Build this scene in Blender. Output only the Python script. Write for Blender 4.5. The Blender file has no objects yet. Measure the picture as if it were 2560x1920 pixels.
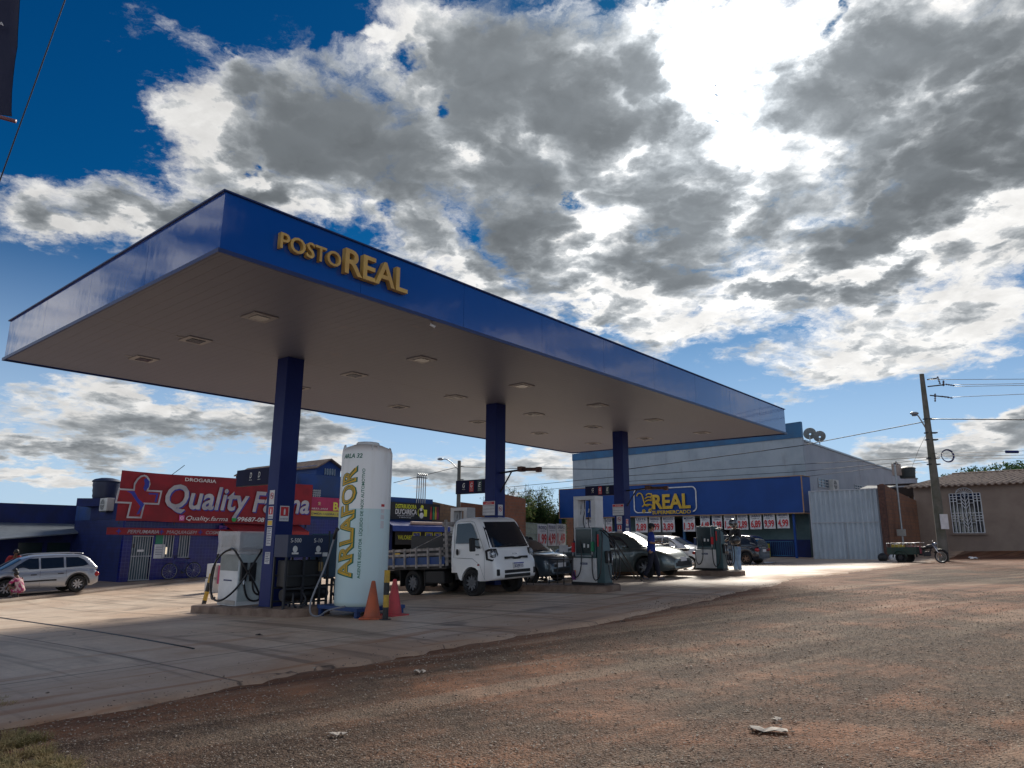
import bpy, bmesh, math, random
import numpy as np
from mathutils import Vector, Matrix, noise
random.seed(7); rng=np.random.default_rng(7)
R_=math.radians
SC=bpy.context.scene; COL=SC.collection
# ------------------------------------------------------------------ camera
CZ=1.5; FPX=1778.2; PIT=.2171; ROL=.0059; SV=2560/2212
cam=bpy.data.cameras.new('camera'); camo=bpy.data.objects.new('camera',cam); COL.objects.link(camo)
cam.sensor_width=36; cam.lens=FPX/2560*36; cam.clip_start=.05; cam.clip_end=3000
_fw=Vector((0,math.cos(PIT),math.sin(PIT))); _u0=Vector((0,-math.sin(PIT),math.cos(PIT))); _r0=Vector((1,0,0))
_ri=_r0*math.cos(ROL)+_u0*math.sin(ROL); _up=_u0*math.cos(ROL)-_r0*math.sin(ROL)
camo.matrix_world=Matrix(((_ri.x,_up.x,-_fw.x,0),(_ri.y,_up.y,-_fw.y,0),(_ri.z,_up.z,-_fw.z,CZ),(0,0,0,1)))
SC.camera=camo
def ray(px,py): return _fw+_ri*((px*SV-1280)/FPX)-_up*((py*SV-960)/FPX)
CAMP=Vector((0,0,CZ))
# ------------------------------------------------------------------ exposure
SC.view_settings.view_transform='Standard'; SC.view_settings.look='None'
SC.view_settings.exposure=0.5; SC.view_settings.gamma=1
SC.view_settings.use_curve_mapping=False
SC.render.engine='CYCLES'
# ------------------------------------------------------------------ sun
SUND=ray(1560,190).normalized()
SUN_EL=math.asin(SUND.z); SUN_AZ=math.atan2(SUND.x,SUND.y)
sl=bpy.data.lights.new('sun','SUN'); sl.energy=3.4; sl.angle=R_(15.0); sl.color=(1,.93,.82)
slo=bpy.data.objects.new('sun',sl); COL.objects.link(slo)
slo.rotation_euler=(-SUND).to_track_quat('-Z','Y').to_euler()
# ------------------------------------------------------------------ world
W=bpy.data.worlds.new('World'); W.cycles.sampling_method='MANUAL'; W.cycles.sample_map_resolution=256; SC.world=W; W.use_nodes=True
class NT:
    def __init__(s,t): s.t=t; s.n=t.nodes; s.l=t.links
    def new(s,ty,**k):
        n=s.n.new(ty)
        for a,v in k.items(): setattr(n,a,v)
        return n
    def con(s,a,b): s.l.new(a,b)
    def _in(s,sock,v):
        if v is None: return
        if isinstance(v,bpy.types.NodeSocket): s.l.new(v,sock)
        else: sock.default_value=v
    def m(s,op,a,b=None,c=None,clamp=False):
        n=s.n.new('ShaderNodeMath'); n.operation=op; n.use_clamp=clamp
        s._in(n.inputs[0],a); s._in(n.inputs[1],b); s._in(n.inputs[2],c); return n.outputs[0]
    def v(s,op,a,b=None,scale=None):
        n=s.n.new('ShaderNodeVectorMath'); n.operation=op
        s._in(n.inputs[0],a); s._in(n.inputs[1],b)
        if scale is not None: s._in(n.inputs['Scale'],scale)
        return n.outputs['Value'] if op in('DOT_PRODUCT','LENGTH','DISTANCE') else n.outputs[0]
    def ss(s,x,lo,hi,o0=0.,o1=1.):
        n=s.n.new('ShaderNodeMapRange'); n.interpolation_type='SMOOTHSTEP'
        s._in(n.inputs[0],x); n.inputs[1].default_value=lo; n.inputs[2].default_value=hi
        n.inputs[3].default_value=o0; n.inputs[4].default_value=o1; return n.outputs[0]
    def noise(s,vec,scale,detail=4,rough=.5,dist=0,col=False):
        n=s.n.new('ShaderNodeTexNoise'); s._in(n.inputs['Vector'],vec); n.inputs['Scale'].default_value=scale
        n.inputs['Detail'].default_value=detail; n.inputs['Roughness'].default_value=rough; n.inputs['Distortion'].default_value=dist
        return n.outputs['Color'] if col else n.outputs[0]
    def mix(s,f,a,b,blend='MIX'):
        n=s.n.new('ShaderNodeMix'); n.data_type='RGBA'; n.blend_type=blend
        s._in(n.inputs[0],f)
        for k,x in((6,a),(7,b)):
            if isinstance(x,(tuple,list)): x=(*x[:3],1)
            s._in(n.inputs[k],x)
        return n.outputs[2]
w=NT(W.node_tree); w.n.clear()
wo=w.new('ShaderNodeOutputWorld'); bg=w.new('ShaderNodeBackground'); w.con(bg.outputs[0],wo.inputs[0])
bg.inputs[1].default_value=.10
sky=w.new('ShaderNodeTexSky',sky_type='NISHITA'); sky.sun_disc=False; sky.sun_elevation=SUN_EL; sky.sun_rotation=SUN_AZ
sky.altitude=1000; sky.dust_density=.3; sky.air_density=1.0; sky.ozone_density=4
d=w.new('ShaderNodeTexCoord').outputs['Generated']
d=w.v('NORMALIZE',d)
sep=w.new('ShaderNodeSeparateXYZ'); w.con(d,sep.inputs[0]); dz=sep.outputs[2]
# cloud layer coordinates
pc=w.v('SCALE',d,scale=w.m('DIVIDE',1.,w.m('ADD',w.m('MAXIMUM',dz,0.),.22)))
nz=w.noise(pc,4.6,10,.60,.2); nz=w.m('SUBTRACT',nz,.5)
nzb=w.m('SUBTRACT',w.noise(pc,1.6,4,.5,.1),.5)
nzf=w.m('SUBTRACT',w.noise(w.v('ADD',pc,(3.1,7.7,1.3)),9,7,.6,.5),.5)
wn=w.v('SUBTRACT',w.noise(pc,2.2,8,.62,.0,True),(.5,.5,.5))
dw=w.v('ADD',d,w.v('SCALE',wn,scale=w.m('ADD',.10,w.m('MULTIPLY',w.m('MAXIMUM',dz,0.),.42))))
def caps(L,k=.12):
    acc=None
    for (px,py,rx,ry,rot,st) in L:
        c=ray(px,py).normalized(); e1=Vector((0,0,1)).cross(c).normalized()*-1; e2=c.cross(e1)*-1
        e2=Vector((0,0,1))-c*c.z; e2.normalize(); e1=-e1 if e1.x<0 else e1
        cr,sr=math.cos(R_(rot)),math.sin(R_(rot)); f1=e1*cr+e2*sr; f2=e2*cr-e1*sr
        a1,a2=rx/1536,ry/1536
        cb=w.new('ShaderNodeCombineXYZ')
        w.con(w.v('DOT_PRODUCT',dw,tuple(f1/a1)),cb.inputs[0]); w.con(w.v('DOT_PRODUCT',dw,tuple(f2/a2)),cb.inputs[1])
        cb.inputs[2].default_value=0
        D=w.m('MULTIPLY_ADD',w.v('LENGTH',cb.outputs[0]),st,1-st)
        acc=D if acc is None else w.m('SMOOTH_MIN',acc,D,k)
    return w.m('SUBTRACT',1.,acc)
# (px,py,rx,ry,rot,gain)
COV=[(700,290,330,190,-18,1),(480,170,90,60,-20,1),(450,260,110,120,0,1),(330,440,260,95,8,1),(180,455,120,45,5,1),(560,420,230,90,-5,1),
 (960,110,180,150,-20,1),(1150,250,330,280,-10,1),(1480,300,480,330,-15,1),(1900,150,430,330,0,1),(2150,430,330,230,10,1),
 (1700,620,330,100,12,1),(1980,720,330,85,3,1),(1350,600,260,130,-25,1),(1250,520,180,160,0,1),(1950,560,420,130,5,1),
 (1500,690,330,36,3,1),(1900,770,260,45,4,1),(2120,700,180,60,0,1),(1300,650,160,60,0,1),(300,905,280,60,3,1),(120,975,200,32,3,1),(560,915,160,50,-8,1),(330,870,110,35,0,1),(700,930,120,40,0,1),
 (60,1040,200,22,5,1),(250,1040,150,16,0,1),(960,1010,230,50,-3,1),(1200,1010,160,40,-5,1),(780,990,110,35,0,1),
 (2060,950,240,45,5,1),(2150,920,160,32,0,1),(1900,990,120,18,0,1),(900,520,200,110,-25,1),(1060,620,160,80,-25,1),(1020,330,220,170,0,1),(2250,150,300,400,0,1),(840,70,60,40,0,1)]
HOL=[(905,135,28,32,30,1),(1265,405,14,40,15,1),(1420,8,45,16,0,1),(1740,20,16,30,0,1),(1590,185,10,7,0,1),(1570,258,9,7,0,1),
 (840,510,45,30,0,1),(1020,245,18,26,0,1),(1650,745,75,28,0,1),(500,330,28,14,-60,1),(2200,760,60,22,0,1),(1300,690,90,22,-20,1),(1560,765,90,20,0,1)]
THK=[(730,270,230,120,-22,1),(560,200,100,60,-20,1),(880,370,190,110,-25,1),(1110,120,130,100,-20,1),(1260,230,160,90,-20,1),(1150,420,120,110,0,1),
 (1420,350,130,60,15,1),(1920,110,230,90,25,1),(2120,280,230,100,20,1),(1640,460,230,50,20,1),(2020,440,280,45,8,1),(1160,540,110,80,0,1),
 (1670,620,110,22,8,1),(1850,630,130,26,5,1),(1430,560,120,50,-15,1),(420,430,170,35,8,1),(400,930,220,30,0,1),(640,930,100,28,0,1),
 (160,985,130,14,0,1),(1000,1030,200,26,0,1),(2060,960,200,22,5,1),(1100,310,70,90,-20,1),(1460,450,120,45,20,1),(1800,320,150,60,20,1),(1250,80,100,60,-10,1),(1420,180,60,80,0,1)]
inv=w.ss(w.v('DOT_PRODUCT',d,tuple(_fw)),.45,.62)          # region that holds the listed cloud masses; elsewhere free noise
cov=caps(COV); hol=caps(HOL,.05); thk=caps(THK,.2)
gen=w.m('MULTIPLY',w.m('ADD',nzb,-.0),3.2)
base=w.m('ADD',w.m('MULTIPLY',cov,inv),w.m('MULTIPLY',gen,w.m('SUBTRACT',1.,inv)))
F=w.m('ADD',base,w.m('MULTIPLY',nz,1.15)); F=w.m('ADD',F,w.m('MULTIPLY',nzf,.30))
Hh=w.m('ADD',w.m('ADD',hol,-.12),w.m('ADD',w.m('MULTIPLY',nz,3.2),w.m('MULTIPLY',nzf,1.6))); 
n3a=w.m('SUBTRACT',w.noise(w.v('ADD',pc,w.v('SCALE',wn,scale=.4)),13,7,.65,.0),.5)
alpha=w.ss(w.m('ADD',F,w.m('MULTIPLY',n3a,1.1)),-.05,.50)
alpha=w.m('MULTIPLY',alpha,w.m('SUBTRACT',1.,w.m('MULTIPLY',w.ss(Hh,-.25,.75),inv)))
n3=w.m('SUBTRACT',w.noise(w.v('ADD',pc,w.v('SCALE',wn,scale=.25)),8.5,8,.62,.0),.5)
sd=w.v('DOT_PRODUCT',d,tuple(SUND))
near=w.m('POWER',w.m('MAXIMUM',sd,0.),14.)
Tv=w.m('ADD',w.m('ADD',w.m('MULTIPLY',w.ss(thk,-.85,.7,-.62,.85),1.),w.m('MULTIPLY',nz,3.0)),w.m('ADD',w.m('MULTIPLY',nzb,1.2),w.m('MULTIPLY',n3,3.0)))
bl=w.m('ABSOLUTE',w.m('SUBTRACT',w.noise(w.v('ADD',pc,w.v('SCALE',wn,scale=.22)),5.2,2.5,.5),.5))
bl2=w.m('ABSOLUTE',w.m('SUBTRACT',w.noise(w.v('ADD',w.v('ADD',pc,(5.,1.,2.)),w.v('SCALE',wn,scale=.3)),11.,3,.5),.5))
Tv=w.m('ADD',Tv,w.m('ADD',w.m('MULTIPLY',w.ss(bl,0,.13),.62),w.m('MULTIPLY',w.ss(bl2,0,.12),.34)))
Tv=w.m('ADD',Tv,w.m('SUBTRACT',.10,w.m('MULTIPLY',w.m('POWER',w.m('MAXIMUM',sd,0.),40.),.42)))
Tv=w.m('MULTIPLY',w.m('MULTIPLY',w.m('MAXIMUM',Tv,0.),w.ss(F,.0,.75,.25,1.)),w.m('MULTIPLY',w.ss(inv,0,1,.22,1.),w.ss(dz,.04,.36,.36,1.)))  # clouds outside the view thinned so they add more fill light
tr=w.m('POWER',2.71828,w.m('MULTIPLY',Tv,-2.2))
core=w.m('MULTIPLY',w.m('POWER',w.m('MAXIMUM',sd,0.),150.),9.)
bri=w.m('ADD',w.m('ADD',5.0,w.m('MULTIPLY',near,3.2)),core)
bri=w.m('MULTIPLY',bri,w.ss(w.m('ADD',nzf,w.m('MULTIPLY',n3,.8)),-.3,.3,.82,1.12))
bri=w.m('MULTIPLY',bri,w.ss(w.v('DOT_PRODUCT',d,tuple(SUND)),-.6,.45,2.7,1.))  # clouds away from the sun brightened, added fill for camera-facing surfaces
dk=w.m('ADD',.95,w.m('MULTIPLY',near,.7)); dk=w.m('MULTIPLY',dk,w.ss(w.m('ADD',nzb,n3),-.35,.35,.72,1.35))
L=w.m('ADD',w.m('MULTIPLY',bri,tr),dk)
CC=w.v('SCALE',w.mix(tr,(.90,1.0,1.09),(1.,.99,.97)),scale=w.m('MULTIPLY',L,.93))
# clear sky: deepen
g=w.new('ShaderNodeGamma'); w.con(sky.outputs[0],g.inputs[0]); g.inputs[1].default_value=1.0
hs=w.new('ShaderNodeHueSaturation'); hs.inputs['Saturation'].default_value=1.35; w.con(g.outputs[0],hs.inputs['Color'])
SK=w.v('MULTIPLY',hs.outputs[0],(.055,.32,.36))
SK=w.mix(w.ss(dz,.0,.42,1,0),SK,w.v('MULTIPLY',sky.outputs[0],(.42,.55,.64)))
SK=w.mix(w.ss(dz,.0,.40,.80,0),SK,(3.6,4.7,6.0))
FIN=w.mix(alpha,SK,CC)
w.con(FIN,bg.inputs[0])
# ------------------------------------------------------------------ frames (street grid)
YAW=.7045
A=Vector((math.sin(YAW),math.cos(YAW),0)); B=Vector((-math.cos(YAW),math.sin(YAW),0)); NN=Vector((-4.1206,9.3571,0))
HD=math.atan2(A.y,A.x)
def UV(u,v,z=0.): p=NN+A*u+B*v; return Vector((p.x,p.y,z))
def toUV(p): q=Vector((p[0],p[1],0))-NN; return q.dot(A),q.dot(B)
_hb=[(-7.6,17.7,1.69),(-2.8,14,1.45),(2.5,18.3,1.24),(7.3,23.3,1.077),(-1,19,1.41),(8.3,33,1.13),(12.2,36.5,1.15),(16.5,43,1.0),(21,36,.9),
 (-18,28,2.0),(-16,31,1.88),(-10,38,1.72),(0,0,1.47),(6,4,1.42),(-4,6,1.48),(14,14,1.15),(24,24,.95),(0,32,1.4),(-12,22,1.9),(28,46.5,.15),(36,40,.05),(45,42,.0),(29,35.5,.62),(22.3,41.5,.84),(34,55,.0),
 (2,50,1.3),(-25,20,2.2),(-30,45,2.2),(12,60,.95),(40,30,.7)]
_P=np.array(_hb); _lin=lambda x,y:1.42-.03*np.clip(x,-30,30)
_K=lambda d2:np.exp(-d2/(2*7.**2))
_D=((_P[:,None,:2]-_P[None,:,:2])**2).sum(2); _Wt=np.linalg.solve(_K(_D)+.02*np.eye(len(_P)),_P[:,2]-_lin(_P[:,0],_P[:,1]))
def gz(x,y):
    x=np.asarray(x,float); y=np.asarray(y,float)
    d2=(x[...,None]-_P[:,0])**2+(y[...,None]-_P[:,1])**2
    r=CZ-(_lin(x,y)+(_K(d2)*_Wt).sum(-1))
    return float(r) if r.ndim==0 else r
def onG(px,py,lift=0.):
    dd=ray(px,py); t=20.
    lo,hi=1.,150.
    f=lambda t:(CZ+dd.z*t)-(gz(dd.x*t,dd.y*t)+lift)
    t=1.; 
    while t<150 and f(t)>0: t+=.25
    lo,hi=t-.25,t
    for _ in range(20):
        m=(lo+hi)/2
        if f(m)>0: lo=m
        else: hi=m
    p=CAMP+dd*lo; return p
def onP(px,py,P0,D):      # ray onto the vertical plane through P0 along D -> (s along D, z)
    dd=ray(px,py); n=Vector((-D.y,D.x,0)); t=(P0-CAMP).dot(n)/dd.dot(n); p=CAMP+dd*t
    return (p-P0).dot(D),p.z
def at(px,py,dep): dd=ray(px,py); return CAMP+dd*(dep/dd.y)
# ------------------------------------------------------------------ materials
def mat(name,c,rough=.6,metal=0.,c2=None,scale=3.,bump=0.,bscale=None,coat=0.,spec=.5,detail=5,lo=.35,hi=.65,emit=None,alpha=1.,trans=0.,rv=0.):
    m=bpy.data.materials.new(name); m.use_nodes=True; t=NT(m.node_tree); p=t.n['Principled BSDF']
    p.inputs['Base Color'].default_value=(*c,1); p.inputs['Roughness'].default_value=rough; p.inputs['Metallic'].default_value=metal
    p.inputs['Coat Weight'].default_value=coat; p.inputs['Coat Roughness'].default_value=.05; p.inputs['Specular IOR Level'].default_value=spec
    if trans: p.inputs['Transmission Weight'].default_value=trans
    co=t.new('ShaderNodeTexCoord').outputs['Object']
    if c2 is None: c2=tuple(x*.82 for x in c)
    n=t.noise(co,scale,detail,.6)
    t.con(t.mix(t.ss(n,lo,hi),c,c2),p.inputs['Base Color'])
    if rv:
        t.con(t.m('ADD',t.m('MULTIPLY',t.noise(co,scale*2.3,4,.6),rv),rough-rv/2),p.inputs['Roughness'])
    if bump:
        b=t.new('ShaderNodeBump'); b.inputs['Strength'].default_value=bump; b.inputs['Distance'].default_value=.02
        t.con(t.noise(co,bscale or scale*4,6,.6),b.inputs['Height']); t.con(b.outputs[0],p.inputs['Normal'])
    if emit: p.inputs['Emission Color'].default_value=(*emit[0],1); p.inputs['Emission Strength'].default_value=emit[1]
    return m
MB_PARENT={}
def link(o,parent=None):
    COL.objects.link(o)
    if parent is not None: o.parent=parent
    return o
def tag(o,label=None,cat=None,group=None,kind=None):
    if label: o['label']=label
    if cat: o['category']=cat
    if group: o['group']=group
    if kind: o['kind']=kind
    return o
def thing(name,loc,hd,label,cat,group=None,tilt=False,sc=1.):
    o=bpy.data.objects.new(name,None); o.empty_display_size=.2; COL.objects.link(o)
    loc=Vector(loc)
    M=Matrix.Rotation(hd,4,'Z')
    if tilt:
        e=.6; nx=(gz(loc.x-e,loc.y)-gz(loc.x+e,loc.y))/(2*e); ny=(gz(loc.x,loc.y-e)-gz(loc.x,loc.y+e))/(2*e)
        q=Vector((0,0,1)).rotation_difference(Vector((nx,ny,1)).normalized()); M=q.to_matrix().to_4x4()@M
    o.matrix_world=Matrix.Translation(loc)@M@Matrix.Diagonal((sc,sc,sc,1))
    return tag(o,label,cat,group)
class MB:
    def __init__(s): s.V=[]; s.F=[]; s.M=[]; s.cur=0
    def add(s,vs,fs):
        k=len(s.V); s.V+= [tuple(v) for v in vs]; s.F+=[tuple(i+k for i in f) for f in fs]; s.M+=[s.cur]*len(fs); return s
    def box(s,x0,x1,y0,y1,z0,z1,b=0.,M=None):
        if b<=0:
            vs=[(x,y,z) for z in(z0,z1) for y in(y0,y1) for x in(x0,x1)]
            fs=[(0,2,3,1),(4,5,7,6),(0,1,5,4),(2,6,7,3),(0,4,6,2),(1,3,7,5)]
        else:
            bm=bmesh.new(); bmesh.ops.create_cube(bm,size=1)
            for v in bm.verts: v.co=Vector(((x0+x1)/2+v.co.x*(x1-x0),(y0+y1)/2+v.co.y*(y1-y0),(z0+z1)/2+v.co.z*(z1-z0)))
            bmesh.ops.bevel(bm,geom=list(bm.edges),offset=b,segments=2,affect='EDGES',profile=.5)
            bm.verts.index_update(); vs=[v.co.copy() for v in bm.verts]; fs=[[v.index for v in f.verts] for f in bm.faces]; bm.free()
        if M is not None: vs=[M@Vector(v) for v in vs]
        return s.add(vs,fs)
    def prism(s,poly,y0,y1,M=None,axis='y'):   # poly in (x,z), counter-clockwise seen from -y
        n=len(poly)
        if axis=='y': vs=[(x,y0,z) for x,z in poly]+[(x,y1,z) for x,z in poly]
        elif axis=='z': vs=[(x,z,y0) for x,z in poly]+[(x,z,y1) for x,z in poly]
        else: vs=[(y0,x,z) for x,z in poly]+[(y1,x,z) for x,z in poly]
        fs=[tuple(range(n)),tuple(range(2*n-1,n-1,-1))]+[(i,i+n,(i+1)%n+n,(i+1)%n) for i in range(n)]
        if M is not None: vs=[M@Vector(v) for v in vs]
        return s.add(vs,fs)
    def cyl(s,p0,p1,r0,r1=None,n=12,cap=True):
        p0=Vector(p0);p1=Vector(p1); r1=r0 if r1 is None else r1
        d=(p1-p0).normalized(); x=d.orthogonal().normalized(); y=d.cross(x)
        vs=[]
        for p,r in((p0,r0),(p1,r1)):
            for i in range(n): t=2*math.pi*i/n; vs.append(p+x*math.cos(t)*r+y*math.sin(t)*r)
        fs=[(i,(i+1)%n,(i+1)%n+n,i+n) for i in range(n)]
        if cap: fs+=[tuple(range(n-1,-1,-1)),tuple(range(n,2*n))]
        return s.add(vs,fs)
    def tube(s,pts,r,n=8,closed=False,sm=0):
        P=[Vector(p) for p in pts]
        if sm:
            for _ in range(sm):
                Q=[P[0]] if not closed else []
                L=len(P); rg=range(L-1) if not closed else range(L)
                for i in rg: a,b=P[i],P[(i+1)%L]; Q+=[a*.75+b*.25,a*.25+b*.75]
                if not closed: Q.append(P[-1])
                P=Q
        L=len(P); vs=[]; prev=None
        for i,p in enumerate(P):
            a=P[i-1] if(i>0 or closed) else P[i]; b=P[(i+1)%L] if(i<L-1 or closed) else P[i]
            t=(b-a).normalized() if (b-a).length>1e-9 else Vector((0,0,1))
            if prev is None: x=t.orthogonal().normalized()
            else:
                x=prev-t*prev.dot(t); x=x.normalized() if x.length>1e-6 else t.orthogonal().normalized()
            prev=x; y=t.cross(x); rr=r[i*len(r)//L] if isinstance(r,(list,tuple)) else r
            for k in range(n): q=2*math.pi*k/n; vs.append(p+x*math.cos(q)*rr+y*math.sin(q)*rr)
        fs=[]
        for i in range(L if closed else L-1):
            j=(i+1)%L
            for k in range(n): fs.append((i*n+k,i*n+(k+1)%n,j*n+(k+1)%n,j*n+k))
        if not closed: fs+=[tuple(range(n-1,-1,-1)),tuple(range((L-1)*n,L*n))]
        return s.add(vs,fs)
    def lathe(s,prof,n=24,o=(0,0,0),axis='z',cap=True):
        vs=[];o=Vector(o)
        for r,h in prof:
            for k in range(n):
                q=2*math.pi*k/n; c,sn=math.cos(q)*r,math.sin(q)*r
                vs.append(o+(Vector((c,sn,h)) if axis=='z' else Vector((c,-h,sn)) if axis=='y' else Vector((h,c,sn))))
        fs=[]
        for i in range(len(prof)-1):
            for k in range(n): fs.append((i*n+k,i*n+(k+1)%n,(i+1)*n+(k+1)%n,(i+1)*n+k))
        if cap: fs+=[tuple(range(n-1,-1,-1)),tuple(range((len(prof)-1)*n,len(prof)*n))]
        return s.add(vs,fs)
    def loft(s,secs,closed=True,cap=True):
        n=len(secs[0]); vs=[p for q in secs for p in q]; fs=[]
        for i in range(len(secs)-1):
            for k in range(n if closed else n-1): fs.append((i*n+k,i*n+(k+1)%n,(i+1)*n+(k+1)%n,(i+1)*n+k))
        if cap and closed: fs+=[tuple(range(n-1,-1,-1)),tuple(range((len(secs)-1)*n,len(secs)*n))]
        return s.add(vs,fs)
    def ball(s,c,r,seg=12,rings=8,M=None):
        rx,ry,rz=r if isinstance(r,(tuple,list)) else (r,r,r); vs=[];fs=[]
        for i in range(1,rings):
            t=math.pi*i/rings
            for k in range(seg): q=2*math.pi*k/seg; vs.append((rx*math.sin(t)*math.cos(q),ry*math.sin(t)*math.sin(q),rz*math.cos(t)))
        vs+=[(0,0,rz),(0,0,-rz)]; T,Bt=len(vs)-2,len(vs)-1
        for i in range(rings-2):
            for k in range(seg): fs.append((i*seg+k,(i+1)*seg+k,(i+1)*seg+(k+1)%seg,i*seg+(k+1)%seg))
        for k in range(seg): fs+=[(T,k,(k+1)%seg),(Bt,(rings-2)*seg+(k+1)%seg,(rings-2)*seg+k)]
        c=Vector(c); vs=[(M@Vector(v) if M is not None else Vector(v))+c for v in vs]
        return s.add(vs,fs)
    def build(s,name,m,parent=None,smooth=False,label=None,fix=True,bev=0.,ang=40):
        me=bpy.data.meshes.new(name); me.from_pydata(s.V,[],s.F); 
        ms=m if isinstance(m,(list,tuple)) else [m]
        for q in ms: me.materials.append(q)
        if len(ms)>1: me.polygons.foreach_set('material_index',s.M)
        if fix or bev:
            bm=bmesh.new(); bm.from_mesh(me)
            if fix: bmesh.ops.recalc_face_normals(bm,faces=bm.faces)
            bm.to_mesh(me); bm.free()
        if smooth:
            me.polygons.foreach_set('use_smooth',[True]*len(me.polygons))
            if smooth!='all': me.set_sharp_from_angle(angle=R_(ang))
        me.update(); o=bpy.data.objects.new(name,me); link(o,parent)
        if bev:
            q=o.modifiers.new('bevel','BEVEL'); q.width=bev; q.segments=2; q.limit_method='ANGLE'; q.angle_limit=R_(50)
        if label: o['label']=label
        return o
FNT=None
def text(s,x,y,z,h,m,parent,name='lettering',w=None,ext=.004,shear=0.,off=.0,align='LEFT',Mx=None,space=1.,line=1.,bev=0.):
    """text in local X (reading) / Z (up), facing -Y; h is capital height; w forces the width"""
    c=bpy.data.curves.new('t','FONT'); c.body=s; c.size=1; c.extrude=.001; c.shear=shear; c.offset=off; c.align_x=align; c.space_character=space; c.space_line=line
    c.resolution_u=3
    o=bpy.data.objects.new('t',c); COL.objects.link(o)
    dg=bpy.context.evaluated_depsgraph_get(); me=bpy.data.meshes.new_from_object(o.evaluated_get(dg)); 
    bpy.data.objects.remove(o); bpy.data.curves.remove(c)
    n=len(me.vertices); co=np.zeros(n*3); me.vertices.foreach_get('co',co); co=co.reshape(-1,3)
    if n==0: return None
    k=h/.72; X=co[:,0]*k; Z=co[:,1]*k
    if w is not None:
        x0,x1=X.min(),X.max(); X=(X-x0)*(w/(x1-x0)); 
        if align=='CENTER': X-=w/2
    Y=np.where(co[:,2]>0,-ext,0.)
    out=np.stack([X+x,Y+y,Z+z],1)
    if Mx is not None: out=np.array([Mx@Vector(v) for v in out])
    me.vertices.foreach_set('co',out.ravel()); me.name=name; me.materials.clear(); me.materials.append(m)
    for p in me.polygons: p.material_index=0
    me.update(); ob=bpy.data.objects.new(name,me); link(ob,parent); return ob
def dup(r,M,label,group=None):
    c=r.copy(); COL.objects.link(c); c.matrix_world=M; c['label']=label
    def rec(s,d):
        for ch in list(s.children):
            k=ch.copy(); COL.objects.link(k); k.parent=d; rec(ch,k)
    rec(r,c); 
    if group: c['group']=group
    return c
# ================================================================== GROUND
def shader_ground():
    m=bpy.data.materials.new('gravel_dirt'); m.use_nodes=True; t=NT(m.node_tree); p=t.n['Principled BSDF']
    geo=t.new('ShaderNodeNewGeometry').outputs['Position']
    big=t.noise(geo,.16,5,.6,.6); mid=t.noise(geo,.9,6,.65); fin=t.noise(geo,9,6,.7)
    dirt=t.mix(t.ss(mid,.35,.7),(.165,.060,.026),(.25,.105,.048))
    grav=t.mix(t.ss(fin,.3,.7),(.075,.050,.036),(.215,.15,.105))
    f=t.ss(t.m('ADD',t.m('MULTIPLY',big,.55),t.m('MULTIPLY',mid,.45)),.42,.60)
    # band along the slab edge is bare red earth
    q=t.v('SUBTRACT',geo,tuple(NN)); vv=t.v('DOT_PRODUCT',q,tuple(B))
    edge=t.ss(t.m('ADD',vv,t.m('MULTIPLY',t.m('SUBTRACT',mid,.5),2.4)),-3.6,-2.5)
    far=t.ss(t.v('DOT_PRODUCT',geo,(.5,1,0)),34,46)
    f2=t.m('MAXIMUM',f,t.m('MAXIMUM',t.m('MULTIPLY',edge,.8),far))
    base=t.mix(f2,grav,dirt)
    uu=t.v('DOT_PRODUCT',geo,(.80,.60,0)); vv2=t.v('DOT_PRODUCT',geo,(-.60,.80,0)); cbs=t.new('ShaderNodeCombineXYZ'); t.con(t.m('MULTIPLY',uu,.10),cbs.inputs[0]); t.con(t.m('MULTIPLY',vv2,1.5),cbs.inputs[1])
    tk=t.noise(cbs.outputs[0],1.,5,.6,1.0); base=t.mix(t.m('MULTIPLY',t.ss(tk,.5,.64),.75),base,(.075,.042,.026)); base=t.mix(t.m('MULTIPLY',t.ss(tk,.5,.36),.45),base,(.34,.26,.19))
    vo=t.new('ShaderNodeTexVoronoi'); t.con(geo,vo.inputs['Vector']); vo.inputs['Scale'].default_value=42
    vbw=t.new('ShaderNodeRGBToBW'); t.con(vo.outputs['Color'],vbw.inputs[0])
    vs=t.new('ShaderNodeTexVoronoi'); t.con(geo,vs.inputs['Vector']); vs.inputs['Scale'].default_value=95
    peb=t.mix(t.m('MULTIPLY',t.m('SUBTRACT',1.,f2),.75),base,t.mix(.35,vbw.outputs[0],(.5,.44,.38)),'MULTIPLY')
    peb=t.mix(t.m('MULTIPLY',t.m('SUBTRACT',1.,f2),.55),peb,t.v('SCALE',peb,scale=2.3))
    t.con(peb,p.inputs['Base Color']); p.inputs['Roughness'].default_value=.85; p.inputs['Specular IOR Level'].default_value=.3
    h=t.m('ADD',t.m('MULTIPLY',t.m('ADD',t.m('MULTIPLY',vo.outputs['Distance'],-1.),t.m('MULTIPLY',vs.outputs['Distance'],-.5)),t.m('SUBTRACT',1.15,f2)),t.m('MULTIPLY',fin,.5))
    h=t.m('ADD',h,t.m('MULTIPLY',mid,1.6))
    b=t.new('ShaderNodeBump'); b.inputs['Strength'].default_value=1.; b.inputs['Distance'].default_value=.045
    t.con(h,b.inputs['Height']); t.con(b.outputs[0],p.inputs['Normal'])
    return m
def axis_lines(lo,hi,c0,c1,st):
    L=list(np.arange(c0,c1+.01,st)); a=c1; s=st
    while a<hi: s=min(s*1.25,60); a+=s; L.append(a)
    a=c0; s=st
    while a>lo: s=min(s*1.25,60); a-=s; L.insert(0,a)
    return np.array(L)
xs=axis_lines(-900,900,-14,34,.6); ys=axis_lines(-60,1500,-2,52,.6)
X,Y=np.meshgrid(xs,ys,indexing='ij'); Z=gz(X,Y)
Z=np.where(np.hypot(X,Y-25)>70,np.minimum(Z,.3),Z)
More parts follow.
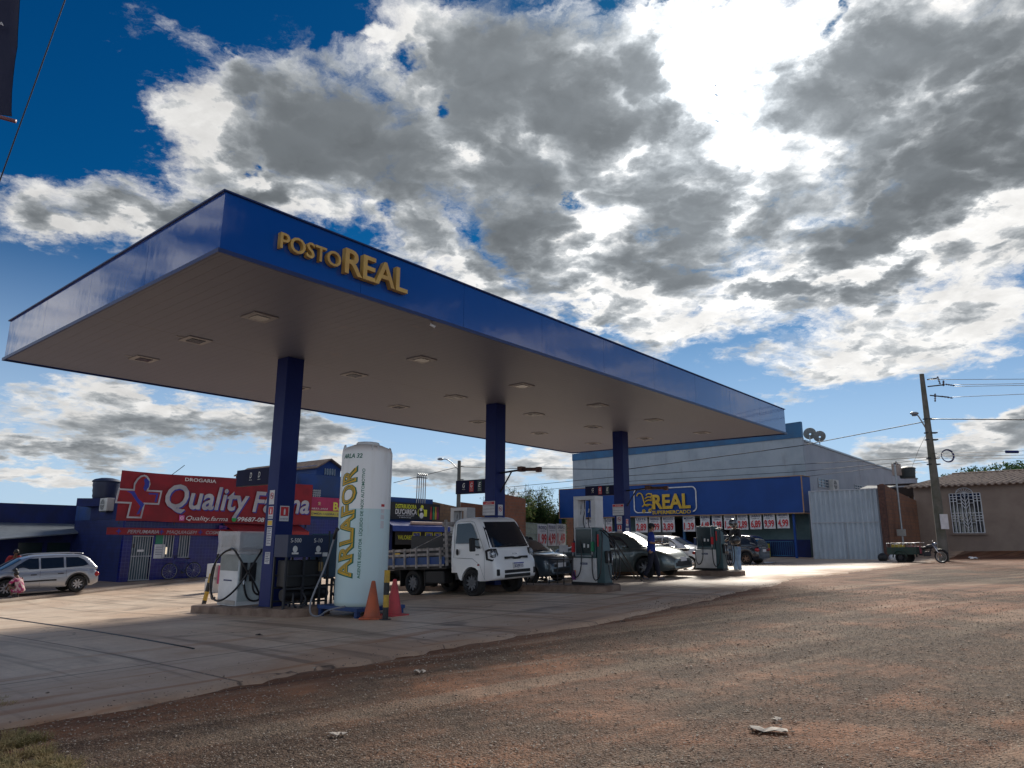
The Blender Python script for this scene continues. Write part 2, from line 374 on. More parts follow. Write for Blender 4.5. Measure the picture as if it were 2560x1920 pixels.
near=((X>-8)&(X<30)&(Y>1)&(Y<34))
for i in range(X.shape[0]):
    for j in range(X.shape[1]):
        if near[i,j]: Z[i,j]+= (noise.noise(Vector((X[i,j]*.5,Y[i,j]*.5,0)))*.015)
def gridmesh(name,P,m,parent=None):
    n0,n1=P.shape[:2]; mb=MB(); mb.V=[tuple(v) for v in P.reshape(-1,3)]
    mb.F=[(i*n1+j,(i+1)*n1+j,(i+1)*n1+j+1,i*n1+j+1) for i in range(n0-1) for j in range(n1-1)]; mb.M=[0]*len(mb.F)
    o=mb.build(name,m,parent,smooth='all',fix=False); return o
go=gridmesh('ground',np.stack([X,Y,Z],-1),shader_ground()); tag(go,kind='structure')
def shader_pad():
    m=bpy.data.materials.new('old_concrete'); m.use_nodes=True; t=NT(m.node_tree); p=t.n['Principled BSDF']
    geo=t.new('ShaderNodeNewGeometry').outputs['Position']; q=t.v('SUBTRACT',geo,tuple(NN))
    u=t.v('DOT_PRODUCT',q,tuple(A)); v=t.v('DOT_PRODUCT',q,tuple(B))
    big=t.noise(geo,.22,6,.62,.8); mid=t.noise(geo,1.1,7,.68); fin=t.noise(geo,14,6,.7)
    con=t.mix(t.ss(mid,.3,.7),(.56,.44,.33),(.72,.59,.46))
    con=t.mix(t.m('MULTIPLY',t.ss(fin,.45,.75),.35),con,(.22,.18,.15))
    # red dust: patches, thicker towards the lot edge
    dust=t.m('ADD',t.m('MULTIPLY',t.ss(big,.40,.62),.55),t.m('MULTIPLY',t.ss(t.m('ADD',v,t.m('MULTIPLY',mid,1.6)),1.9,-1.6),.75),clamp=True)
    con=t.mix(t.m('MULTIPLY',dust,.75),con,(.44,.26,.155))
    # tyre tracks: long streaks along the drive lanes
    cb=t.new('ShaderNodeCombineXYZ'); t.con(t.m('MULTIPLY',u,1.9),cb.inputs[0]); t.con(t.m('MULTIPLY',v,.12),cb.inputs[1])
    st=t.noise(cb.outputs[0],1.0,5,.6,.9)
    con=t.mix(t.m('MULTIPLY',t.ss(st,.53,.68),.55),con,(.13,.085,.06))
    cb2=t.new('ShaderNodeCombineXYZ'); t.con(t.m('MULTIPLY',u,.10),cb2.inputs[0]); t.con(t.m('MULTIPLY',v,1.7),cb2.inputs[1])
    st2=t.noise(cb2.outputs[0],1.3,5,.6,1.2)
    con=t.mix(t.m('MULTIPLY',t.ss(st2,.56,.72),.45),con,(.16,.10,.07))
    cb3=t.new('ShaderNodeCombineXYZ'); t.con(t.m('MULTIPLY',u,.22),cb3.inputs[0]); t.con(t.m('MULTIPLY',v,2.6),cb3.inputs[1])
    st3=t.noise(t.v('ADD',cb3.outputs[0],t.v('SCALE',t.noise(geo,.12,2,.5,0,True),scale=2.2)),1.,4,.6,.5)
    con=t.mix(t.m('MULTIPLY',t.m('MULTIPLY',t.ss(st3,.54,.64),t.ss(v,3.5,-.5)),.6),con,(.36,.155,.06))
    oil=t.ss(t.noise(geo,.55,3,.5,.4),.60,.70); con=t.mix(t.m('MULTIPLY',oil,.55),con,(.07,.055,.05))
    # slab joints
    def joint(c,per,off,wd):
        f=t.m('ABSOLUTE',t.m('SUBTRACT',t.m('FRACT',t.m('DIVIDE',t.m('ADD',c,off),per)),.5)); return t.m('SUBTRACT',1.,t.ss(f,0,wd/per))
    j=t.m('MAXIMUM',joint(u,6.2,3.05+.4,.035),joint(v,5.4,2.9,.035))
    # wandering cracks
    vo=t.new('ShaderNodeTexVoronoi',feature='DISTANCE_TO_EDGE'); t.con(t.v('ADD',geo,t.v('SCALE',t.noise(geo,1.3,3,.6,0,True),scale=.9)),vo.inputs['Vector']); vo.inputs['Scale'].default_value=.30
    cr=t.m('MULTIPLY',t.m('SUBTRACT',1.,t.ss(vo.outputs['Distance'],0,.006)),t.ss(big,.48,.56))
    dk=t.m('MAXIMUM',j,cr); con=t.mix(t.m('MULTIPLY',dk,.75),con,(.05,.035,.03))
    t.con(con,p.inputs['Base Color'])
    t.con(t.m('ADD',.42,t.m('MULTIPLY',t.m('MAXIMUM',mid,dust),.38)),p.inputs['Roughness'])
    b=t.new('ShaderNodeBump'); b.inputs['Strength'].default_value=.35; b.inputs['Distance'].default_value=.02
    t.con(t.m('SUBTRACT',t.m('ADD',t.m('MULTIPLY',fin,.4),t.m('MULTIPLY',mid,1.2)),dk),b.inputs['Height']); t.con(b.outputs[0],p.inputs['Normal'])
    return m
M_PAD=shader_pad()
us=np.concatenate([np.arange(-9,-4,.5),np.arange(-4,14,.12),np.arange(14,30,.25),np.arange(30,62.1,.5)]); vs=np.concatenate([[0,.12],np.arange(.5,26.5,.5)])
P=np.zeros((len(us),len(vs),3))
for i,u in enumerate(us):
    ve=-2.25+.20*noise.noise(Vector((u*.9,1.3,0)))+.28*noise.noise(Vector((u*.25,5,0)))+.14*noise.noise(Vector((u*3.1,2.,7)))+.06*noise.noise(Vector((u*9.,2.,3)))+(.0 if u<8 else .55*min(1,(u-8)/8.))
    for j,k in enumerate(vs):
        p=UV(u,ve+k); P[i,j]=(p.x,p.y,gz(p.x,p.y)+(.035 if j>0 else -.05))
po=gridmesh('concrete_forecourt',P,M_PAD); tag(po,kind='structure')
GP=lambda x,y:gz(x,y)+.035      # top of the slab
# raised pavement before the shops
k0=onG(0,1305); k1=onG(440,1255); ku0,kv0=toUV(k0); ku1,kv1=toUV(k1)
M_PAVE=mat('pavement_concrete',(.30,.24,.19),.75,c2=(.22,.15,.11),scale=.8,bump=.3)
nu=64; P=np.zeros((nu,12,3))
for i in range(nu):
    u=-14+i*1.3; vk=kv0+(kv1-kv0)*(u-ku0)/(ku1-ku0); vk=min(max(vk,15.),22.3)
    for j in range(12):
        v=vk+(26-vk)*max(0,j-1)/10; p=UV(u,v); P[i,j]=(p.x,p.y,gz(p.x,p.y)+(.0 if j==0 else .13))
pv=gridmesh('pavement',P,M_PAVE); tag(pv,kind='structure')
# loose gravel: real stones near the camera
def stones():
    ico=np.array([(1,0,0),(-1,0,0),(0,1,0),(0,-1,0),(0,0,1),(0,0,-1)],float)
    tri=np.array([(0,2,4),(2,1,4),(1,3,4),(3,0,4),(2,0,5),(1,2,5),(3,1,5),(0,3,5)])
    n=62000; d=4.2+17*rng.random(n*3)**1.9; th=rng.uniform(-.75,.75,n*3); x=np.sin(th)*d; y=np.cos(th)*d
    q=np.stack([x-NN.x,y-NN.y],1); v=q[:,0]*B.x+q[:,1]*B.y
    u=q[:,0]*A.x+q[:,1]*A.y
    dens=np.clip((-1.95-v+np.where(u>8,.5,0))/.55,0.035,1)*(.45+.55*(np.array([noise.noise(Vector((a*.45,b*.45,3)))for a,b in zip(x,y)])>-.15))
    ok=(rng.random(n*3)<dens)&(v<-1.0); x=x[ok][:n];y=y[ok][:n]; d=np.hypot(x,y)
    n=len(x); s=rng.uniform(.0045,.0125,n)*(1+.6*(rng.random(n)<.08))*np.clip(d/8,.75,1.05)
    sc=rng.uniform(.6,1.3,(n,1,3)); sc[:,:,2]*=.42
    j=ico[None]*(1+rng.uniform(-.25,.25,(n,6,3)))*sc
    a=rng.uniform(0,6.28,n); c,sn=np.cos(a),np.sin(a)
    Xr=j[:,:,0]*c[:,None]-j[:,:,1]*sn[:,None]; Yr=j[:,:,0]*sn[:,None]+j[:,:,1]*c[:,None]
    V=np.stack([Xr*s[:,None]+x[:,None],Yr*s[:,None]+y[:,None],j[:,:,2]*s[:,None]+gz(x,y)[:,None]+s[:,None]*.15+np.where((x-NN.x)*B.x+(y-NN.y)*B.y>-2.2,.038,.012)[:,None]],-1).reshape(-1,3)
    F=(tri[None]+6*np.arange(n)[:,None,None]).reshape(-1,3)
    me=bpy.data.meshes.new('gravel'); me.vertices.add(len(V)); me.vertices.foreach_set('co',V.ravel())
    me.loops.add(len(F)*3); me.loops.foreach_set('vertex_index',F.ravel()); me.polygons.add(len(F)); me.polygons.foreach_set('loop_start',np.arange(0,len(F)*3,3)); me.update(calc_edges=True)
    m=bpy.data.materials.new('gravel_stone'); m.use_nodes=True; t=NT(m.node_tree); p=t.n['Principled BSDF']
    g=t.new('ShaderNodeNewGeometry'); r=t.new('ShaderNodeValToRGB'); t.con(g.outputs['Random Per Island'],r.inputs[0])
    cr=r.color_ramp; cr.elements[0].color=(.15,.11,.085,1); cr.elements[1].color=(.52,.44,.36,1)
    e=cr.elements.new(.35); e.color=(.20,.125,.08,1); e=cr.elements.new(.7); e.color=(.29,.22,.165,1)
    t.con(r.outputs[0],p.inputs['Base Color']); p.inputs['Roughness'].default_value=.7
    me.materials.append(m); o=bpy.data.objects.new('gravel',me); link(o); tag(o,kind='stuff')
stones()
# dry grass in the near left corner
def grass():
    mb=MB()
    tufts=[(rng.uniform(-120,210),rng.uniform(1590,1740)) for _ in range(60)]+[(-10,1520),(6,1505),(14,1530),(-30,1545)]
    for tx,ty in tufts:
        if tx>60+(ty-1570)*1.1: continue
        c=onG(tx,ty); R_t=rng.uniform(.04,.13)
        for _ in range(170):
            a=rng.uniform(0,6.28); r=R_t*rng.random()**.6; x,y=c.x+math.cos(a)*r,c.y+math.sin(a)*r; z=gz(x,y); h=rng.uniform(.02,.075); le=rng.uniform(.3,1.5)*h; w_=.0028; a2=a+rng.normal(0,.8); dx,dy=math.cos(a2),math.sin(a2)
            mb.add([(x-dy*w_,y+dx*w_,z),(x+dy*w_,y-dx*w_,z),(x+dx*le*.4+dy*w_*.7,y+dy*le*.4-dx*w_*.7,z+h*.7),(x+dx*le*.4-dy*w_*.7,y+dy*le*.4+dx*w_*.7,z+h*.7),(x+dx*le,y+dy*le,z+h*rng.uniform(.5,1))],[(0,1,2,3),(3,2,4)])
    o=mb.build('dry_grass',mat('dry_grass_blade',(.34,.25,.11),.8,c2=(.15,.14,.045),scale=9,lo=.4,hi=.75),fix=False); tag(o,kind='stuff')
grass()
# ================================================================== COMMON MATERIALS
BLUE=(.012,.045,.24)
M_PILL=mat('pillar_blue_paint',(.004,.013,.105),.5,c2=(.006,.020,.13),scale=.7,spec=.25)
M_WHITE=mat('white_paint',(.72,.72,.72),.5); M_BLK=mat('black_rubber',(.012,.012,.015),.45); M_DK=mat('dark_steel',(.02,.022,.03),.5)
M_RED=mat('red_print',(.55,.02,.03),.5); M_YEL=mat('yellow_print',(.80,.50,.03),.45); M_GRN=mat('green_print',(.02,.22,.10),.5)
M_NAVY=mat('navy_panel',(.006,.008,.045),.65,spec=.2); M_WTXT=mat('white_print',(.70,.70,.70),.5); M_BTXT=mat('navy_print',(.01,.02,.12),.5)
M_ORG=mat('orange_print',(.75,.22,.03),.5); M_GALV=mat('galvanised_steel',(.34,.36,.38),.4,.7,scale=3); M_PAPER=mat('paper',(.66,.66,.68),.7)
M_CHROME=mat('chrome',(.75,.75,.78),.15,1.0); M_RUST=mat('rusty_steel',(.11,.045,.03),.7,c2=(.05,.022,.018),scale=8)
M_GLASS=mat('dark_glass',(.012,.016,.022),.06,spec=.8,c2=(.014,.018,.026)); M_TYRE=mat('tyre_rubber',(.015,.015,.016),.8,bump=.2,scale=20)
M_SKIN=mat('skin',(.32,.17,.10),.55); M_SKIN2=mat('darker_skin',(.16,.08,.05),.55); M_HAIR=mat('dark_hair',(.012,.009,.008),.6)
M_CONC=mat('island_concrete',(.24,.17,.13),.75,c2=(.14,.09,.065),scale=2.5,bump=.4)
# ================================================================== CANOPY
H0,H1,CL,CW=5.46,6.37,22.1,9.72
can=thing('station_canopy',(NN.x,NN.y,0),HD,'huge flat blue canopy on three pillars over the fuel pumps, yellow lettering on its fascia','canopy')
def shader_fascia():
    m=bpy.data.materials.new('glossy_blue_cladding'); m.use_nodes=True; t=NT(m.node_tree); p=t.n['Principled BSDF']
    co=t.new('ShaderNodeTexCoord').outputs['Object']
    t.con(t.mix(t.noise(co,.5,4,.6),(.006,.060,.29),(.008,.078,.35)),p.inputs['Base Color'])
    p.inputs['Roughness'].default_value=.09; p.inputs['Specular IOR Level'].default_value=.5; p.inputs['Coat Weight'].default_value=.6; p.inputs['Coat IOR'].default_value=1.6; p.inputs['Coat Roughness'].default_value=.04
    b=t.new('ShaderNodeBump'); b.inputs['Strength'].default_value=.16; b.inputs['Distance'].default_value=.03
    mp=t.new('ShaderNodeMapping'); mp.inputs['Scale'].default_value=(1,1,.6); t.con(co,mp.inputs[0])
    t.con(t.noise(mp.outputs[0],1.1,3,.5,.4),b.inputs['Height']); t.con(b.outputs[0],p.inputs['Normal']); t.con(b.outputs[0],p.inputs['Coat Normal'])
    return m
M_FAS=shader_fascia()
def fascia_panel(name,p0,p1,segs):
    mb=MB(); d=(Vector(p1)-Vector(p0)); L=d.length; d/=L; n=Vector((d.y,-d.x,0)); g=.006
    for k in range(segs):
        s0,s1=L*k/segs+g/2*(k>0),L*(k+1)/segs-g/2*(k<segs-1)
        a,b_=Vector(p0)+d*s0,Vector(p0)+d*s1
        mb.add([a,b_,b_+Vector((0,0,H1-H0)),a+Vector((0,0,H1-H0)),a-n*.04,b_-n*.04,b_-n*.04+Vector((0,0,H1-H0)),a-n*.04+Vector((0,0,H1-H0))],
          [(0,1,2,3),(7,6,5,4),(0,4,5,1),(3,2,6,7),(0,3,7,4),(1,5,6,2)])
    return mb.build(name,M_FAS,can)
fascia_panel('fascia',(0,0,H0),(CL,0,H0),9); fascia_panel('fascia',(CL,0.041,H0),(CL,CW-.041,H0),4)
fascia_panel('fascia',(CL,CW,H0),(0,CW,H0),9); fascia_panel('fascia',(0,CW-.041,H0),(0,.041,H0),4)
mb=MB(); e=.03
for (x0,x1,y0,y1) in((-.035,CL+.035,-.035,.0),(-.035,CL+.035,CW,CW+.035),(-.035,0,0.,CW),(CL,CL+.035,0.,CW)):
    mb.box(x0,x1,y0,y1,H0-.035,H0+.03); mb.box(x0,x1,y0,y1,H1-.012,H1+.012)
mb.build('edge_trim',mat('navy_trim',(.005,.022,.12),.4),can)
def shader_soffit():
    m=bpy.data.materials.new('lined_soffit'); m.use_nodes=True; t=NT(m.node_tree); p=t.n['Principled BSDF']
    co=t.new('ShaderNodeTexCoord').outputs['Object']; s=t.new('ShaderNodeSeparateXYZ'); t.con(co,s.inputs[0])
    f=t.m('ABSOLUTE',t.m('SUBTRACT',t.m('FRACT',t.m('DIVIDE',s.outputs[0],.20)),.5)); gr=t.m('SUBTRACT',1.,t.ss(f,0,.05))
    j=t.m('SUBTRACT',1.,t.ss(t.m('ABSOLUTE',t.m('SUBTRACT',s.outputs[1],4.66)),0,.02)); gr2=t.m('MAXIMUM',t.m('MULTIPLY',gr,.55),j)
    c=t.mix(t.noise(co,.35,4,.6,.5),(.125,.135,.19),(.155,.168,.23)); c=t.mix(t.m('MULTIPLY',t.ss(t.noise(co,1.4,5,.6),.62,.75),.18),c,(.35,.22,.16))
    t.con(t.mix(gr2,c,(.10,.09,.10)),p.inputs['Base Color']); p.inputs['Roughness'].default_value=.45
    b=t.new('ShaderNodeBump'); b.inputs['Strength'].default_value=.5; b.inputs['Distance'].default_value=.01; t.con(t.m('SUBTRACT',0.,gr),b.inputs['Height']); t.con(b.outputs[0],p.inputs['Normal'])
    return m
MB().box(.042,CL-.042,.042,CW-.042,H0+.0,H0+.05).build('soffit',shader_soffit(),can)
MB().box(.05,CL-.05,.05,CW-.05,H1-.12,H1-.06).build('roof',M_GALV,can)
M_LF=mat('lamp_frame',(.33,.32,.33),.5); M_LG=mat('lamp_glass',(.30,.31,.30),.2); M_LGD=mat('lamp_glass_dark',(.08,.09,.10),.2)
for i,u in enumerate((2.,5.98,9.5,13.05,16.4,20.)):
    for j,v in enumerate((2.33,4.75,7.17)):
        f=MB().box(u-.24,u+.24,v-.24,v+.24,H0-.022,H0-.001).build('ceiling_lamp',M_LF,can,label='square lamp recessed in the canopy soffit')
        MB().box(u-.14,u+.14,v-.14,v+.14,H0-.034,H0-.0225).build('diffuser',M_LG if j==0 or (i==2 and j==1) else M_LGD,f)
        if j and i%2==0: MB().box(u-.40,u-.245,v-.02,v+.02,H0-.012,H0-.001).build('cover_strip',M_LF,f)
M_GOLD=mat('gold_letter_paint',(.66,.42,.11),.5,c2=(.56,.34,.09))
text('POSTO',.87,-.015,5.775,.255,M_GOLD,can,'raised_letters',w=1.10,ext=.085,off=.012)
text('REAL',2.04,-.015,5.735,.43,M_GOLD,can,'raised_letters',w=1.34,ext=.10,off=.016)
def camera_body(root,x,y,z,dx=1):
    mb=MB(); mb.cyl((x,y,z),(x,y,z-.04),.02); mb.cyl((x,y,z-.04),(x+.01*dx,y-.03,z-.08),.011); mb.cyl((x+.045*dx,y-.06,z-.11),(x-.045*dx,y-.02,z-.07),.024); return mb.build('security_camera',M_WHITE,root,smooth=True)
camera_body(can,4.18,.12,H0)
PV=4.65; PU=(4.15,11.1,18.03)
for i,u in enumerate(PU):
    p=UV(u,PV); g=gz(p.x,p.y)
    mb=MB(); c=.21
    mb.box(u-c,u+c,PV-c,PV+c,g-.05,H0-.001,b=.012)
    pl=mb.build('pillar',M_PILL,can,label=('first','second','third')[i]+' blue square pillar counted from the left')
    mb=MB(); mb.box(u-.30,u+.30,PV-.30,PV+.30,g+.14,g+.19); mb.build('base_plate',M_DK,pl)
    if i: MB().tube([(u+c+.03,PV-.1,g+.2),(u+c+.03,PV-.1,H0-.01)],.022).build('downpipe',M_PILL,pl)
# stickers on the pillars
def sticker(root,x,z,wd,h,face,kind,u,g):
    # face 'L': -X face of the pillar, reading along -Y ; face 'F': -Y face, reading +X
    c=.212
    if face=='F': Mx=Matrix.Translation((u+x,PV-c,g+z))
    else: Mx=Matrix.Translation((u-c,PV-x,g+z))@Matrix.Rotation(R_(-90),4,'Z')
    o=MB().box(-wd/2,wd/2,-.003,0,0,h,M=Mx).build('notice_sticker',M_PAPER,root)
    if kind=='ext':
        MB().box(-wd*.42,wd*.42,-.005,-.003,h*.34,h*.94,M=Mx).build('red_field',M_RED,o)
        MB().prism([(-.02,h*.42),(.02,h*.42),(.02,h*.72),(.0,h*.84),(-.02,h*.72)],-.007,-.005,M=Mx).build('extinguisher_mark',M_WTXT,o)
        text('EXTINTOR',-wd*.40,-.0045,h*.10,h*.10,M_BTXT,o,'lettering',w=wd*.8,ext=.001,Mx=Mx)
    elif kind=='nos':
        mb=MB(); R=wd*.36; cz=h*.6
        for k in range(24):
            a0,a1=2*math.pi*k/24,2*math.pi*(k+1)/24
            mb.add([Mx@Vector((math.cos(q)*r,-.005,cz+math.sin(q)*r)) for q,r in((a0,R),(a1,R),(a1,R*.78),(a0,R*.78))],[(0,1,2,3)])
        mb.prism([(-R*.7,cz+R*.6),(-R*.55,cz+R*.75),(R*.7,cz-R*.6),(R*.55,cz-R*.75)],-.006,-.004,M=Mx); mb.build('ban_ring',M_RED,o)
        MB().box(-R*.6,R*.5,-.0045,-.003,cz-.012,cz+.012,M=Mx).build('cigarette_mark',M_BLK,o)
    elif kind=='txt':
        mb=MB()
        for k in range(int(h/.035)):
            mb.box(-wd*.38,wd*(.38-.2*(k%3==2)),-.0045,-.003,h-.03-k*.035,h-.018-k*.035,M=Mx)
        mb.build('print_lines',M_BTXT,o)
    elif kind=='yel':
        MB().box(-wd*.45,wd*.45,-.0045,-.003,h*.1,h*.9,M=Mx).build('yellow_field',M_YEL,o)
for i,u in enumerate(PU):
    p=UV(u,PV); g=gz(p.x,p.y)
    if i==0:
        for x,z,wd,h,k in((0,2.28,.19,.30,'nos'),(0,1.98,.19,.26,'ext'),(0,1.83,.18,.12,'yel'),(0,1.42,.18,.38,'txt'),(0,1.05,.19,.24,'txt')): sticker(can,x,z,wd,h,'L',k,u,g)
        sticker(can,-.02,1.93,.22,.32,'F','ext',u,g)
    elif i==1:
        for x,z,wd,h,k in((0,2.10,.2,.30,'nos'),(0,1.79,.19,.26,'ext')): sticker(can,x,z,wd,h,'F',k,u,g)
    else:
        for x,z,wd,h,k in((.0,1.80,.22,.27,'nos'),(0,1.52,.19,.25,'ext'),(0,1.22,.22,.27,'nos'),(0,.85,.22,.28,'nos')): sticker(can,x,z,wd,h,'L',k,u,g)
        for x,z,wd,h,k in((-.03,1.72,.15,.25,'ext'),(-.03,1.30,.22,.36,'txt'),(-.03,1.05,.19,.2,'txt')): sticker(can,x,z,wd,h,'F',k,u,g)
# notice board standing out from pillars 2 and 3 (white board, red AVISO band)
def aviso(u,where):
    p=UV(u,PV); g=gz(p.x,p.y)
    t=thing('notice_board',(NN.x,NN.y,0),HD,'white notice board with red AVISO band on the '+where,'notice board',group='notice boards on the pillars')
    Mx=Matrix.Translation((u-.235,PV+.02,g+2.10))@Matrix.Rotation(R_(-90),4,'Z')@Matrix.Diagonal((.68,1,.66,1))
    MB().box(-.34,.34,-.012,.0,0,.60,M=Mx).build('board',M_PAPER,t)
    MB().box(-.32,.32,-.015,-.012,.46,.58,M=Mx).build('red_band',M_RED,t)
    text('AVISO',-.17,-.0155,.485,.07,M_WTXT,t,'lettering',w=.34,ext=.001,Mx=Mx)
    mb=MB()
    for z in(.40,.26,.13): mb.box(-.31,.31,-.015,-.012,z,z+.012,M=Mx)
    mb.build('print_lines',M_BTXT,t)
    MB().box(u-.234,u-.2105,PV-.05,PV+.05,g+2.2,g+2.4).build('bracket',M_DK,t)
aviso(PU[1],'middle pillar, behind the truck cab'); aviso(PU[2],'third pillar, beside the supermarket logo')
# fuel price signs hanging off the pillars towards the street side
def fuelsign(u,pts,items,label):
    P0=UV(u-.0,PV)
    (s0,z0),(s1,z1),(s2,z2)=[onP(x,y,P0,B) for x,y in pts]   # top-left, bottom-left, right
    t=thing('fuel_grade_sign',(P0.x,P0.y,0),HD-math.pi/2,label,'sign',group='fuel grade signs on the pillars')
    # local +X = towards the pillar seen from -a side: local x = -B
    xl=-s0; xr=-.212
    MB().box(xl,xr,-.07,.07,z1,z0,b=.01).build('sign_box',M_NAVY,t)
    H=z0-z1; y=-.0705
    for (fx,ch,colr,sub) in items:
        cx=xl+(xr-xl)*fx; lt=H*.34; w_=lt*.72
        if colr:
            MB().box(cx-w_*.85,cx+w_*.85,y-.004,y,z1+H*.12,z1+H*.90).build('colour_tile',colr,t)
        text(ch,cx-w_/2,y-.005,z1+H*.45,lt,M_WTXT,t,'lettering',w=w_,ext=.002,shear=.2,off=.02)
        text(sub,cx-w_*.6,y-.005,z1+H*.30,H*.065,M_WTXT,t,'small_lettering',w=w_*1.2,ext=.001)
        if colr: text('ADITIVADA',cx-w_*.6,y-.005,z1+H*.19,H*.065,M_WTXT,t,'small_lettering',w=w_*1.2,ext=.001)
    MB().box(xr-.03,xr,-.05,.05,z0-.1,z0+.06).build('bracket',M_DK,t)
M_GTILE=mat('dark_green_print',(.01,.05,.05),.5)
fuelsign(PU[0],[(518,1017),(515,1052),(585,1007)],[(.40,'D',None,'DIESEL S500'),(.62,'D',None,'DIESEL S10')],'dark blue fuel sign with two white D letters on the first pillar')
fuelsign(PU[1],[(988,1039),(988,1068),(1057,1035)],[(.26,'G',None,'GASOLINA'),(.50,'G',M_RED,'GASOLINA'),(.75,'E',M_GTILE,'ETANOL')],'dark fuel sign lettered G G E on the middle pillar, above the truck')
fuelsign(PU[2],[(1266,1051),(1266,1072),(1326,1048)],[(.26,'G',None,'GASOLINA'),(.50,'G',M_RED,'GASOLINA'),(.74,'E',M_GTILE,'ETANOL')],'dark fuel sign lettered G G E on the third pillar, before the supermarket fascia')
# hose reel arms (steel brackets with rusty arms) to the right of pillars 2 and 3
def arm(u,zz,L,label,col):
    t=thing('hose_arm',(NN.x,NN.y,0),HD,label,'bracket arm',group='bracket arms on the pillars')
    x=u; y=PV-.21
    MB().tube([(x,y,zz),(x,y-L*.6,zz+.05)],.028).build('bracket_bar',M_DK,t)
    MB().tube([(x,y,zz-.55),(x,y-.42,zz+.02)],.022).build('brace',M_DK,t)
    mb=MB(); mb.tube([(x,y-L*.5,zz+.06),(x+.1,y-L,zz+.04)],.05); mb.box(x-.06,x+.12,y-L*.62,y-L*.5,zz+.0,zz+.14); mb.box(x+.03,x+.15,y-L-.05,y-L+.08,zz-.04,zz+.10); mb.build('arm',col,t,smooth=True)
arm(PU[1],3.42,1.35,'steel bracket with rusty lamp arm on the middle pillar',M_RUST)
arm(PU[2],3.30,1.55,'steel bracket with rusty arm over the supermarket fascia on the third pillar',M_RUST)
# ================================================================== ISLANDS
def island(u,v0,v1,wd,label,hh=.16):
    c=UV(u,(v0+v1)/2); t=thing('pump_island',(c.x,c.y,0),HD+math.pi/2,label,'pump island',group='raised pump islands')
    L=(v1-v0)/2; n=14; r=min(.35,wd/2*.8); secs=[]
    pts=[]
    for (cx,cy,a0) in((L-r,wd/2-r,0),(-L+r,wd/2-r,90),(-L+r,-wd/2+r,180),(L-r,-wd/2+r,270)):
        for k in range(6): q=R_(a0+k*18); pts.append((cx+math.cos(q)*r,cy+math.sin(q)*r))
    ca,sa=math.cos(HD+math.pi/2),math.sin(HD+math.pi/2)
    gg=[gz(c.x+x*ca-y*sa,c.y+x*sa+y*ca) for x,y in pts]
    s0=[(x,y,g-.05) for (x,y),g in zip(pts,gg)]; s1=[(x,y,g+.035+hh-.02) for (x,y),g in zip(pts,gg)]; s2=[(x*.985,y*.96,g+.035+hh) for (x,y),g in zip(pts,gg)]
    MB().loft([s0,s1,s2]).build('kerb',M_CONC,t,smooth=True,ang=30)
    return t
def IZ(u,v): p=UV(u,v); return gz(p.x,p.y)+.035+.16
island(PU[0],3.15,7.4,1.05,'concrete pump island under the first pillar, carrying the white tank')
island(PU[1]+.1,.7,9.0,1.0,'concrete pump island under the middle pillar, behind the truck')
island(PU[2]+.15,.35,9.0,1.0,'concrete pump island under the third pillar, beside the green-grey sedan')
# ================================================================== PHARMACY ROW (facade plane v = 23)
VF=23.
OV=UV(0,VF)
def fx(px,py,dy=0.):   # (x,z) on the row's facade plane shifted by dy
    return onP(px,py,UV(0,VF+dy),A)
def tile_mat(name,c,g,sx,sz,rough=.25,axis='xz'):
    m=bpy.data.materials.new(name); m.use_nodes=True; t=NT(m.node_tree); p=t.n['Principled BSDF']
    co=t.new('ShaderNodeTexCoord').outputs['Object']; s=t.new('ShaderNodeSeparateXYZ'); t.con(co,s.inputs[0])
    def ln(o,per): return t.m('SUBTRACT',1.,t.ss(t.m('ABSOLUTE',t.m('SUBTRACT',t.m('FRACT',t.m('DIVIDE',o,per)),.5)),.0,.10))
    h=t.m('ADD',s.outputs[0],s.outputs[1])
    gr=t.m('MAXIMUM',ln(h,sx),ln(s.outputs[2],sz))
    c2=t.mix(t.ss(t.noise(co,2.2,4,.6),.35,.7),c,tuple(x*.65 for x in c))
    t.con(t.mix(t.m('MULTIPLY',gr,.8),c2,g),p.inputs['Base Color']); p.inputs['Roughness'].default_value=rough
    return m
def brick_mat(name,c1,c2,mo,sc=1.,off=.5):
    m=bpy.data.materials.new(name); m.use_nodes=True; t=NT(m.node_tree); p=t.n['Principled BSDF']
    co=t.new('ShaderNodeTexCoord').outputs['Object']; s=t.new('ShaderNodeSeparateXYZ'); t.con(co,s.inputs[0])
    cb=t.new('ShaderNodeCombineXYZ'); t.con(t.m('ADD',s.outputs[0],s.outputs[1]),cb.inputs[0]); t.con(s.outputs[2],cb.inputs[1])
    b=t.new('ShaderNodeTexBrick'); t.con(cb.outputs[0],b.inputs[0]); b.inputs['Scale'].default_value=1
    b.inputs['Brick Width'].default_value=.30*sc; b.inputs['Row Height'].default_value=.21*sc; b.inputs['Mortar Size'].default_value=.012
    b.inputs['Color1'].default_value=(*c1,1); b.inputs['Color2'].default_value=(*c2,1); b.inputs['Mortar'].default_value=(*mo,1)
    n=t.noise(co,1.1,6,.65); t.con(t.mix(t.m('MULTIPLY',t.ss(n,.45,.7),.6),b.outputs[0],(.09,.055,.045)),p.inputs['Base Color']); p.inputs['Roughness'].default_value=.85
    bu=t.new('ShaderNodeBump'); bu.inputs['Strength'].default_value=.6; bu.inputs['Distance'].default_value=.02; t.con(t.m('SUBTRACT',t.noise(co,9,4,.6),t.m('MULTIPLY',b.outputs[1],1.2)),bu.inputs['Height']); t.con(bu.outputs[0],p.inputs['Normal'])
    return m
M_TILE=tile_mat('blue_glazed_tiles',(.006,.010,.16),(.03,.045,.20),.15,.15)
M_BLUW=mat('deep_blue_render',(.006,.018,.12),.8,c2=(.007,.014,.07),scale=1.2,bump=.1)
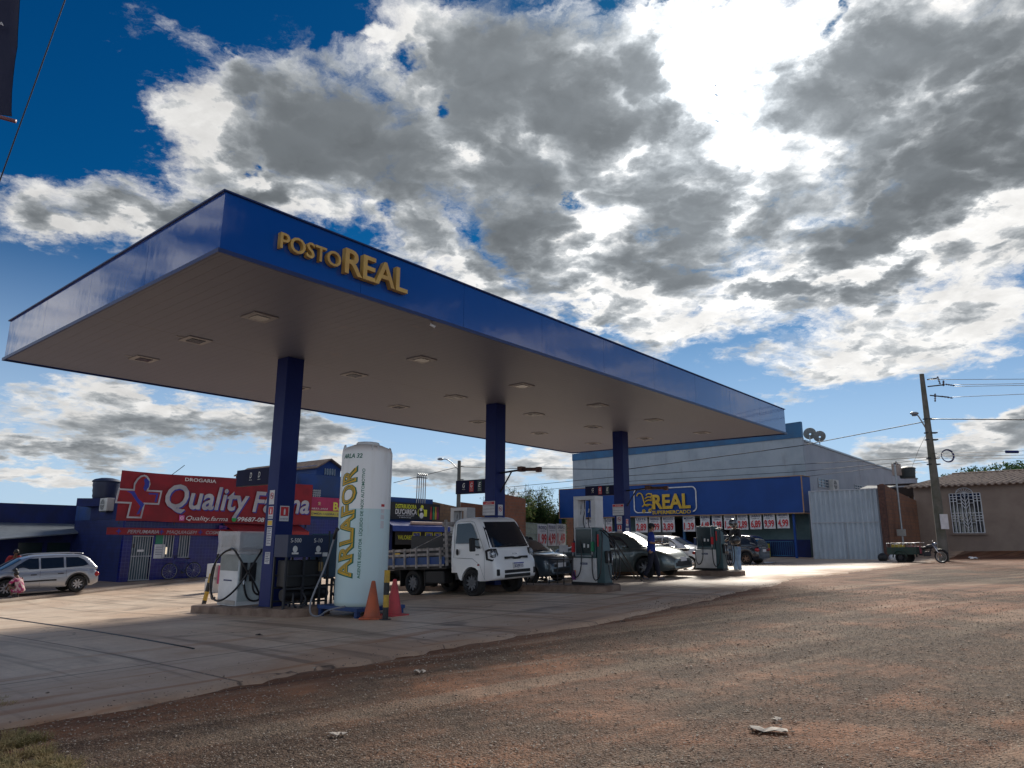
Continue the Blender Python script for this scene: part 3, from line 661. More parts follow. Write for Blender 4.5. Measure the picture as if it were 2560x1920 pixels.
M_BLUW2=mat('faded_blue_render',(.012,.055,.22),.7,c2=(.02,.05,.14),scale=.9,bump=.1)
M_STRP=tile_mat('ribbed_blue_wall',(.008,.020,.12),(.004,.010,.05),50,.16,.6)
M_BRK=brick_mat('red_brick',(.26,.10,.055),(.20,.085,.05),(.16,.12,.10)); M_BRK2=brick_mat('tan_brick',(.24,.15,.085),(.19,.12,.07),(.12,.09,.07),1.)
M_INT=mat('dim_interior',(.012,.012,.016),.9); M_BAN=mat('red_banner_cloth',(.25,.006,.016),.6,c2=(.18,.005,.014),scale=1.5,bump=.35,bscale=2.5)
M_BANW=mat('banner_silver_print',(.44,.44,.47),.5,c2=(.30,.30,.34),scale=1.6); M_BANB=mat('banner_blue_print',(.02,.03,.30),.5)
M_TILER=mat('clay_roof_tiles',(.22,.15,.11),.8,c2=(.13,.09,.07),scale=5,bump=.3)
def ldir(n): return OV
ph=thing('pharmacy',(OV.x,OV.y,0),HD,'blue tiled pharmacy under a wide red shop banner, left of the first pillar','shop building')
g=lambda u,dv=0: gz(*UV(u,VF+dv).xy)
def wall_open(x0,x1,z0,z1,y0,y1,ops,m,name,parent):   # wall slab with rectangular openings (xa,xb,za,zb)
    mb=MB(); ops=sorted(ops); cur=x0
    for xa,xb,za,zb in ops:
        if xa>cur: mb.box(cur,xa,y0,y1,z0,z1)
        if za>z0: mb.box(xa,xb,y0,y1,z0,za)
        if zb<z1: mb.box(xa,xb,y0,y1,zb,z1)
        cur=xb
    if cur<x1: mb.box(cur,x1,y0,y1,z0,z1)
    return mb.build(name,m,parent)
XL,XR=8.30,17.06
dz0=g(9.2)+.13
DOOR=(8.66,9.52,dz0-.1,1.62); 
wx0,wz1=fx(352,1148); wx1,_=fx(413,1148); _,wz0=fx(380,1203)
wm=(wx0+wx1)/2; WIN1=(wx0+.03,wm-.12,wz0,wz1); WIN2=(wm+.12,wx1-.03,wz0,wz1)
ENT=(13.1,16.0,-.4,1.75)
wall_open(XL,XR,-.8,3.4,0,.2,[DOOR,WIN1,WIN2,ENT],M_TILE,'tiled_wall',ph)
SPl=UV(XL,VF)
(s1_,zu_),(s2_,_z),(s3_,zl_)=onP(245,1078,SPl,B),onP(201,1078,SPl,B),onP(167,1090,SPl,B)
MB().box(XL,XL+.2,.2,s3_,-.8,zl_-.75).build('side_wall',M_STRP,ph)
MB().box(XL-.01,XL+.19,s2_+.001,s3_,zl_-.749,zl_).build('upper_side_wall',M_BLUW2,ph)
MB().box(XL-.02,XL+.18,.2,s2_,zl_-.748,zu_).build('upper_side_wall',M_BLUW,ph)
MB().box(XL+.2,XR,s3_-.2,s3_,-.8,3.3).build('rear_wall',M_BLUW,ph); MB().box(XL+.2,XR,.2,s3_-.2,3.2,3.3).build('roof',M_BLUW,ph)
MB().box(XR-.2,XR,.2,s3_-.2,-.8,3.2).build('party_wall',M_BLUW,ph); MB().box(XL+.2,XR-.2,3.4,3.5,-.8,3.19).build('inner_wall',M_INT,ph)
MB().box(XL+.2,XR-.2,.2,3.4,-.42,-.30).build('inner_floor',mat('shop_floor',(.12,.12,.13),.4),ph)
M_BAR=mat('silver_painted_bars',(.40,.42,.46),.45,.3); M_SHG=mat('frosted_pane',(.06,.10,.15),.15)
M_LIT=mat('lit_shop_glow',(.5,.5,.5),.5,emit=((1.,.80,.55),.55))
# barred door
d_=MB().box(DOOR[0]+.05,DOOR[1]-.05,.12,.15,DOOR[2],DOOR[3]).build('door',mat('door_panel',(.05,.10,.13),.4),ph)
mb=MB(); x0,x1=DOOR[0],DOOR[1]; zb_,zt_=dz0+.02,DOOR[3]
for k in range(9): x=x0+.03+(x1-x0-.06)*k/8; mb.box(x-.012,x+.012,-.035,-.01,zb_,zt_)
for z in(zb_,zb_+.98,zt_-.03): mb.box(x0,x1,-.04,-.005,z,z+.035)
mb.build('grille',M_BAR,d_); MB().box(x0+.03,x0+.10,-.06,-.035,zb_+1.35,zb_+1.5).build('lock',M_BLK,d_)
MB().box(x0+.22,x0+.50,-.045,-.041,zb_+1.18,zb_+1.27).build('door_plate',M_PAPER,d_)
for Wn in(WIN1,WIN2):
    f=MB().box(Wn[0],Wn[1],.10,.13,Wn[2],Wn[3]).build('window',M_SHG,ph)
    mb=MB()
    for k in range(5): x=Wn[0]+.02+(Wn[1]-Wn[0]-.04)*k/4; mb.box(x-.013,x+.013,-.04,-.012,Wn[2]-.02,Wn[3])
    for z in(Wn[2]-.03,Wn[3]-.02): mb.box(Wn[0],Wn[1],-.045,-.008,z,z+.03)
    mb.build('window_grille',M_BAR,f)
MB().box(WIN1[0]+.05,WIN1[0]+.30,.085,.098,WIN1[2]+.12,WIN1[2]+.42).build('lit_patch',M_LIT,ph)
def rectpx(px0,py0,px1,py1,dy=0.):
    x0,z1=fx(px0,py0,dy); x1,z0=fx(px1,py1,dy); return min(x0,x1),max(x0,x1),min(z0,z1),max(z0,z1)
a=rectpx(337,1156,351,1175); MB().box(a[0],a[1],-.02,-.001,a[2],a[3]).build('green_notice',mat('green_sheet',(.02,.20,.12),.5),ph)
a=rectpx(334,1176,353,1206); n_=MB().box(a[0],a[1],-.02,-.001,a[2],a[3]).build('paper_notice',M_PAPER,ph)
mb=MB(); 
for k in range(6): mb.box(a[0]+.05,a[1]-.06-.04*(k%2),-.023,-.02,a[3]-.08-k*.07,a[3]-.06-k*.07)
mb.build('print_lines',M_BTXT,n_)
text('SANITARIOS',*(lambda q:(q[0],-.005,q[1]))(fx(246,1150)),.075,M_WTXT,ph,'small_lettering',w=.45,ext=.002)
# poster with violet picture by the entrance
a=rectpx(474,1135,488,1172); MB().box(a[0],a[1],-.02,-.001,a[2],a[3]).build('violet_poster',mat('violet_poster',(.03,.06,.35),.4,c2=(.30,.12,.5),scale=7,lo=.45,hi=.6),ph)
# sign strip
sx0,sz1=fx(231,1141,-.15); _,sz0=fx(231,1157,-.15)
st=MB().box(sx0,13.2,-.18,-.13,1.66,1.95).build('sign_strip',M_BAN,ph)
text('PERFUMARIA',8.35,-.183,1.72,.15,M_BANW,st,'lettering',w=1.30,ext=.004,shear=.25,off=.01)
text('MAQUIAGEM',9.98,-.183,1.72,.15,M_BANW,st,'lettering',w=1.35,ext=.004,shear=.25,off=.0)
text('COSMÉTICOS',11.75,-.183,1.72,.15,M_BANW,st,'lettering',w=1.35,ext=.004,shear=.25,off=.01)
for x in(8.0,9.76,11.50): MB().box(x-.09,x+.09,-.186,-.18,1.775,1.825).box(x-.025,x+.025,-.1865,-.1855,1.70,1.90).build('cross_mark',M_BANB,st)
aw=MB().prism([(0,0),(.9,-.38),(.9,-.44),(.86,-.44),(0,-.06)],12.6,16.6,axis='x')
aw=MB(); 
aw.add([(12.6,-.15,2.22),(16.6,-.15,2.22),(16.6,-1.1,1.88),(12.6,-1.1,1.88),(12.6,-1.1,1.62),(16.6,-1.1,1.62),(12.6,-.15,2.18),(16.6,-.15,2.18),(16.6,-1.07,1.85),(12.6,-1.07,1.85),(12.6,-1.07,1.62),(16.6,-1.07,1.62)],
 [(0,1,2,3),(3,2,5,4),(7,6,9,8),(8,9,10,11),(4,5,11,10),(0,6,7,1),(0,3,9,6),(1,7,8,2),(3,4,10,9),(2,8,11,5)])
aw.build('red_awning',mat('red_awning_cloth',(.32,.02,.022),.6,c2=(.25,.015,.018),scale=2,bump=.3,bscale=3),ph)
# banner, a sagging cloth on a frame
bn=thing('shop_banner',(OV.x,OV.y,0),HD,'long red pharmacy banner with white cross logo above the blue tiled wall','banner')
bx0,bx1=7.75,17.1; n=40; mz=12; V=[];F=[]
def bz(x,k): 
    t=(x-bx0)/(bx1-bx0); top=4.30-.05*math.sin(t*9)*.5-.03*t; bot=2.22+.02*math.sin(t*14)
    return bot+(top-bot)*k
mb=MB()
for i in range(n+1):
    for j in range(mz+1):
        x=bx0+(bx1-bx0)*i/n; z=bz(x,j/mz); V.append((x,-.42+.018*noise.noise(Vector((x*1.1,z*1.3,4)))+.02*noise.noise(Vector((x*3,z*.6,9))),z))
k=len(V); V2=[(x,y+.03,z) for x,y,z in V]
for i in range(n):
    for j in range(mz):
        q=i*(mz+1)+j; F.append((q,q+mz+1,q+mz+2,q+1)); F.append((k+q,k+q+1,k+q+mz+2,k+q+mz+1))
mb.add(V+V2,F); mb.build('cloth',M_BAN,bn,smooth='all',fix=False)
mb=MB(); 
for x in(7.9,10.2,12.5,14.8,16.9): mb.tube([(x,-.34,2.1),(x,-.34,4.25)],.025); mb.tube([(x,-.34,2.5),(x,.0,2.5)],.02)
mb.tube([(7.8,-.34,2.3),(17,-.34,2.3)],.025); mb.tube([(7.8,-.34,4.2),(17,-.34,4.15)],.025)
mb.tube([(9.8,-.34,4.2),(10.5,-.1,4.75)],.015); mb.tube([(13.3,-.34,4.15),(14.1,-.1,4.55)],.015)
mb.build('frame',M_DK,bn)
yb=-.475
def crossp(cx,cz,s,y,m,name,ins=0.,sh=.12):
    r=s*.36-ins; w1=s*.17-ins; w2=s*.5-ins
    P=[(-w1,-w2),(w1,-w2),(w1,-w1),(w2,-w1),(w2,w1),(w1,w1)]
    for q in range(7): a_=R_(20+q*23.3); P.append((math.cos(a_)*(w1+.0+s*.03),w1+s*.02+ (math.sin(a_))*(w2-w1)))
    P+= [(-w1,w1),(-w2,w1),(-w2,-w1),(-w1,-w1)]
    return MB().prism([(cx+x+z*sh,cz+z) for x,z in P],y-.004,y,).build(name,m,bn)
cx_,cz_=fx(300,1073,-.45)
crossp(cx_,cz_,1.80,yb,M_BANW,'logo_outline'); crossp(cx_,cz_,1.80,yb-.005,M_BAN,'logo_cross',.07)
mb=MB(); mb.add([(cx_+x+z*.12,yb-.0105,cz_+z) for x,z in[(-.55,.20),(-.25,.22),(-.02,-.08),(.28,-.30),(.16,-.72),(.06,-.74),(.14,-.40),(-.10,-.16),(-.36,.12)]],[(0,1,8),(1,7,8),(1,2,7),(2,6,7),(2,3,6),(3,4,6),(4,5,6)])
mb.add([(cx_+x+z*.12,yb-.0105,cz_+z) for x,z in[(.18,.24),(.30,.42),(.28,.66),(.12,.80),(.02,.74),(.10,.55),(.08,.36)]],[(0,1,2,3,4,5,6)]); mb.add([(cx_+x+z*.12,yb-.0105,cz_+z) for x,z in[(.36,.18),(.76,.18),(.76,-.20),(.68,-.20),(.68,.12),(.36,.12)]],[(0,1,4,5),(1,2,3,4)])
mb.build('logo_ribbon',M_BANB,bn)
qx0,_=fx(356,1080,-.45); qx1,_=fx(578,1090,-.45); qx2,_=fx(529,1100,-.45)
_,qzb=fx(400,1100,-.45); _,qzt=fx(400,1040,-.45)
hh=qzt-qzb
for dx,y,m,nm in((.05,yb-.001,M_BANB,'blue_shadow_lettering'),(0,yb-.007,M_BANW,'lettering')):
    text('Quality',qx0+dx,y,qzb-dx+.04,hh*.86,m,bn,nm,w=3.95,ext=.003,shear=.18,off=.02,space=1.0)
    text('Farma',qx0+4.15+dx,y,qzb-dx+.02,hh*.80,m,bn,nm,w=3.15,ext=.003,shear=.18,off=.02,space=1.0)
dxx,dzz=fx(398,1050,-.45); text('DROGARIA',dxx,yb,4.02,.155,M_WTXT,bn,'small_lettering',w=1.45,ext=.004,off=.012)
ix,iz=fx(402,1125,-.45); text('Quality.farma',ix-.02,yb,iz+.03,.20,M_WTXT,bn,'lettering',w=1.95,ext=.004,shear=.25,off=.0)
px_,_=fx(512,1125,-.45); text('99687-0810',px_,yb,iz+.04,.20,M_WTXT,bn,'lettering',w=1.75,ext=.004,shear=.15,off=.02)
mb=MB(); mb.box(ix-.33,ix-.10,yb-.004,yb,iz,iz+.23,b=.001); mb.build('round_icon',mat('pink_icon',(.60,.10,.35),.5),bn)
MB().lathe([(.07,0),(.045,0)],16,(ix-.215,yb-.006,iz+.115),'y',cap=False).build('icon_ring',M_WTXT,bn)
MB().lathe([(.12,0),(.12,.004)],16,(px_-.17,yb-.003,iz+.13),'y').build('green_icon',mat('green_icon',(.02,.35,.08),.5),bn)
# water tank and air conditioner on the pharmacy
def watertank(p,r,h,label,m=None):
    t=thing('water_tank',p,0,label,'water tank',group='roof water tanks')
    pr=[(r*.86,0)]+[(r*(.88+.10*k/6)+.02*(k%2),h*.78*k/6) for k in range(1,7)]+[(r*1.06,h*.80),(r*1.06,h*.84)]
    MB().lathe(pr,28).build('tank_body',m,t,smooth=True); MB().lathe([(r*1.08,h*.84),(r*.9,h*.93),(r*.45,h*1.0),(r*.2,h*1.0)],28).build('lid',m,t,smooth=True)
    return t
M_TB=mat('dark_blue_plastic',(.010,.020,.06),.5)
qq_=UV(XL+.65,VF+(onP(226,1078,SPl,B)[0])); q=at(226,1078,qq_.y+.2); wt=watertank((q.x,q.y,q.z),.56,.95,'dark blue round water tank on the roof beside the red banner',M_TB)
MB().box(-.9,.9,-.6,.6,-.35,0).build('tank_base',M_BLUW,wt)
def acunit(p,hd,label,s=1.,br=True):
    t=thing('air_conditioner',p,hd,label,'air conditioner',group='wall air conditioners')
    b_=MB().box(-.40*s,.40*s,-.30,0,0,.55*s,b=.015).build('casing',mat('ac_casing',(.55,.55,.53),.5),t)
    mb=MB(); 
    for r in(.22,.17,.12,.07): mb.lathe([(r*s,0),(r*s-.012,0)],24,(-.10*s,-.312,.27*s),'y',cap=False)
    mb.box(-.33*s,.13*s,-.309,-.307,.26*s,.28*s); mb.build('fan_grille',M_WHITE,b_)
    MB().lathe([(.235*s,0),(.235*s,.004)],24,(-.10*s,-.302,.27*s),'y').build('fan_opening',M_BLK,b_)
    MB().box(-.36*s,.36*s,-.28,.05,-.05,-.002).build('bracket',M_DK,t); return t
qq_=UV(XL-.02,VF+onP(238,1104,SPl,B)[0]); q=Vector((qq_.x,qq_.y,onP(238,1104,SPl,B)[1])); acunit((q.x,q.y,q.z),HD+math.pi*-.5,'white air conditioner between water tank and red banner')
# low building left of the pharmacy
lb=thing('low_blue_building',(OV.x,OV.y,0),HD,'low dark blue building with sheet awning behind the silver estate car','building')
yy=6.5
lx0,_=fx(-60,1160,yy); lx1=XL-.05
lw=[(px,)+fx(px,1200,yy) for px in(40,95,108,150)]
def lr(px0,py0,px1,py1): a,b_=fx(px0,py0,yy),fx(px1,py1,yy); return (a[0],b_[0],b_[1],a[1])
LO=[lr(40,1172,90,1200),lr(103,1172,150,1200),lr(203,1156,225,1245)]
wall_open(lx0-8,lx1+1.0,-1.,3.05,yy,yy+.2,LO,M_BLUW,'wall',lb)
MB().box(lx0-8,lx1+1.,yy+3,yy+3.2,-1,3.0).build('rear_wall',M_INT,lb)
for o_ in LO[:2]: MB().box(o_[0],o_[1],yy+.1,yy+.14,o_[2],o_[3]).build('window',mat('green_dark_pane',(.012,.035,.035),.15),lb)
MB().box(LO[2][0],LO[2][1],yy+.1,yy+.14,-.6,LO[2][3]).build('door',mat('grey_blue_door',(.06,.11,.17),.5),lb)
(a0,z0_),(a1,z1_)=fx(-80,1170,3.2),fx(195,1148,5.6)
MB().add([(a0,3.2,z0_),(a1,5.4,z1_),(a1,yy,z1_+.35),(a0,yy,z1_+.35),(a0,3.2,z0_-.05),(a1,5.4,z1_-.05),(a1,yy,z1_+.30),(a0,yy,z1_+.30)],[(0,1,2,3),(7,6,5,4),(0,4,5,1),(1,5,6,2),(0,3,7,4),(3,2,6,7)]).build('sheet_awning',mat('dull_metal_sheet',(.22,.25,.28),.4,.3),lb)
MB().box(-.0,.9,yy-.05,yy-.01,.2,.9).build('framed_notice',M_BLK,lb)
# tent roof, small house and pole far left
def sheet_roof(p,hd,L,Wd,h,label,name,cat,m):
    t=thing(name,p,hd,label,cat)
    MB().add([(-L/2,-Wd/2,0),(L/2,-Wd/2,0),(L/2,Wd/2,0),(-L/2,Wd/2,0),(0,0,h)],[(0,1,4),(1,2,4),(2,3,4),(3,0,4),(3,2,1,0)]).build('pyramid_roof',m,t)
    mb=MB(); mb.box(-L/2,L/2,-Wd/2-.01,-Wd/2,-.35,.0); mb.box(L/2,L/2+.01,-Wd/2,Wd/2,-.35,0.); mb.build('valance',M_WHITE,t)
    mb=MB()
    for x in(-L/2,L/2):
        for y in(-Wd/2,Wd/2): mb.tube([(x,y,-.1),(x,y,-4)],.05)
    mb.build('tent_legs',M_WHITE,t)
q=at(-10,1128,52); sheet_roof((q.x,q.y,q.z),.2,4.6,4.6,1.35,'tan pyramid tent roof at the far left edge','tent','tent',mat('tan_canvas',(.42,.26,.17),.8))
q=at(140,1138,60); hs_=thing('small_house',(q.x,q.y,q.z-3),.2,'small distant house with clay roof left of the pharmacy','house')
MB().box(-1,1,0,3,0,3.1).build('wall',M_WHITE,hs_); MB().prism([(-1.2,3.05),(1.2,3.05),(.9,3.6),(-.6,3.6)],-.2,3.2).build('roof',M_TILER,hs_)
def lampstreet(p,hd,hpole,hl,reach,label,r0=.12,wood=None,rise=.9,ang=0.,head=.5):
    t=thing('street_lamp',p,hd,label,'street lamp',group='street lamps on poles')
    MB().tube([(0,0,-.5),(0,0,hpole)],[r0,r0*.7],n=10).build('pole',wood or mat('weathered_pole',(.10,.10,.09),.8),t,smooth='all')
    MB().tube([(0,0,hl),(reach*.5,0,hl+rise*.75),(reach*.8,0,hl+rise),(reach,0,hl+rise)],.03,sm=2).build('lamp_arm',M_GALV,t,smooth='all')
    MB().ball((reach+head*.5,0,hl+rise),(head*.6,.13,.09)).build('lamp_head',M_GALV,t,smooth='all')
    return t
q=at(154,1147,70); lampstreet((q.x,q.y,q.z-5.5),math.pi,7.4,6.5,2.,'tiny distant street lamp left of the pharmacy')
# ---------------------------------------------------------------- tall blue house with gable + restaurant
rs=thing('restaurant_building',(OV.x,OV.y,0),HD,'tall blue building with a restaurant banner and grey roller shutter, left of the white tank','building')
SH=(17.75,19.95,-.35,1.70)
wall_open(XR+.01,22.3,-.8,4.85,.02,.22,[SH]+[rectpx(640+p,1058,649+p,1074,.02) for p in(1,)]+[rectpx(674,1058,689,1077,.02)][:0]+[(20.0,20.9,3.75,4.35)],M_BLUW2,'upper_wall',rs)
MB().box(XR+.01,22.3,-.01,.0195,-.8,2.6).box(XR+.01,17.7,-.012,.0,-.8,-.79).build('tiled_dado',M_TILE,rs) if False else None
wall_open(XR+.01,22.3,-.8,2.55,-.03,.015,[SH],M_TILE,'tiled_lower_wall',rs)
MB().box(22.1,22.3,.22,8,-.8,4.85).build('side_wall',M_BLUW2,rs); MB().box(XR+.01,XR+.21,.22,8,-.8,4.85).build('side_wall',M_BLUW2,rs)
MB().box(XR+.21,22.1,.22,8,4.7,4.85).build('flat_roof',M_BLUW2,rs); MB().box(XR+.2,22.2,1.2,1.3,-.8,4.7).build('inner_wall',M_INT,rs)
sh=MB()
for k in range(27): z=SH[2]+(SH[3]-SH[2])*k/27; sh.box(SH[0],SH[1],.06+.02*(k%2),.10,z,z+(SH[3]-SH[2])/27-.004)
sh.build('roller_shutter',mat('grey_shutter',(.20,.24,.28),.45,.4),rs)
for r_ in (rectpx(674,1057,690,1077,.02),): 
    f=MB().box(r_[0],r_[1],-.06,.018,r_[2],r_[3]).build('window',M_SHG,rs); mb=MB()
    for k in range(4): x=r_[0]+(r_[1]-r_[0])*(k+.5)/4; mb.box(x-.015,x+.015,-.09,-.06,r_[2],r_[3])
    for k in range(4): z=r_[2]+(r_[3]-r_[2])*(k+.5)/4; mb.box(r_[0],r_[1],-.085,-.062,z-.015,z+.015)
    mb.build('window_grille',M_BAR,f)
gy=3.0; gx0,_=fx(684,1010,gy); gx1,_=fx(736,1010,gy); gpx,gpz=fx(710,991,gy); _,gez=fx(733,1010,gy)
gbx=thing('gabled_tower',(OV.x,OV.y,0),HD,'blue gabled top storey with tiled roof rising behind the restaurant','building')
MB().prism([(gx0,4.85),(gx1,4.85),(gx1,gez),(gpx,gpz-.1),(gx0,gez)],gy,gy+9).build('wall',M_BLUW2,gbx)
for sgn,xe in((-1,gx0-.15),(1,gx1+.15)):
    zt=gpz; ze=gez-.1
    MB().add([(gpx,gy-.3,zt),(xe,gy-.3,ze),(xe,gy+9,ze),(gpx,gy+9,zt),(gpx,gy-.3,zt-.08),(xe,gy-.3,ze-.08),(xe,gy+9,ze-.08),(gpx,gy+9,zt-.08)],[(0,1,2,3),(4,7,6,5),(0,4,5,1),(1,5,6,2),(2,6,7,3)]).build('roof_slope',M_TILER,gbx)
wq=((gx0+gx1)/2-.3,(gx0+gx1)/2+.4); f=MB().box(wq[0],wq[1],gy-.05,gy-.001,5.2,5.55).build('window',M_SHG,gbx)
mb=MB(); [mb.box(wq[0]+.0+k*.175-.015,wq[0]+k*.175+.015,gy-.08,gy-.05,5.18,5.57) for k in range(5)]; mb.build('window_grille',M_BAR,f)
bb=thing('restaurant_banner',(OV.x,OV.y,0),HD,'magenta and yellow restaurant banner reading BAR on the tall blue building','banner')
M_MAG=mat('magenta_print',(.36,.02,.10),.5); bx=17.12
MB().box(bx,21.6,-.12,-.06,2.98,3.68).build('magenta_board',M_MAG,bb); MB().box(bx,21.6,-.12,-.06,2.70,2.975).build('yellow_board',mat('pale_yellow_print',(.55,.50,.10),.5),bb)
text('BAR',18.65,-.122,3.04,.42,mat('lemon_print',(.70,.66,.08),.5),bb,'lettering',w=1.15,ext=.004,off=.03)
text('RESTAURANTE',19.0,-.122,3.54,.085,M_WTXT,bb,'small_lettering',w=.9,ext=.003)
text('99833-3923',17.2,-.122,3.04,.09,M_WTXT,bb,'small_lettering',w=1.1,ext=.003,shear=.2)
text('COMIDA CASEIRA - SALGADOS - CALDOS',17.2,-.122,2.78,.10,M_BTXT,bb,'small_lettering',w=3.6,ext=.003,off=.01)
MB().lathe([(.05,.18),(.09,.12),(.05,.06),(.10,0)],10,(17.75,-.13,3.26)).build('chef_mark',mat('peach_print',(.6,.35,.25),.5),bb)
# ---------------------------------------------------------------- drinks shop
ds=thing('drinks_shop',(OV.x,OV.y,0),HD,'blue drinks shop with black sign and blue awning, seen between tank and truck','shop building')
wall_open(22.32,27.9,-.7,2.60,.0,.2,[(22.9,27.5,-.2,2.0)],M_BLUW,'wall',ds)
MB().box(22.32,26.05,.05,.25,2.60,3.95).build('parapet',M_BLUW2,ds)
MB().box(22.32,27.9,3.,3.2,-.7,2.6).build('inner_wall',M_INT,ds); MB().box(22.32,27.9,.2,3.,2.45,2.55).build('ceiling',M_INT,ds); MB().box(27.7,27.9,.2,3,-.7,2.45).build('side_wall',M_BLUW,ds)
aw=MB(); x0,x1=21.9,28.4
aw.loft([[(x0,-.02,2.62),(x0,-.6,2.52),(x0,-1.2,2.30),(x0,-1.25,2.0),(x0,-1.2,2.0),(x0,-1.15,2.27),(x0,-.6,2.48),(x0,-.02,2.58)],[(x1,-.02,2.62),(x1,-.6,2.52),(x1,-1.2,2.30),(x1,-1.25,2.0),(x1,-1.2,2.0),(x1,-1.15,2.27),(x1,-.6,2.48),(x1,-.02,2.58)]])
aw.build('blue_awning',mat('blue_awning_cloth',(.012,.035,.20),.55,c2=(.02,.05,.24),scale=1.5,bump=.4,bscale=3),ds)
MB().tube([(23.4,-1.0,2.47),(28.3,-.9,2.49)],.09).build('rolled_edge',mat('dusty_pink_cloth',(.45,.33,.28),.7),ds)
MB().box(22.35,26.5,-.13,-.03,2.70,3.66).build('sign_board',M_BLK,ds)
M_LEM=mat('lemon_sign_print',(.62,.66,.04),.5)
lx,_=fx(846,1100,-.13)
text('DISTRIBUIDORA',22.95,-.133,3.32,.24,M_LEM,ds,'lettering',w=1.62,ext=.004,off=.02); text("DU'CARECA",22.95,-.133,2.99,.29,M_WTXT,ds,'lettering',w=1.65,ext=.004,off=.02)
text('PEÇA PELO WHATSAPP',23.1,-.133,2.87,.07,M_WTXT,ds,'small_lettering',w=1.3,ext=.003); text('9 9649-9150',23.25,-.133,2.76,.07,M_WTXT,ds,'small_lettering',w=.9,ext=.003)
mb=MB(); mb.lathe([(.17,0),(.17,.006)],16,(24.98,-.135,2.95),'y'); mb.lathe([(.10,0),(.10,.006)],14,(24.93,-.141,3.30),'y'); mb.build('mug_mark',M_WTXT,ds)
mb=MB(); mb.lathe([(.28,0),(.24,0)],20,(24.95,-.139,3.12),'y',cap=False); mb.box(25.18,25.42,-.138,-.133,2.9,3.3); mb.lathe([(.12,0),(.12,.006)],12,(25.0,-.138,3.45),'y'); mb.build('glass_mark',M_LEM,ds)
for x,c in((25.75,(.45,.05,.04)),(25.98,(.04,.30,.10)),(26.15,(.55,.30,.04)),(26.32,(.25,.02,.10))):
    MB().prism([(x-.07,2.74),(x+.07,2.74),(x+.07,3.1),(x+.03,3.25),(x+.03,3.5),(x-.03,3.5),(x-.03,3.25),(x-.07,3.1)],-.139,-.133).build('bottle_picture',mat('bottle_print',c,.4),ds)
text('VALORES',23.3,-.02,1.55,.24,M_LEM,MB().box(23.1,27.2,-.015,.0,1.25,2.0).build('price_panel',M_BLK,ds),'lettering',w=1.1,ext=.003,off=.02)
for x in(24.75,25.75,26.5): f=MB().box(x-.32,x+.32,-.022,-.016,1.35,1.97).build('yellow_frame',M_LEM,ds); MB().box(x-.26,x+.26,-.027,-.0225,1.42,1.92).build('picture',mat('blue_picture',(.03,.06,.30),.5,c2=(.3,.3,.35),scale=5,lo=.5,hi=.6),f)
MB().box(22.6,23.0,-.6,-.56,-.1,.9).build('yellow_sign',M_YEL,ds)
# galvanised conduit rack on the parapet
cdt=thing('conduit_rack',(OV.x,OV.y,0),HD,'row of galvanised pipes standing on the blue parapet above the drinks sign','pipes')
for k in range(5): x=24.65+k*.17; MB().tube([(x,-.02,3.68),(x,-.02,5.35)],.03).tube([(x,-.02,5.33),(x+.02,-.08,5.43),(x+.02,-.14,5.35)],.035).build('pipe',M_GALV,cdt)
MB().box(24.55,25.45,-.06,-.03,5.18,5.23).build('pipe_clamp',M_DK,cdt)
# brick walls behind
def wallthing(name,pts,zt,zb,m,label,cat,th=.2):
    P=[Vector((p[0],p[1],0)) for p in pts]; d=(P[1]-P[0]).normalized(); L=(P[1]-P[0]).length
    t=thing(name,P[0],math.atan2(d.y,d.x),label,cat)
    zt=zt if isinstance(zt,tuple) else (zt,zt)
    MB().prism([(0,zb),(L,zb),(L,zt[1]),(0,zt[0])],0,th).build('wall',m,t); return t,L
b0=UV(26.1,VF+.3); b1=UV(30.2,VF+.3)
wallthing('brick_wall',(b0,b1),(3.86,3.42),-.6,M_BRK2,'tan brick wall right of the drinks shop, topped by sky','wall')
b0=UV(27.9,VF+.05); b1=UV(30.4,VF+.05); wallthing('blue_wall',(b0,b1),2.42,-.6,M_BLUW,'low blue wall below the tan brick wall','wall')
b0=UV(30.0,VF-1.6); b1=UV(33.4,VF-1.3); wallthing('red_brick_wall',(b0,b1),(4.55,4.3),-.6,M_BRK,'tall red brick wall left of the middle pillar, dark in the shade','wall')
b0=UV(33.0,VF+4.6); b1=UV(48.,VF+4.8); wallthing('boundary_wall',(b0,b1),(4.25,3.6),-.6,M_BRK,'long brick wall overgrown by bushes between middle pillar and supermarket','wall')
# pole with lamp behind the drinks shop
q=at(989,1150,46); lp=lampstreet((q.x,q.y,gz(q.x,q.y)),math.pi,6.55,5.9,1.05,'grey street lamp on a wooden pole behind the drinks shop',.16,rise=.75,head=.35)
mb=MB(); mb.box(-.28,.1,-.1,.1,5.0,5.2); mb.box(-.3,.05,-.06,.06,5.3,5.36); mb.build('transformer_bracket',M_DK,lp)
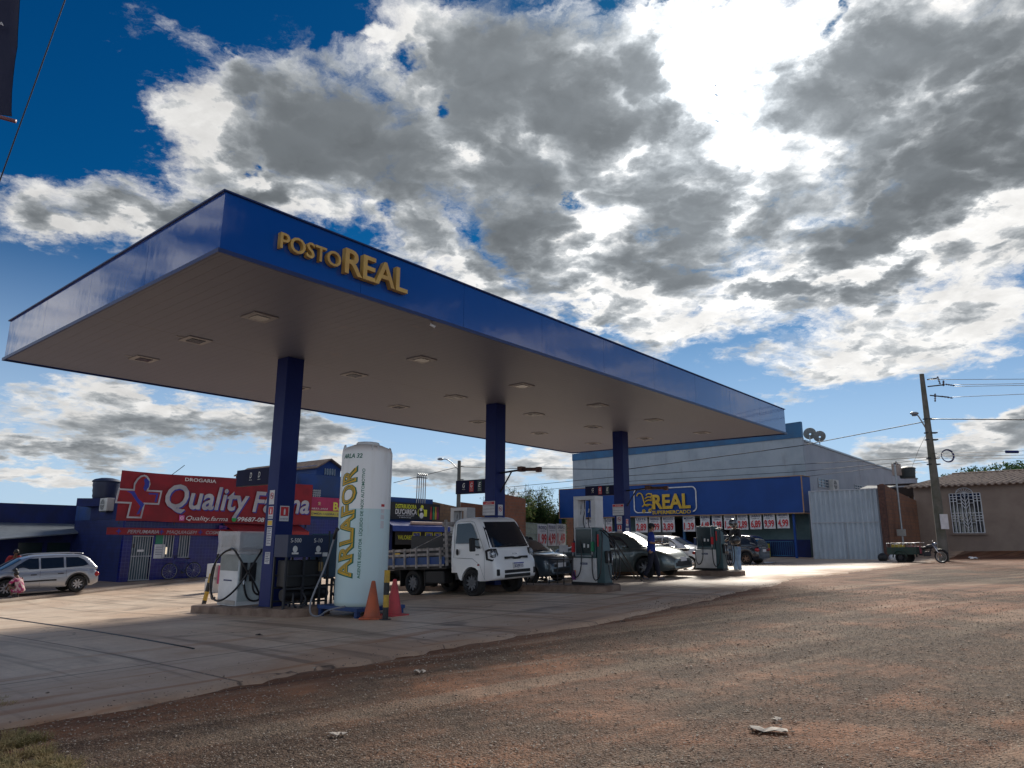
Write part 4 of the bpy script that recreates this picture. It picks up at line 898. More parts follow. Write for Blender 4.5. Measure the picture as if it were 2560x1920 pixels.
# ================================================================== SUPERMARKET
m1=Vector((.719,-.695,0)); m2=Vector((.695,.719,0)); Q=Vector((17.6,43.4,0)); HM=math.atan2(m1.y,m1.x)
def mx(px,py,dy=0.): return onP(px,py,Q+m2*dy,m1)
def stain_wall(name,c,c2,st):
    m=bpy.data.materials.new(name); m.use_nodes=True; t=NT(m.node_tree); p=t.n['Principled BSDF']
    co=t.new('ShaderNodeTexCoord').outputs['Object']; mp=t.new('ShaderNodeMapping'); mp.inputs['Scale'].default_value=(1,1,.18); t.con(co,mp.inputs[0])
    a=t.mix(t.ss(t.noise(co,.7,5,.6),.35,.7),c,c2); a=t.mix(t.m('MULTIPLY',t.ss(t.noise(mp.outputs[0],2.2,6,.7),.52,.75),.5),a,st)
    t.con(a,p.inputs['Base Color']); p.inputs['Roughness'].default_value=.8
    b=t.new('ShaderNodeBump'); b.inputs['Strength'].default_value=.2; b.inputs['Distance'].default_value=.02; t.con(t.noise(co,4,6,.6),b.inputs['Height']); t.con(b.outputs[0],p.inputs['Normal'])
    return m
M_SMW=stain_wall('weathered_white_render',(.34,.40,.46),(.27,.33,.39),(.16,.17,.18))
M_SMF=mat('supermarket_blue_cladding',(.005,.045,.21),.5,c2=(.007,.055,.25),scale=.6,spec=.3); M_TEAL=mat('teal_blue_paint',(.015,.12,.28),.5,c2=(.02,.09,.20),scale=1)
M_SMT=mat('tan_edge_trim',(.36,.22,.12),.6)
sm=thing('supermarket',(Q.x,Q.y,0),HM,'big supermarket hall with blue fascia and weathered white upper wall behind the forecourt','supermarket building')
F0,F1=3.27,5.46; XS=-19.2
fa=MB().box(XS,0,0,.12,F0,F1).build('fascia',M_SMF,sm); MB().box(-.12,0,.12,1.3,F0,F1).build('fascia_side',M_SMF,sm); MB().box(XS,XS+.12,.12,1.3,F0,F1).build('fascia_side',M_SMF,sm)
MB().box(XS,0,.12,1.3,F0+.02,F0+.08).build('fascia_underside',M_INT,sm)
mb=MB(); 
for z in(F0-.05,F1-.0): mb.box(XS-.04,.04,-.04,1.3,z,z+.05)
for x in(XS-.04,-.02): mb.box(x,x+.06,-.04,.0-.0,F0,F1)
mb.build('tan_trim',M_SMT,fa)
# logo plate
lx0,lz1=mx(1370,1057); lx1,lz0=mx(1506,1108)
W_=lx1-lx0; H_=lz1-lz0; cx=(lx0+lx1)/2; cz=(lz0+lz1)/2+.04
def rrect(w_,h_,r,n=7):
    P=[]
    for (sx,sz,a0) in((1,1,0),(-1,1,90),(-1,-1,180),(1,-1,270)):
        for k in range(n): a_=R_(a0+90*k/(n-1)); P.append((sx*(w_/2-r)+math.cos(a_)*r,sz*(h_/2-r)+math.sin(a_)*r))
    return P
pts=rrect(W_,H_*.92,.32); MB().tube([(cx+x,-.05,cz+z) for x,z in pts],.045,n=6,closed=True).build('logo_outline',M_WHITE,fa)
MB().box(lx0+W_*.29,lx0+W_*.945,-.11,-.015,lz0-.04,lz0+.24).build('logo_gap_plate',M_SMF,fa)
M_LOGO=mat('logo_yellow',(.62,.40,.03),.45)
text('REAL',lx0+W_*.32,-.10,lz0+.36,.98,M_LOGO,fa,'logo_letters',w=W_*.60,ext=.05,off=.03); text('SUPERMERCADO',lx0+W_*.31,-.115,lz0-.02,.24,M_LOGO,fa,'logo_letters',w=W_*.61,ext=.03,off=.02)
mb=MB(); X=lambda f:lx0+W_*f; Zz=lambda f:lz0+H_*f
def stroke(P,r): mb.tube([(X(a),-.08,Zz(b_)) for a,b_ in P],r,n=6,sm=2)
stroke([(.05,.72),(.08,.84),(.14,.80),(.165,.55),(.185,.36)],.05); stroke([(.17,.38),(.22,.30),(.27,.38)],.05)
stroke([(.14,.30),(.20,.38),(.30,.36),(.315,.27),(.29,.20)],.045)
for z,xa in((.78,.21),(.65,.19),(.53,.19)): stroke([(xa,z-.05),(.24,z+.02),(.30,z)],.05)
stroke([(.30,.80),(.295,.5)],.04)
for x,z in((.165,.12),(.27,.14)): mb.lathe([(.13,0),(.13,.05),(.05,.05),(.05,0)],14,(X(x),-.06,Zz(z)),'y',cap=False)
mb.build('cart_logo',M_LOGO,fa,smooth=False)
# walls
WY=1.3; wl,_=mx(1237,1000,WY); wr,_=mx(1733,950,WY)
_,wtl=mx(1237,981,WY); _,wtr=mx(1727,911,WY); _,wbr=mx(1727,945,WY)
doors=[]
def mr(px0,py0,px1,py1,dy=WY): a,b_=mx(px0,py0,dy),mx(px1,py1,dy); return (a[0],b_[0],b_[1],a[1])
o1=mx(1372,1150,WY)[0]; o2=mx(1592,1150,WY)[0]
up=MB().prism([(wl,F0+.1),(wr,F0+.1),(wr,wbr),(wl,wtl-.55)],WY,WY+.25).build('upper_wall',M_SMW,sm)
MB().prism([(wl,wtl-.548),(wr,wbr+.002),(wr,wtr),(wl,wtl)],WY-.06,WY+.2).build('blue_parapet',M_TEAL,sm)
wall_open(wl,wr,-.3,F0+.098,WY,WY+.25,[(o1,o2,-.3,F0-.15)],mat('lower_wall_render',(.10,.16,.17),.8,c2=(.07,.12,.13),scale=1),'lower_wall',sm)
gq=lambda x,y=0:gz(*(Q+m1*x+m2*y).xy)
MB().box(o2+.1,wr-.02,WY-.04,WY-.002,-.3,gq(-3)+1.15).build('blue_dado',M_BLUW,sm)
MB().box(wl,o1-.1,WY-.04,WY-.002,-.3,gq(-15)+1.3).build('blue_dado',M_BLUW,sm)
MB().box(o1,o2,WY+5,WY+5.2,-.3,F0).build('inner_wall',M_INT,sm); MB().box(o1,o2,WY+.25,WY+5,F0-.1,F0).build('inner_ceiling',M_INT,sm)
sid=MB().prism([(0,-.3),(24,-.3),(24,6.9),(0,7.75)],-.12,.12,M=Matrix.Translation((wr-.12,WY+.25,0))@Matrix.Rotation(R_(90),4,'Z')).build('side_wall',stain_wall('side_wall_render',(.34,.38,.44),(.28,.32,.38),(.20,.19,.19)),sm)
MB().prism([(0,7.75),(24,6.9),(24,7.0),(0,7.86)],-.2,.2,M=Matrix.Translation((wr-.12,WY+.25,0))@Matrix.Rotation(R_(90),4,'Z')).build('roof_edge',M_GALV,sm)
MB().box(wl,wl+.25,WY+.25,WY+24,-.3,7.2).build('side_wall',M_SMW,sm); MB().add([(wl,WY+.2,7.3),(wr-.2,WY+.2,7.6),(wr-.2,WY+24,6.85),(wl,WY+24,6.8),(wl,WY+.2,7.2),(wr-.2,WY+.2,7.5),(wr-.2,WY+24,6.75),(wl,WY+24,6.7)],[(0,1,2,3),(7,6,5,4),(0,3,7,4),(1,5,6,2),(2,6,7,3),(0,4,5,1)]).build('roof',M_GALV,sm)
for px in (1717,): 
    x=mx(px,1150,.3)[0]; MB().box(x-.06,x+.06,.25,.37,gq(x)+.0,F0-.05).build('post',M_SMF,sm)
for px in (1478,1540,1210): x=mx(px,1150,.5)[0]; MB().box(x-.07,x+.07,.45,.60,gq(x),F0-.05).build('post',M_TEAL if px!=1210 else M_SMF,sm)
mb=MB(); x0,x1=mx(1652,1190,WY-.1)[0],mx(1714,1190,WY-.1)[0]; zb=gq(x0)+.15
for k in range(15): x=x0+(x1-x0)*k/14; mb.box(x-.015,x+.015,WY-.09,WY-.06,zb,zb+.85)
mb.box(x0,x1,WY-.10,WY-.05,zb+.85,zb+.9); mb.box(x0,x1,WY-.10,WY-.05,zb,zb+.04); mb.build('blue_railing',M_TEAL,sm)
x=mx(1645,1190,.4)[0]; MB().box(x-.35,x+.35,.4,.9,gq(x),gq(x)+.9,b=.02).build('yellow_bin',mat('yellow_plastic',(.42,.40,.03),.5),tag(thing('storage_bin',(Q.x,Q.y,0),HM,'yellow box against the blue rail behind the dark hatchback','box'),None))
# side wall things: AC, windows
def sidept(px,py,P0=None): return onP(px,py,Q+m1*(wr)+m2*0,m2)
SW=Q+m1*(wr+.0); 
s_,z_=onP(1797,1060,SW,m2); p=SW+m2*s_; acunit((p.x+.01,p.y-.01,z_+.02),math.atan2(m2.y,m2.x),'white air conditioner on the pale side wall above the grey gate',1.25)
for i,(a_,b_) in enumerate((((1766,1033),(1790,1055)),((1845,1047),(1862,1065)))):
    (s0,z1),(s1,z0)=onP(*a_,SW,m2),onP(*b_,SW,m2); loc=Q+m1*wr+m2*0
    f=MB().box(s0,s1,-.02,.0,z0,z1,M=Matrix.Translation((wr-.0,0,0))@Matrix.Rotation(R_(90),4,'Z')).build('window',M_SHG,sm); mb=MB()
    for k in range(4): x=s0+(s1-s0)*k/3; mb.box(x-.03,x+.03,-.05,-.021,z0,z1,M=Matrix.Translation((wr-.0,0,0))@Matrix.Rotation(R_(90),4,'Z'))
    for k in range(4): z=z0+(z1-z0)*k/3; mb.box(s0,s1,-.052,-.022,z-.03,z+.03,M=Matrix.Translation((wr-.0,0,0))@Matrix.Rotation(R_(90),4,'Z'))
    mb.build('window_frame',M_BAR,f)
# satellite dishes
for px,py,r,lab in((1750,938,.42,'left satellite dish on the supermarket roof corner'),(1771,944,.40,'right satellite dish, overlapped by its neighbour, on the supermarket roof')):
    p=at(px,py,48 if px<1760 else 47.6); t=thing('satellite_dish',(p.x,p.y,p.z-.9),0,'grey mesh '+lab,'satellite dish',group='satellite dishes on the roof')
    Rm=Matrix.Translation((0,0,.9))@Matrix.Rotation(R_(-62),4,'X')@Matrix.Rotation(R_(12),4,'Y')
    mb=MB(); mb.lathe([(r*k/6,.16*r*(k/6)**2*2) for k in range(0,7)][1:]+[(r*k/6,.16*r*(k/6)**2*2+.012) for k in range(6,0,-1)],24,cap=False); mb.V=[tuple(Rm@Vector(v)) for v in mb.V]
    mb.build('dish',mat('dish_mesh',(.18,.20,.21),.6),t,smooth='all',fix=False)
    mb=MB(); c=Rm@Vector((0,0,.55*r*1.6)); mb.tube([Rm@Vector((r*.9,0,.3*r)),c],.012); mb.tube([Rm@Vector((-r*.45,r*.78,.3*r)),c],.012); mb.tube([Rm@Vector((-r*.45,-r*.78,.3*r)),c],.012); mb.ball(c,.05); mb.build('feed_arm',M_GALV,t)
    MB().tube([(0,.1,-.6),(0,.1,.85)],.035).build('mast',M_GALV,t)
# price posters
def poster(px0,py0,px1,py1,head,price,label,dy=.18,P0=None,D=None,big=False):
    P0=P0 or (Q+m2*dy); D=D or m1
    (s0,z1),(s1,z0)=onP(px0,py0,P0,D),onP(px1,py1,P0,D); p=P0+D*s0
    t=thing('price_poster',(p.x,p.y,z0),math.atan2(D.y,D.x),label,'poster',group='handwritten price posters')
    w_,h_=s1-s0,z1-z0; n=6; V=[];F=[]; ph_=rng.uniform(0,6)
    mb=MB()
    for i in range(n+1):
        for k in(0,1): V.append((w_*i/n,.02*math.sin(i*1.1+ph_)*(1-k),h_*k))
    V+=[(x,y+.008,z) for x,y,z in V[:]]; 
    for i in range(n): F.append((2*i,2*i+2,2*i+3,2*i+1)); q=2*(n+1); F.append((q+2*i,q+2*i+1,q+2*i+3,q+2*i+2))
    mb.add(V,F).build('paper_sheet',M_PAPER,t,fix=False)
    text(head,w_*.10,-.025,h_*.78,h_*.15,M_BTXT,t,'blue_lettering',w=w_*.8,ext=.002,off=.01)
    text('OFERTA',w_*.2,-.025,h_*.66,h_*.06,M_BTXT,t,'blue_lettering',w=w_*.6,ext=.002)
    text(price,w_*.08,-.025,h_*.13,h_*.44,M_RED,t,'red_price',w=w_*.84,ext=.002,off=.03)
for a_ in((1372,1117,1399,1150,'LEITE','2,89'),(1402,1117,1427,1149,'FARINHA','2,99'),(1430,1116,1458,1149,'BISCOITO','3,89'),(1475,1115,1502,1148,'MOLHO','1,39'),(1538,1113,1565,1146,'REFRI','4,49'),
 (1569,1112,1597,1145,'CREME','2,99'),(1600,1112,1632,1144,'IOGURTE','1,29'),(1634,1111,1664,1144,'BISCOITO','2,89'),(1667,1110,1700,1143,'SABÃO','6,89'),(1702,1109,1735,1142,'PAPEL','9,99'),(1737,1108,1772,1141,'AMACIANTE','4,99')):
    px0,py0,px1,py1,hd_,pr=a_
    if px0>1500: px0,px1=[1512+ (q-1538)*(1706-1512)/(1772-1538) for q in(px0,px1)]
    poster(px0,py0,px1,py1,hd_,pr,'white poster, red '+pr+' and blue '+hd_+', under the supermarket fascia'+(' left of the doorway' if px0<1460 else ''))
# tall posters at the supermarket's left, on the fence
LP=Q+m2*.25
for a_ in((1240,1122,1272,1168,'FUBÁ','4,19','partly behind the white pump frame'),(1272,1120,1290,1168,'FEIJÃO','5,69','seen through the white pump frame'),(1291,1120,1307,1168,'LEITE','4,29','seen through the white pump frame, right half'),(1308,1119,1323,1160,'AÇÚCAR','2,89','right of the white pump frame')):
    poster(*a_[:4],a_[4],a_[5],'tall white poster '+a_[4]+' '+a_[5]+', '+a_[6],P0=LP,D=m1)
FP=UV(33.8,VF-.6); FD=(Q+m1*XS-FP); FD.z=0; FD.normalize()
fe=thing('railing_fence',(FP.x,FP.y,0),math.atan2(FD.y,FD.x),'pale barred fence on a low wall behind the tall price posters','fence')
fl=9.5; zb=gz(FP.x,FP.y)
MB().box(0,fl,0,.2,-.6,.72).build('low_wall',mat('grey_low_wall',(.16,.18,.18),.8),fe)
mb=MB(); 
for k in range(64): x=fl*k/63; mb.box(x-.014,x+.014,.06,.09,.72,2.75)
for z in(.8,2.0,2.72): mb.box(0,fl,.05,.10,z,z+.04)
mb.build('bars',mat('pale_green_bars',(.30,.36,.33),.6),fe)
for px0,py0,px1,py1,h_,p_ in((1161,1132,1182,1180,'ROSQ','1,99'),(1183,1131,1201,1179,'POLVILHO','4,99'),(1202,1131,1222,1179,'SABÃO','1,49')):
    poster(px0,py0,px1,py1,h_,p_,'tall white poster '+h_+' '+p_+' tied to the pale fence',P0=FP-Vector((-FD.y,FD.x,0))*.05,D=FD)
# ================================================================== GATE, BRICK WALL, HOUSE
gt=thing('sliding_gate',(Q.x,Q.y,0),HM,'tall pale corrugated steel gate right of the supermarket','gate')
gx0=.45; gx1=mx(1912,1130)[0]; gy_=gz(*(Q+m1*2).xy)
n=int((gx1-gx0)/.07); P=[]
for i in range(n+1):
    x=gx0+(gx1-gx0)*i/n; P.append((x,-.05 if i%4 in(0,1) else .05))
mb=MB(); zt=4.47
for (za,zb2) in((gy_-.15,2.62),(2.68,zt)):
    s0=[(x,y,za) for x,y in P]+[(x,y+.01,za) for x,y in P[::-1]]; s1=[(x,y,zb2) for x,y in P]+[(x,y+.01,zb2) for x,y in P[::-1]]; mb.loft([s0,s1])
mb.build('corrugated_sheet',stain_wall('gate_paint',(.42,.48,.54),(.36,.42,.48),(.22,.24,.25)),gt)
mb=MB()
for z in(gy_-.1,2.62,zt): mb.box(gx0-.05,gx1,-.07,.07,z,z+.06)
for x in(gx0-.06,gx1-.02): mb.box(x,x+.08,-.08,.08,gy_-.2,zt+.06)
mb.box(gx0+(gx1-gx0)*.47,gx0+(gx1-gx0)*.47+.03,-.06,-.04,gy_,2.6); mb.box(gx0+(gx1-gx0)*.72,gx0+(gx1-gx0)*.72+.03,-.06,-.04,gy_,2.6); mb.build('frame',M_BAR,gt)
GC=Q+m1*(gx1+.12)
bw=thing('brick_wall',(GC.x,GC.y,0),math.atan2(m2.y,m2.x),'rough red brick wall between the pale gate and the tiled house','wall')
MB().prism([(0,-.5),(6.2,-.5),(6.2,4.05),(3.2,4.35),(0,4.75)],0,.22).build('wall',brick_mat('rough_clay_brick',(.27,.125,.07),(.21,.10,.06),(.15,.10,.08),1.),bw)
MB().box(-.25,.0,-.06,.26,-.5,4.7).build('end_pier',M_RUST,bw)
# roof sheet between
qa=onP(1845,1050,SW,m2)[0]
MB().add([(0,0,4.52),(1.6,0,4.56),(1.7,1.6,4.78),(.1,1.6,4.86),(0,0,4.44),(1.6,0,4.48),(1.7,1.6,4.70),(.1,1.6,4.78)],[(0,1,2,3),(7,6,5,4),(0,4,5,1),(1,5,6,2),(2,6,7,3),(3,7,4,0)]).build('lean_to_roof',mat('dull_sheet',(.16,.18,.20),.8),thing('lean_to',tuple(Q+m1*2.9+m2*.7),HM,'grey sheet lean-to roof peeking over the gate','lean-to roof'))
# meter post
p=GC-m2*0+m1*.35+m2*1.2; mp_=thing('meter_post',(p.x,p.y,0),HM,'grey service post with pale meter box before the brick wall','post')
gg=gz(p.x,p.y); MB().tube([(0,0,gg),(0,0,6.0)],.055).build('post',M_GALV,mp_); MB().box(-.22,.22,-.2,-.05,gg+1.25,gg+1.62,b=.01).build('meter_box',mat('meter_box_grey',(.40,.40,.38),.6),mp_); MB().tube([(.0,0,5.9),(.12,-.1,6.05),(.2,-.15,5.9)],.04).build('service_elbow',M_GALV,mp_)
# dark platform with tank and box behind
p=at(1945,1040,47); ts=thing('tank_platform',(p.x,p.y,p.z-.6),HM,'dark timber platform behind the brick wall carrying a water tank','platform')
mb=MB(); mb.box(-.9,1.0,-.5,.5,.35,.42); mb.box(-.6,-.5,-.3,.3,-2.2,.35); mb.box(.5,.6,-.3,.3,-2.2,.35); mb.box(-.3,.9,-.4,.4,-.4,.2); mb.build('timber_frame',mat('dark_timber',(.04,.025,.02),.8),ts)
p=at(1961,1033,47); watertank((p.x,p.y,p.z),.50,.75,'black water tank with lid on the platform behind the brick wall',mat('black_plastic_tank',(.02,.03,.035),.5))
p=at(1938,1027,46.6); MB().box(-.22,.22,-.25,.25,0,.75,b=.01).build('casing',mat('tan_box',(.38,.30,.26),.6),thing('utility_box',(p.x,p.y,p.z),HM,'upright tan box beside the black water tank','box'))
# tiled house
HP=GC+m2*6.0; ho=thing('tiled_house',(HP.x,HP.y,0),HM,'plastered house with clay tile roof and ornate white window at the right edge','house')
hz=gz(*(HP+m1*3).xy)
def hx(px,py,dy=0.): return onP(px,py,HP+m2*dy,m1)
_,ez=hx(1975,1053); wx0,wz1=hx(2050,1067); wx1,_=hx(2117,1067); _,wz0=hx(2090,1151)
M_PLS=mat('earth_stained_plaster',(.23,.175,.145),.85,c2=(.28,.22,.18),scale=.8,bump=.3)
wall_open(-.1,12,-.5,ez+.05,0,.2,[(wx0,wx1,wz0,wz1)],M_PLS,'wall',ho)
MB().box(-.1,.1,.2,7,-.5,ez).build('side_wall',M_PLS,ho)
# corrugated tile roof
n=int(12.6/.055); P=[]; rise=1.0; run=4.2
for i in range(n+1):
    x=-.5+13.*i/n; P.append((x,.055*math.sin(i*1.05)))
rows=[]
for k in range(9):
    t=k/8; y=-.45+(run+.45)*t; z=ez+.02+rise*t
    rows.append([(x+1.7*t*(1-(x+.5)/13.),y,z+w_+.035*((k%1))) for x,w_ in P])
rows2=[[(x,y,z-.06) for x,y,z in r_] for r_ in rows]
V=[p for r_ in rows for p in r_]; L_=len(P); F=[(i*L_+k,i*L_+k+1,(i+1)*L_+k+1,(i+1)*L_+k) for i in range(8) for k in range(L_-1)]
o_=len(V); V+=[p for r_ in rows2 for p in r_]; F+=[(o_+i*L_+k,o_+(i+1)*L_+k,o_+(i+1)*L_+k+1,o_+i*L_+k+1) for i in range(8) for k in range(L_-1)]; F+=[(k+1,k,o_+k,o_+k+1) for k in range(L_-1)]
MB().add(V,F).build('roof',mat('weathered_clay_tiles',(.30,.23,.185),.9,c2=(.12,.09,.075),scale=3.5,lo=.45,hi=.7,bump=.4),ho,smooth=False,fix=False)
MB().tube([(1.2,run,ez+rise+.02),(12.4,run,ez+rise+.02)],.11).build('ridge_tiles',M_TILER,ho)
MB().add([(1.2,run+.05,ez+rise),(12.4,run+.05,ez+rise),(12.4,run*2+.4,ez),(-.5,run*2+.4,ez)],[(0,1,2,3),(3,2,1,0)]).build('rear_roof_slope',M_TILER,ho,fix=False)
MB().box(wx0,wx1,.10,.13,wz0,wz1).build('window_glass',M_GLASS,ho)
mb=MB(); ww=(wx1-wx0); hw=wz1-wz0; T=.035; y0,y1=-.04,.0
def vb(f,za=0,zb=1): x=wx0+ww*f; mb.box(x-T/1.5,x+T/1.5,y0,y1,wz0+hw*za,wz0+hw*zb)
def hb(f,xa=0,xb=1): z=wz0+hw*f; mb.box(wx0+ww*xa,wx0+ww*xb,y0-.002,y1+.002,z-T/2,z+T/2)
for f in(0,.23,.5,.77,1): vb(f)
for f in(.115,.885,.38,.62): vb(f)
for f in(0,.5,1.): hb(f)
for base in(0,.5):
    for q in(.30,.37,.43): hb(base+q,0,.23); hb(base+q,.77,1.)
    for k in range(3):
        z=base+.12+.09*k
        for sx in(-1,1):
            xa=.5+sx*.02; xb=.5+sx*.25; mb.tube([(wx0+ww*xa,y0,wz0+hw*(z)),(wx0+ww*(.5+sx*.15),y0,wz0+hw*(z+.13)),(wx0+ww*xb,y0,wz0+hw*(z+.13))],.02,n=5)
    mb.tube([(wx0+ww*.5,y0-.02,wz0+hw*(base+.40)),(wx0+ww*.56,y0-.02,wz0+hw*(base+.45)),(wx0+ww*.5,y0-.02,wz0+hw*(base+.49)),(wx0+ww*.44,y0-.02,wz0+hw*(base+.45))],.018,n=5,closed=True)
for k in range(1,8): a_=math.pi*k/8; mb.tube([(wx0+ww*.5,y0,wz1),(wx0+ww*(.5+.25*math.cos(a_)),y0,wz1+.30*math.sin(a_))],.014,n=5)
mb.tube([(wx0+ww*(.5+.27*math.cos(math.pi*k/12)),y0,wz1+.33*math.sin(math.pi*k/12)) for k in range(13)],.03,n=5)
mb.build('ornate_grille',mat('white_iron',(.62,.64,.68),.5),ho)
MB().box(wx0-.1,wx1+.1,-.14,.0,wz0-.12,wz0-.03).build('window_sill',M_PLS,ho)
# ================================================================== UTILITY POLE, WIRES
pp=onG(2040,1212); ptop=at(1999,808,pp.y)
up_=thing('utility_pole',(pp.x,pp.y,pp.z),0,'tall leaning-looking concrete utility pole with lamp and insulators beside the cargo tricycle','utility pole')
hp=ptop.z-pp.z
def PQ(px,py,dep=None): q=at(px,py,dep or pp.y); return (q.x-pp.x,q.y-pp.y,q.z-pp.z)
mb=MB(); mb.loft([[(math.cos(a_)*r,math.sin(a_)*r*.8,z) for a_ in[k*math.pi/5 for k in range(10)]] for r,z in((.25,-.3),(.235,hp*.3),(.18,hp*.6),(.12,hp))])
M_POLE=mat('mossy_concrete',(.15,.14,.125),.85,c2=(.09,.09,.065),scale=1.5,bump=.4); mb.build('pole_shaft',M_POLE,up_,smooth=True)
c_=PQ(1975,893); mb=MB(); mb.tube([PQ(2004,932),PQ(1992,912),PQ(1984,899),PQ(1978,894)],.035); mb.build('lamp_arm',M_GALV,up_,smooth='all')
MB().ball(c_,(.24,.13,.09)).build('lamp_head',M_GALV,up_,smooth='all'); MB().box(c_[0]-.10,c_[0]+.10,-.1+c_[1],.1+c_[1],c_[2]-.14,c_[2]-.06,b=.02).build('lamp_glass',M_SHG,up_)
for P in([PQ(2003,820),PQ(2024,817)],[PQ(2004,835),PQ(2040,831)],[PQ(2009,854),PQ(2050,858)]): MB().tube(P,.035).build('crossarm',M_DK,up_)
for y in(905,935,950,990,1003): q=PQ(2008+(y-905)*.09,y); MB().box(q[0]-.30,q[0]+.30,-.12,.12,q[2]-.03,q[2]+.03).build('pole_clamp',M_DK,up_)
mb=MB()
for (x0,y0,x1,y1,r) in((2025,813,2031,830,.06),(2038,822,2038,834,.055),(2042,830,2062,833,.045),(2020,850,2020,868,.05),(2032,856,2058,860,.045)):
    a0,a1=Vector(PQ(x0,y0)),Vector(PQ(x1,y1)); mb.tube([a0,a1],.025)
    for k in range(4): c=a0.lerp(a1,(k+.5)/4); d_=(a1-a0).normalized()*.015; mb.cyl(c-d_,c+d_,r)
mb.build('insulators',M_RUST,up_)
MB().box(*[v for v in (PQ(2038,1175)[0]-.22,PQ(2038,1175)[0]+.18,-.36,-.33)],1.6,2.35).build('torn_paper',M_PAPER,up_)
cr_=PQ(2045,985); mb=MB(); R0=.34
for q in range(3): mb.tube([(cr_[0]+math.cos(k*math.pi/12)*(R0-.02*q),-.1+.02*q,cr_[2]+math.sin(k*math.pi/12)*(R0-.02*q)) for k in range(24)],.018,n=5,closed=True)
cc=mb.build('coil','M' and M_PILL,up_,smooth='all')
def cable(P,label,r=.02,sag=0.,n=14,grp='overhead wires',name='overhead_wire'):
    pts=[]
    for i in range(len(P)-1):
        a_,b_=Vector(P[i]),Vector(P[i+1])
        for k in range(n): t=k/n; q=a_.lerp(b_,t); q.z-=4*sag*t*(1-t); pts.append(q)
    pts.append(Vector(P[-1])); o=MB().tube(pts,r,n=5).build(name,M_BLK,smooth='all'); tag(o,label,'wire',grp)
    return o
PD=pp.y
A_=lambda x,y,dp: tuple(at(x,y,dp))
cable([A_(2004,820,PD),A_(2400,818,PD-8)],'topmost overhead wire running right from the top of the utility pole',.014)
cable([A_(2060,831,PD),A_(2400,826,PD-8)],'second overhead wire from the top, running right from the pole insulators',.014)
cable([A_(2062,835,PD),A_(2400,829,PD-8)],'third overhead wire, just under the second, right of the utility pole',.014)
cable([A_(2058,858,PD),A_(2400,843,PD-8)],'fourth overhead wire ending at the lower insulator of the utility pole',.014)
cable([A_(2008,905,PD),A_(2400,908,PD-9)],'thick black overhead cable right of the pole crossing the low cloud',.028)
cable([A_(2008,909,PD),A_(1727,963,44),A_(1352,1014,42),A_(1100,1012,50),A_(996,1008,46)],'thick black cable sloping down across the supermarket upper wall',.024,.0)
cable([A_(2014,987,PD),A_(1727,1003,44),A_(1352,1028,42),A_(1100,1052,50)],'second overhead cable crossing the supermarket upper wall below the thick one',.016)
cable([A_(2014,992,PD),A_(1727,1019,44),A_(1352,1040,42),A_(1100,1066,50)],'third overhead cable crossing the supermarket wall',.014)
cable([A_(2015,997,PD),A_(1727,1031,44),A_(1352,1047,42)],'lowest overhead cable just above the blue supermarket fascia',.012)
cable([A_(2012,980,PD),A_(2400,968,PD-9)],'upper thin telephone wire right of the pole beside the coil',.012)
cable([A_(2014,985,PD),A_(2180,984,PD-4),A_(2400,975,PD-9)],'telephone wire with splice box right of the coil',.014)
cable([A_(2014,990,PD),A_(2400,990,PD-9)],'lower thin telephone wire right of the pole, above the tiled roof',.010)
q=at(2186,976,PD-5); MB().cyl((-.28,0,0),(.28,0,0),.065).build('splice_body',M_PILL,thing('splice_box',tuple(q),0,'blue cylindrical splice box hanging on the telephone wire at right','splice box'),smooth=True)
cable([A_(1000,1006,46),A_(850,1043,46)],'overhead wire from the small street lamp down toward the white tank',.018)
cable([A_(975,925,44),A_(990,925,44)],'short wire stub near the pole top',.01) if False else None
cable([A_(2005,930,PD),A_(1985,970,42),A_(1965,1022,46.5)],'thin drop wire from the utility pole to the water tank roof',.010)
# near wire and banner at the upper left
cable([A_(155,-40,3.2),A_(-40,500,3.4)],'dark guy wire slanting across the upper left sky',.0035,grp=None)
fb=thing('hanging_banner',tuple(at(10,250,3.4)),0,'dark navy cloth banner with pale lettering hanging at the upper left edge','banner')
o0=at(10,250,3.4)
def FQ(px,py): q=at(px,py,3.4); return (q.x-o0.x,q.y-o0.y,q.z-o0.z)
E_=[(44,-40),(41,20),(38,70),(37,100),(32,130),(28,165),(25,200),(24,240),(25,251)]
V=[];F=[]
for i,(x,y) in enumerate(E_):
    a_,b_=FQ(x,y),FQ(-120,y-8 - (40 if i==len(E_)-1 else 0)*0+0)
    for k in range(7): t=k/6; V.append((a_[0]+(b_[0]-a_[0])*t,a_[1]+.02*math.sin(k*1.7+i*.5)*min(1,k),a_[2]+(b_[2]-a_[2])*t-.0))
o_=len(V); V+=[(x,y+.004,z) for x,y,z in V[:]]
for i in range(len(E_)-1):
    for k in range(6): q=i*7+k; F+=[(q,q+7,q+8,q+1),(o_+q,o_+q+1,o_+q+8,o_+q+7)]
MB().add(V,F).build('cloth',mat('navy_banner_cloth',(.004,.006,.035),.7,c2=(.012,.015,.07),scale=9,lo=.55,hi=.7),fb,smooth='all')
a_,b_=FQ(33,262),FQ(-110,222); MB().tube([a_,b_],.011).build('bottom_rod',mat('reddish_rod',(.25,.10,.11),.5),fb,smooth='all')
c=FQ(-26,60); Mx=Matrix.Translation((c[0],c[1]-.03,c[2]))@Matrix.Rotation(R_(6),4,'Y'); text('TECNOLOGIA',-.0-.22,-.0,-.0,.022,M_WTXT,fb,'pale_lettering',w=.33,ext=.002,Mx=Mx)
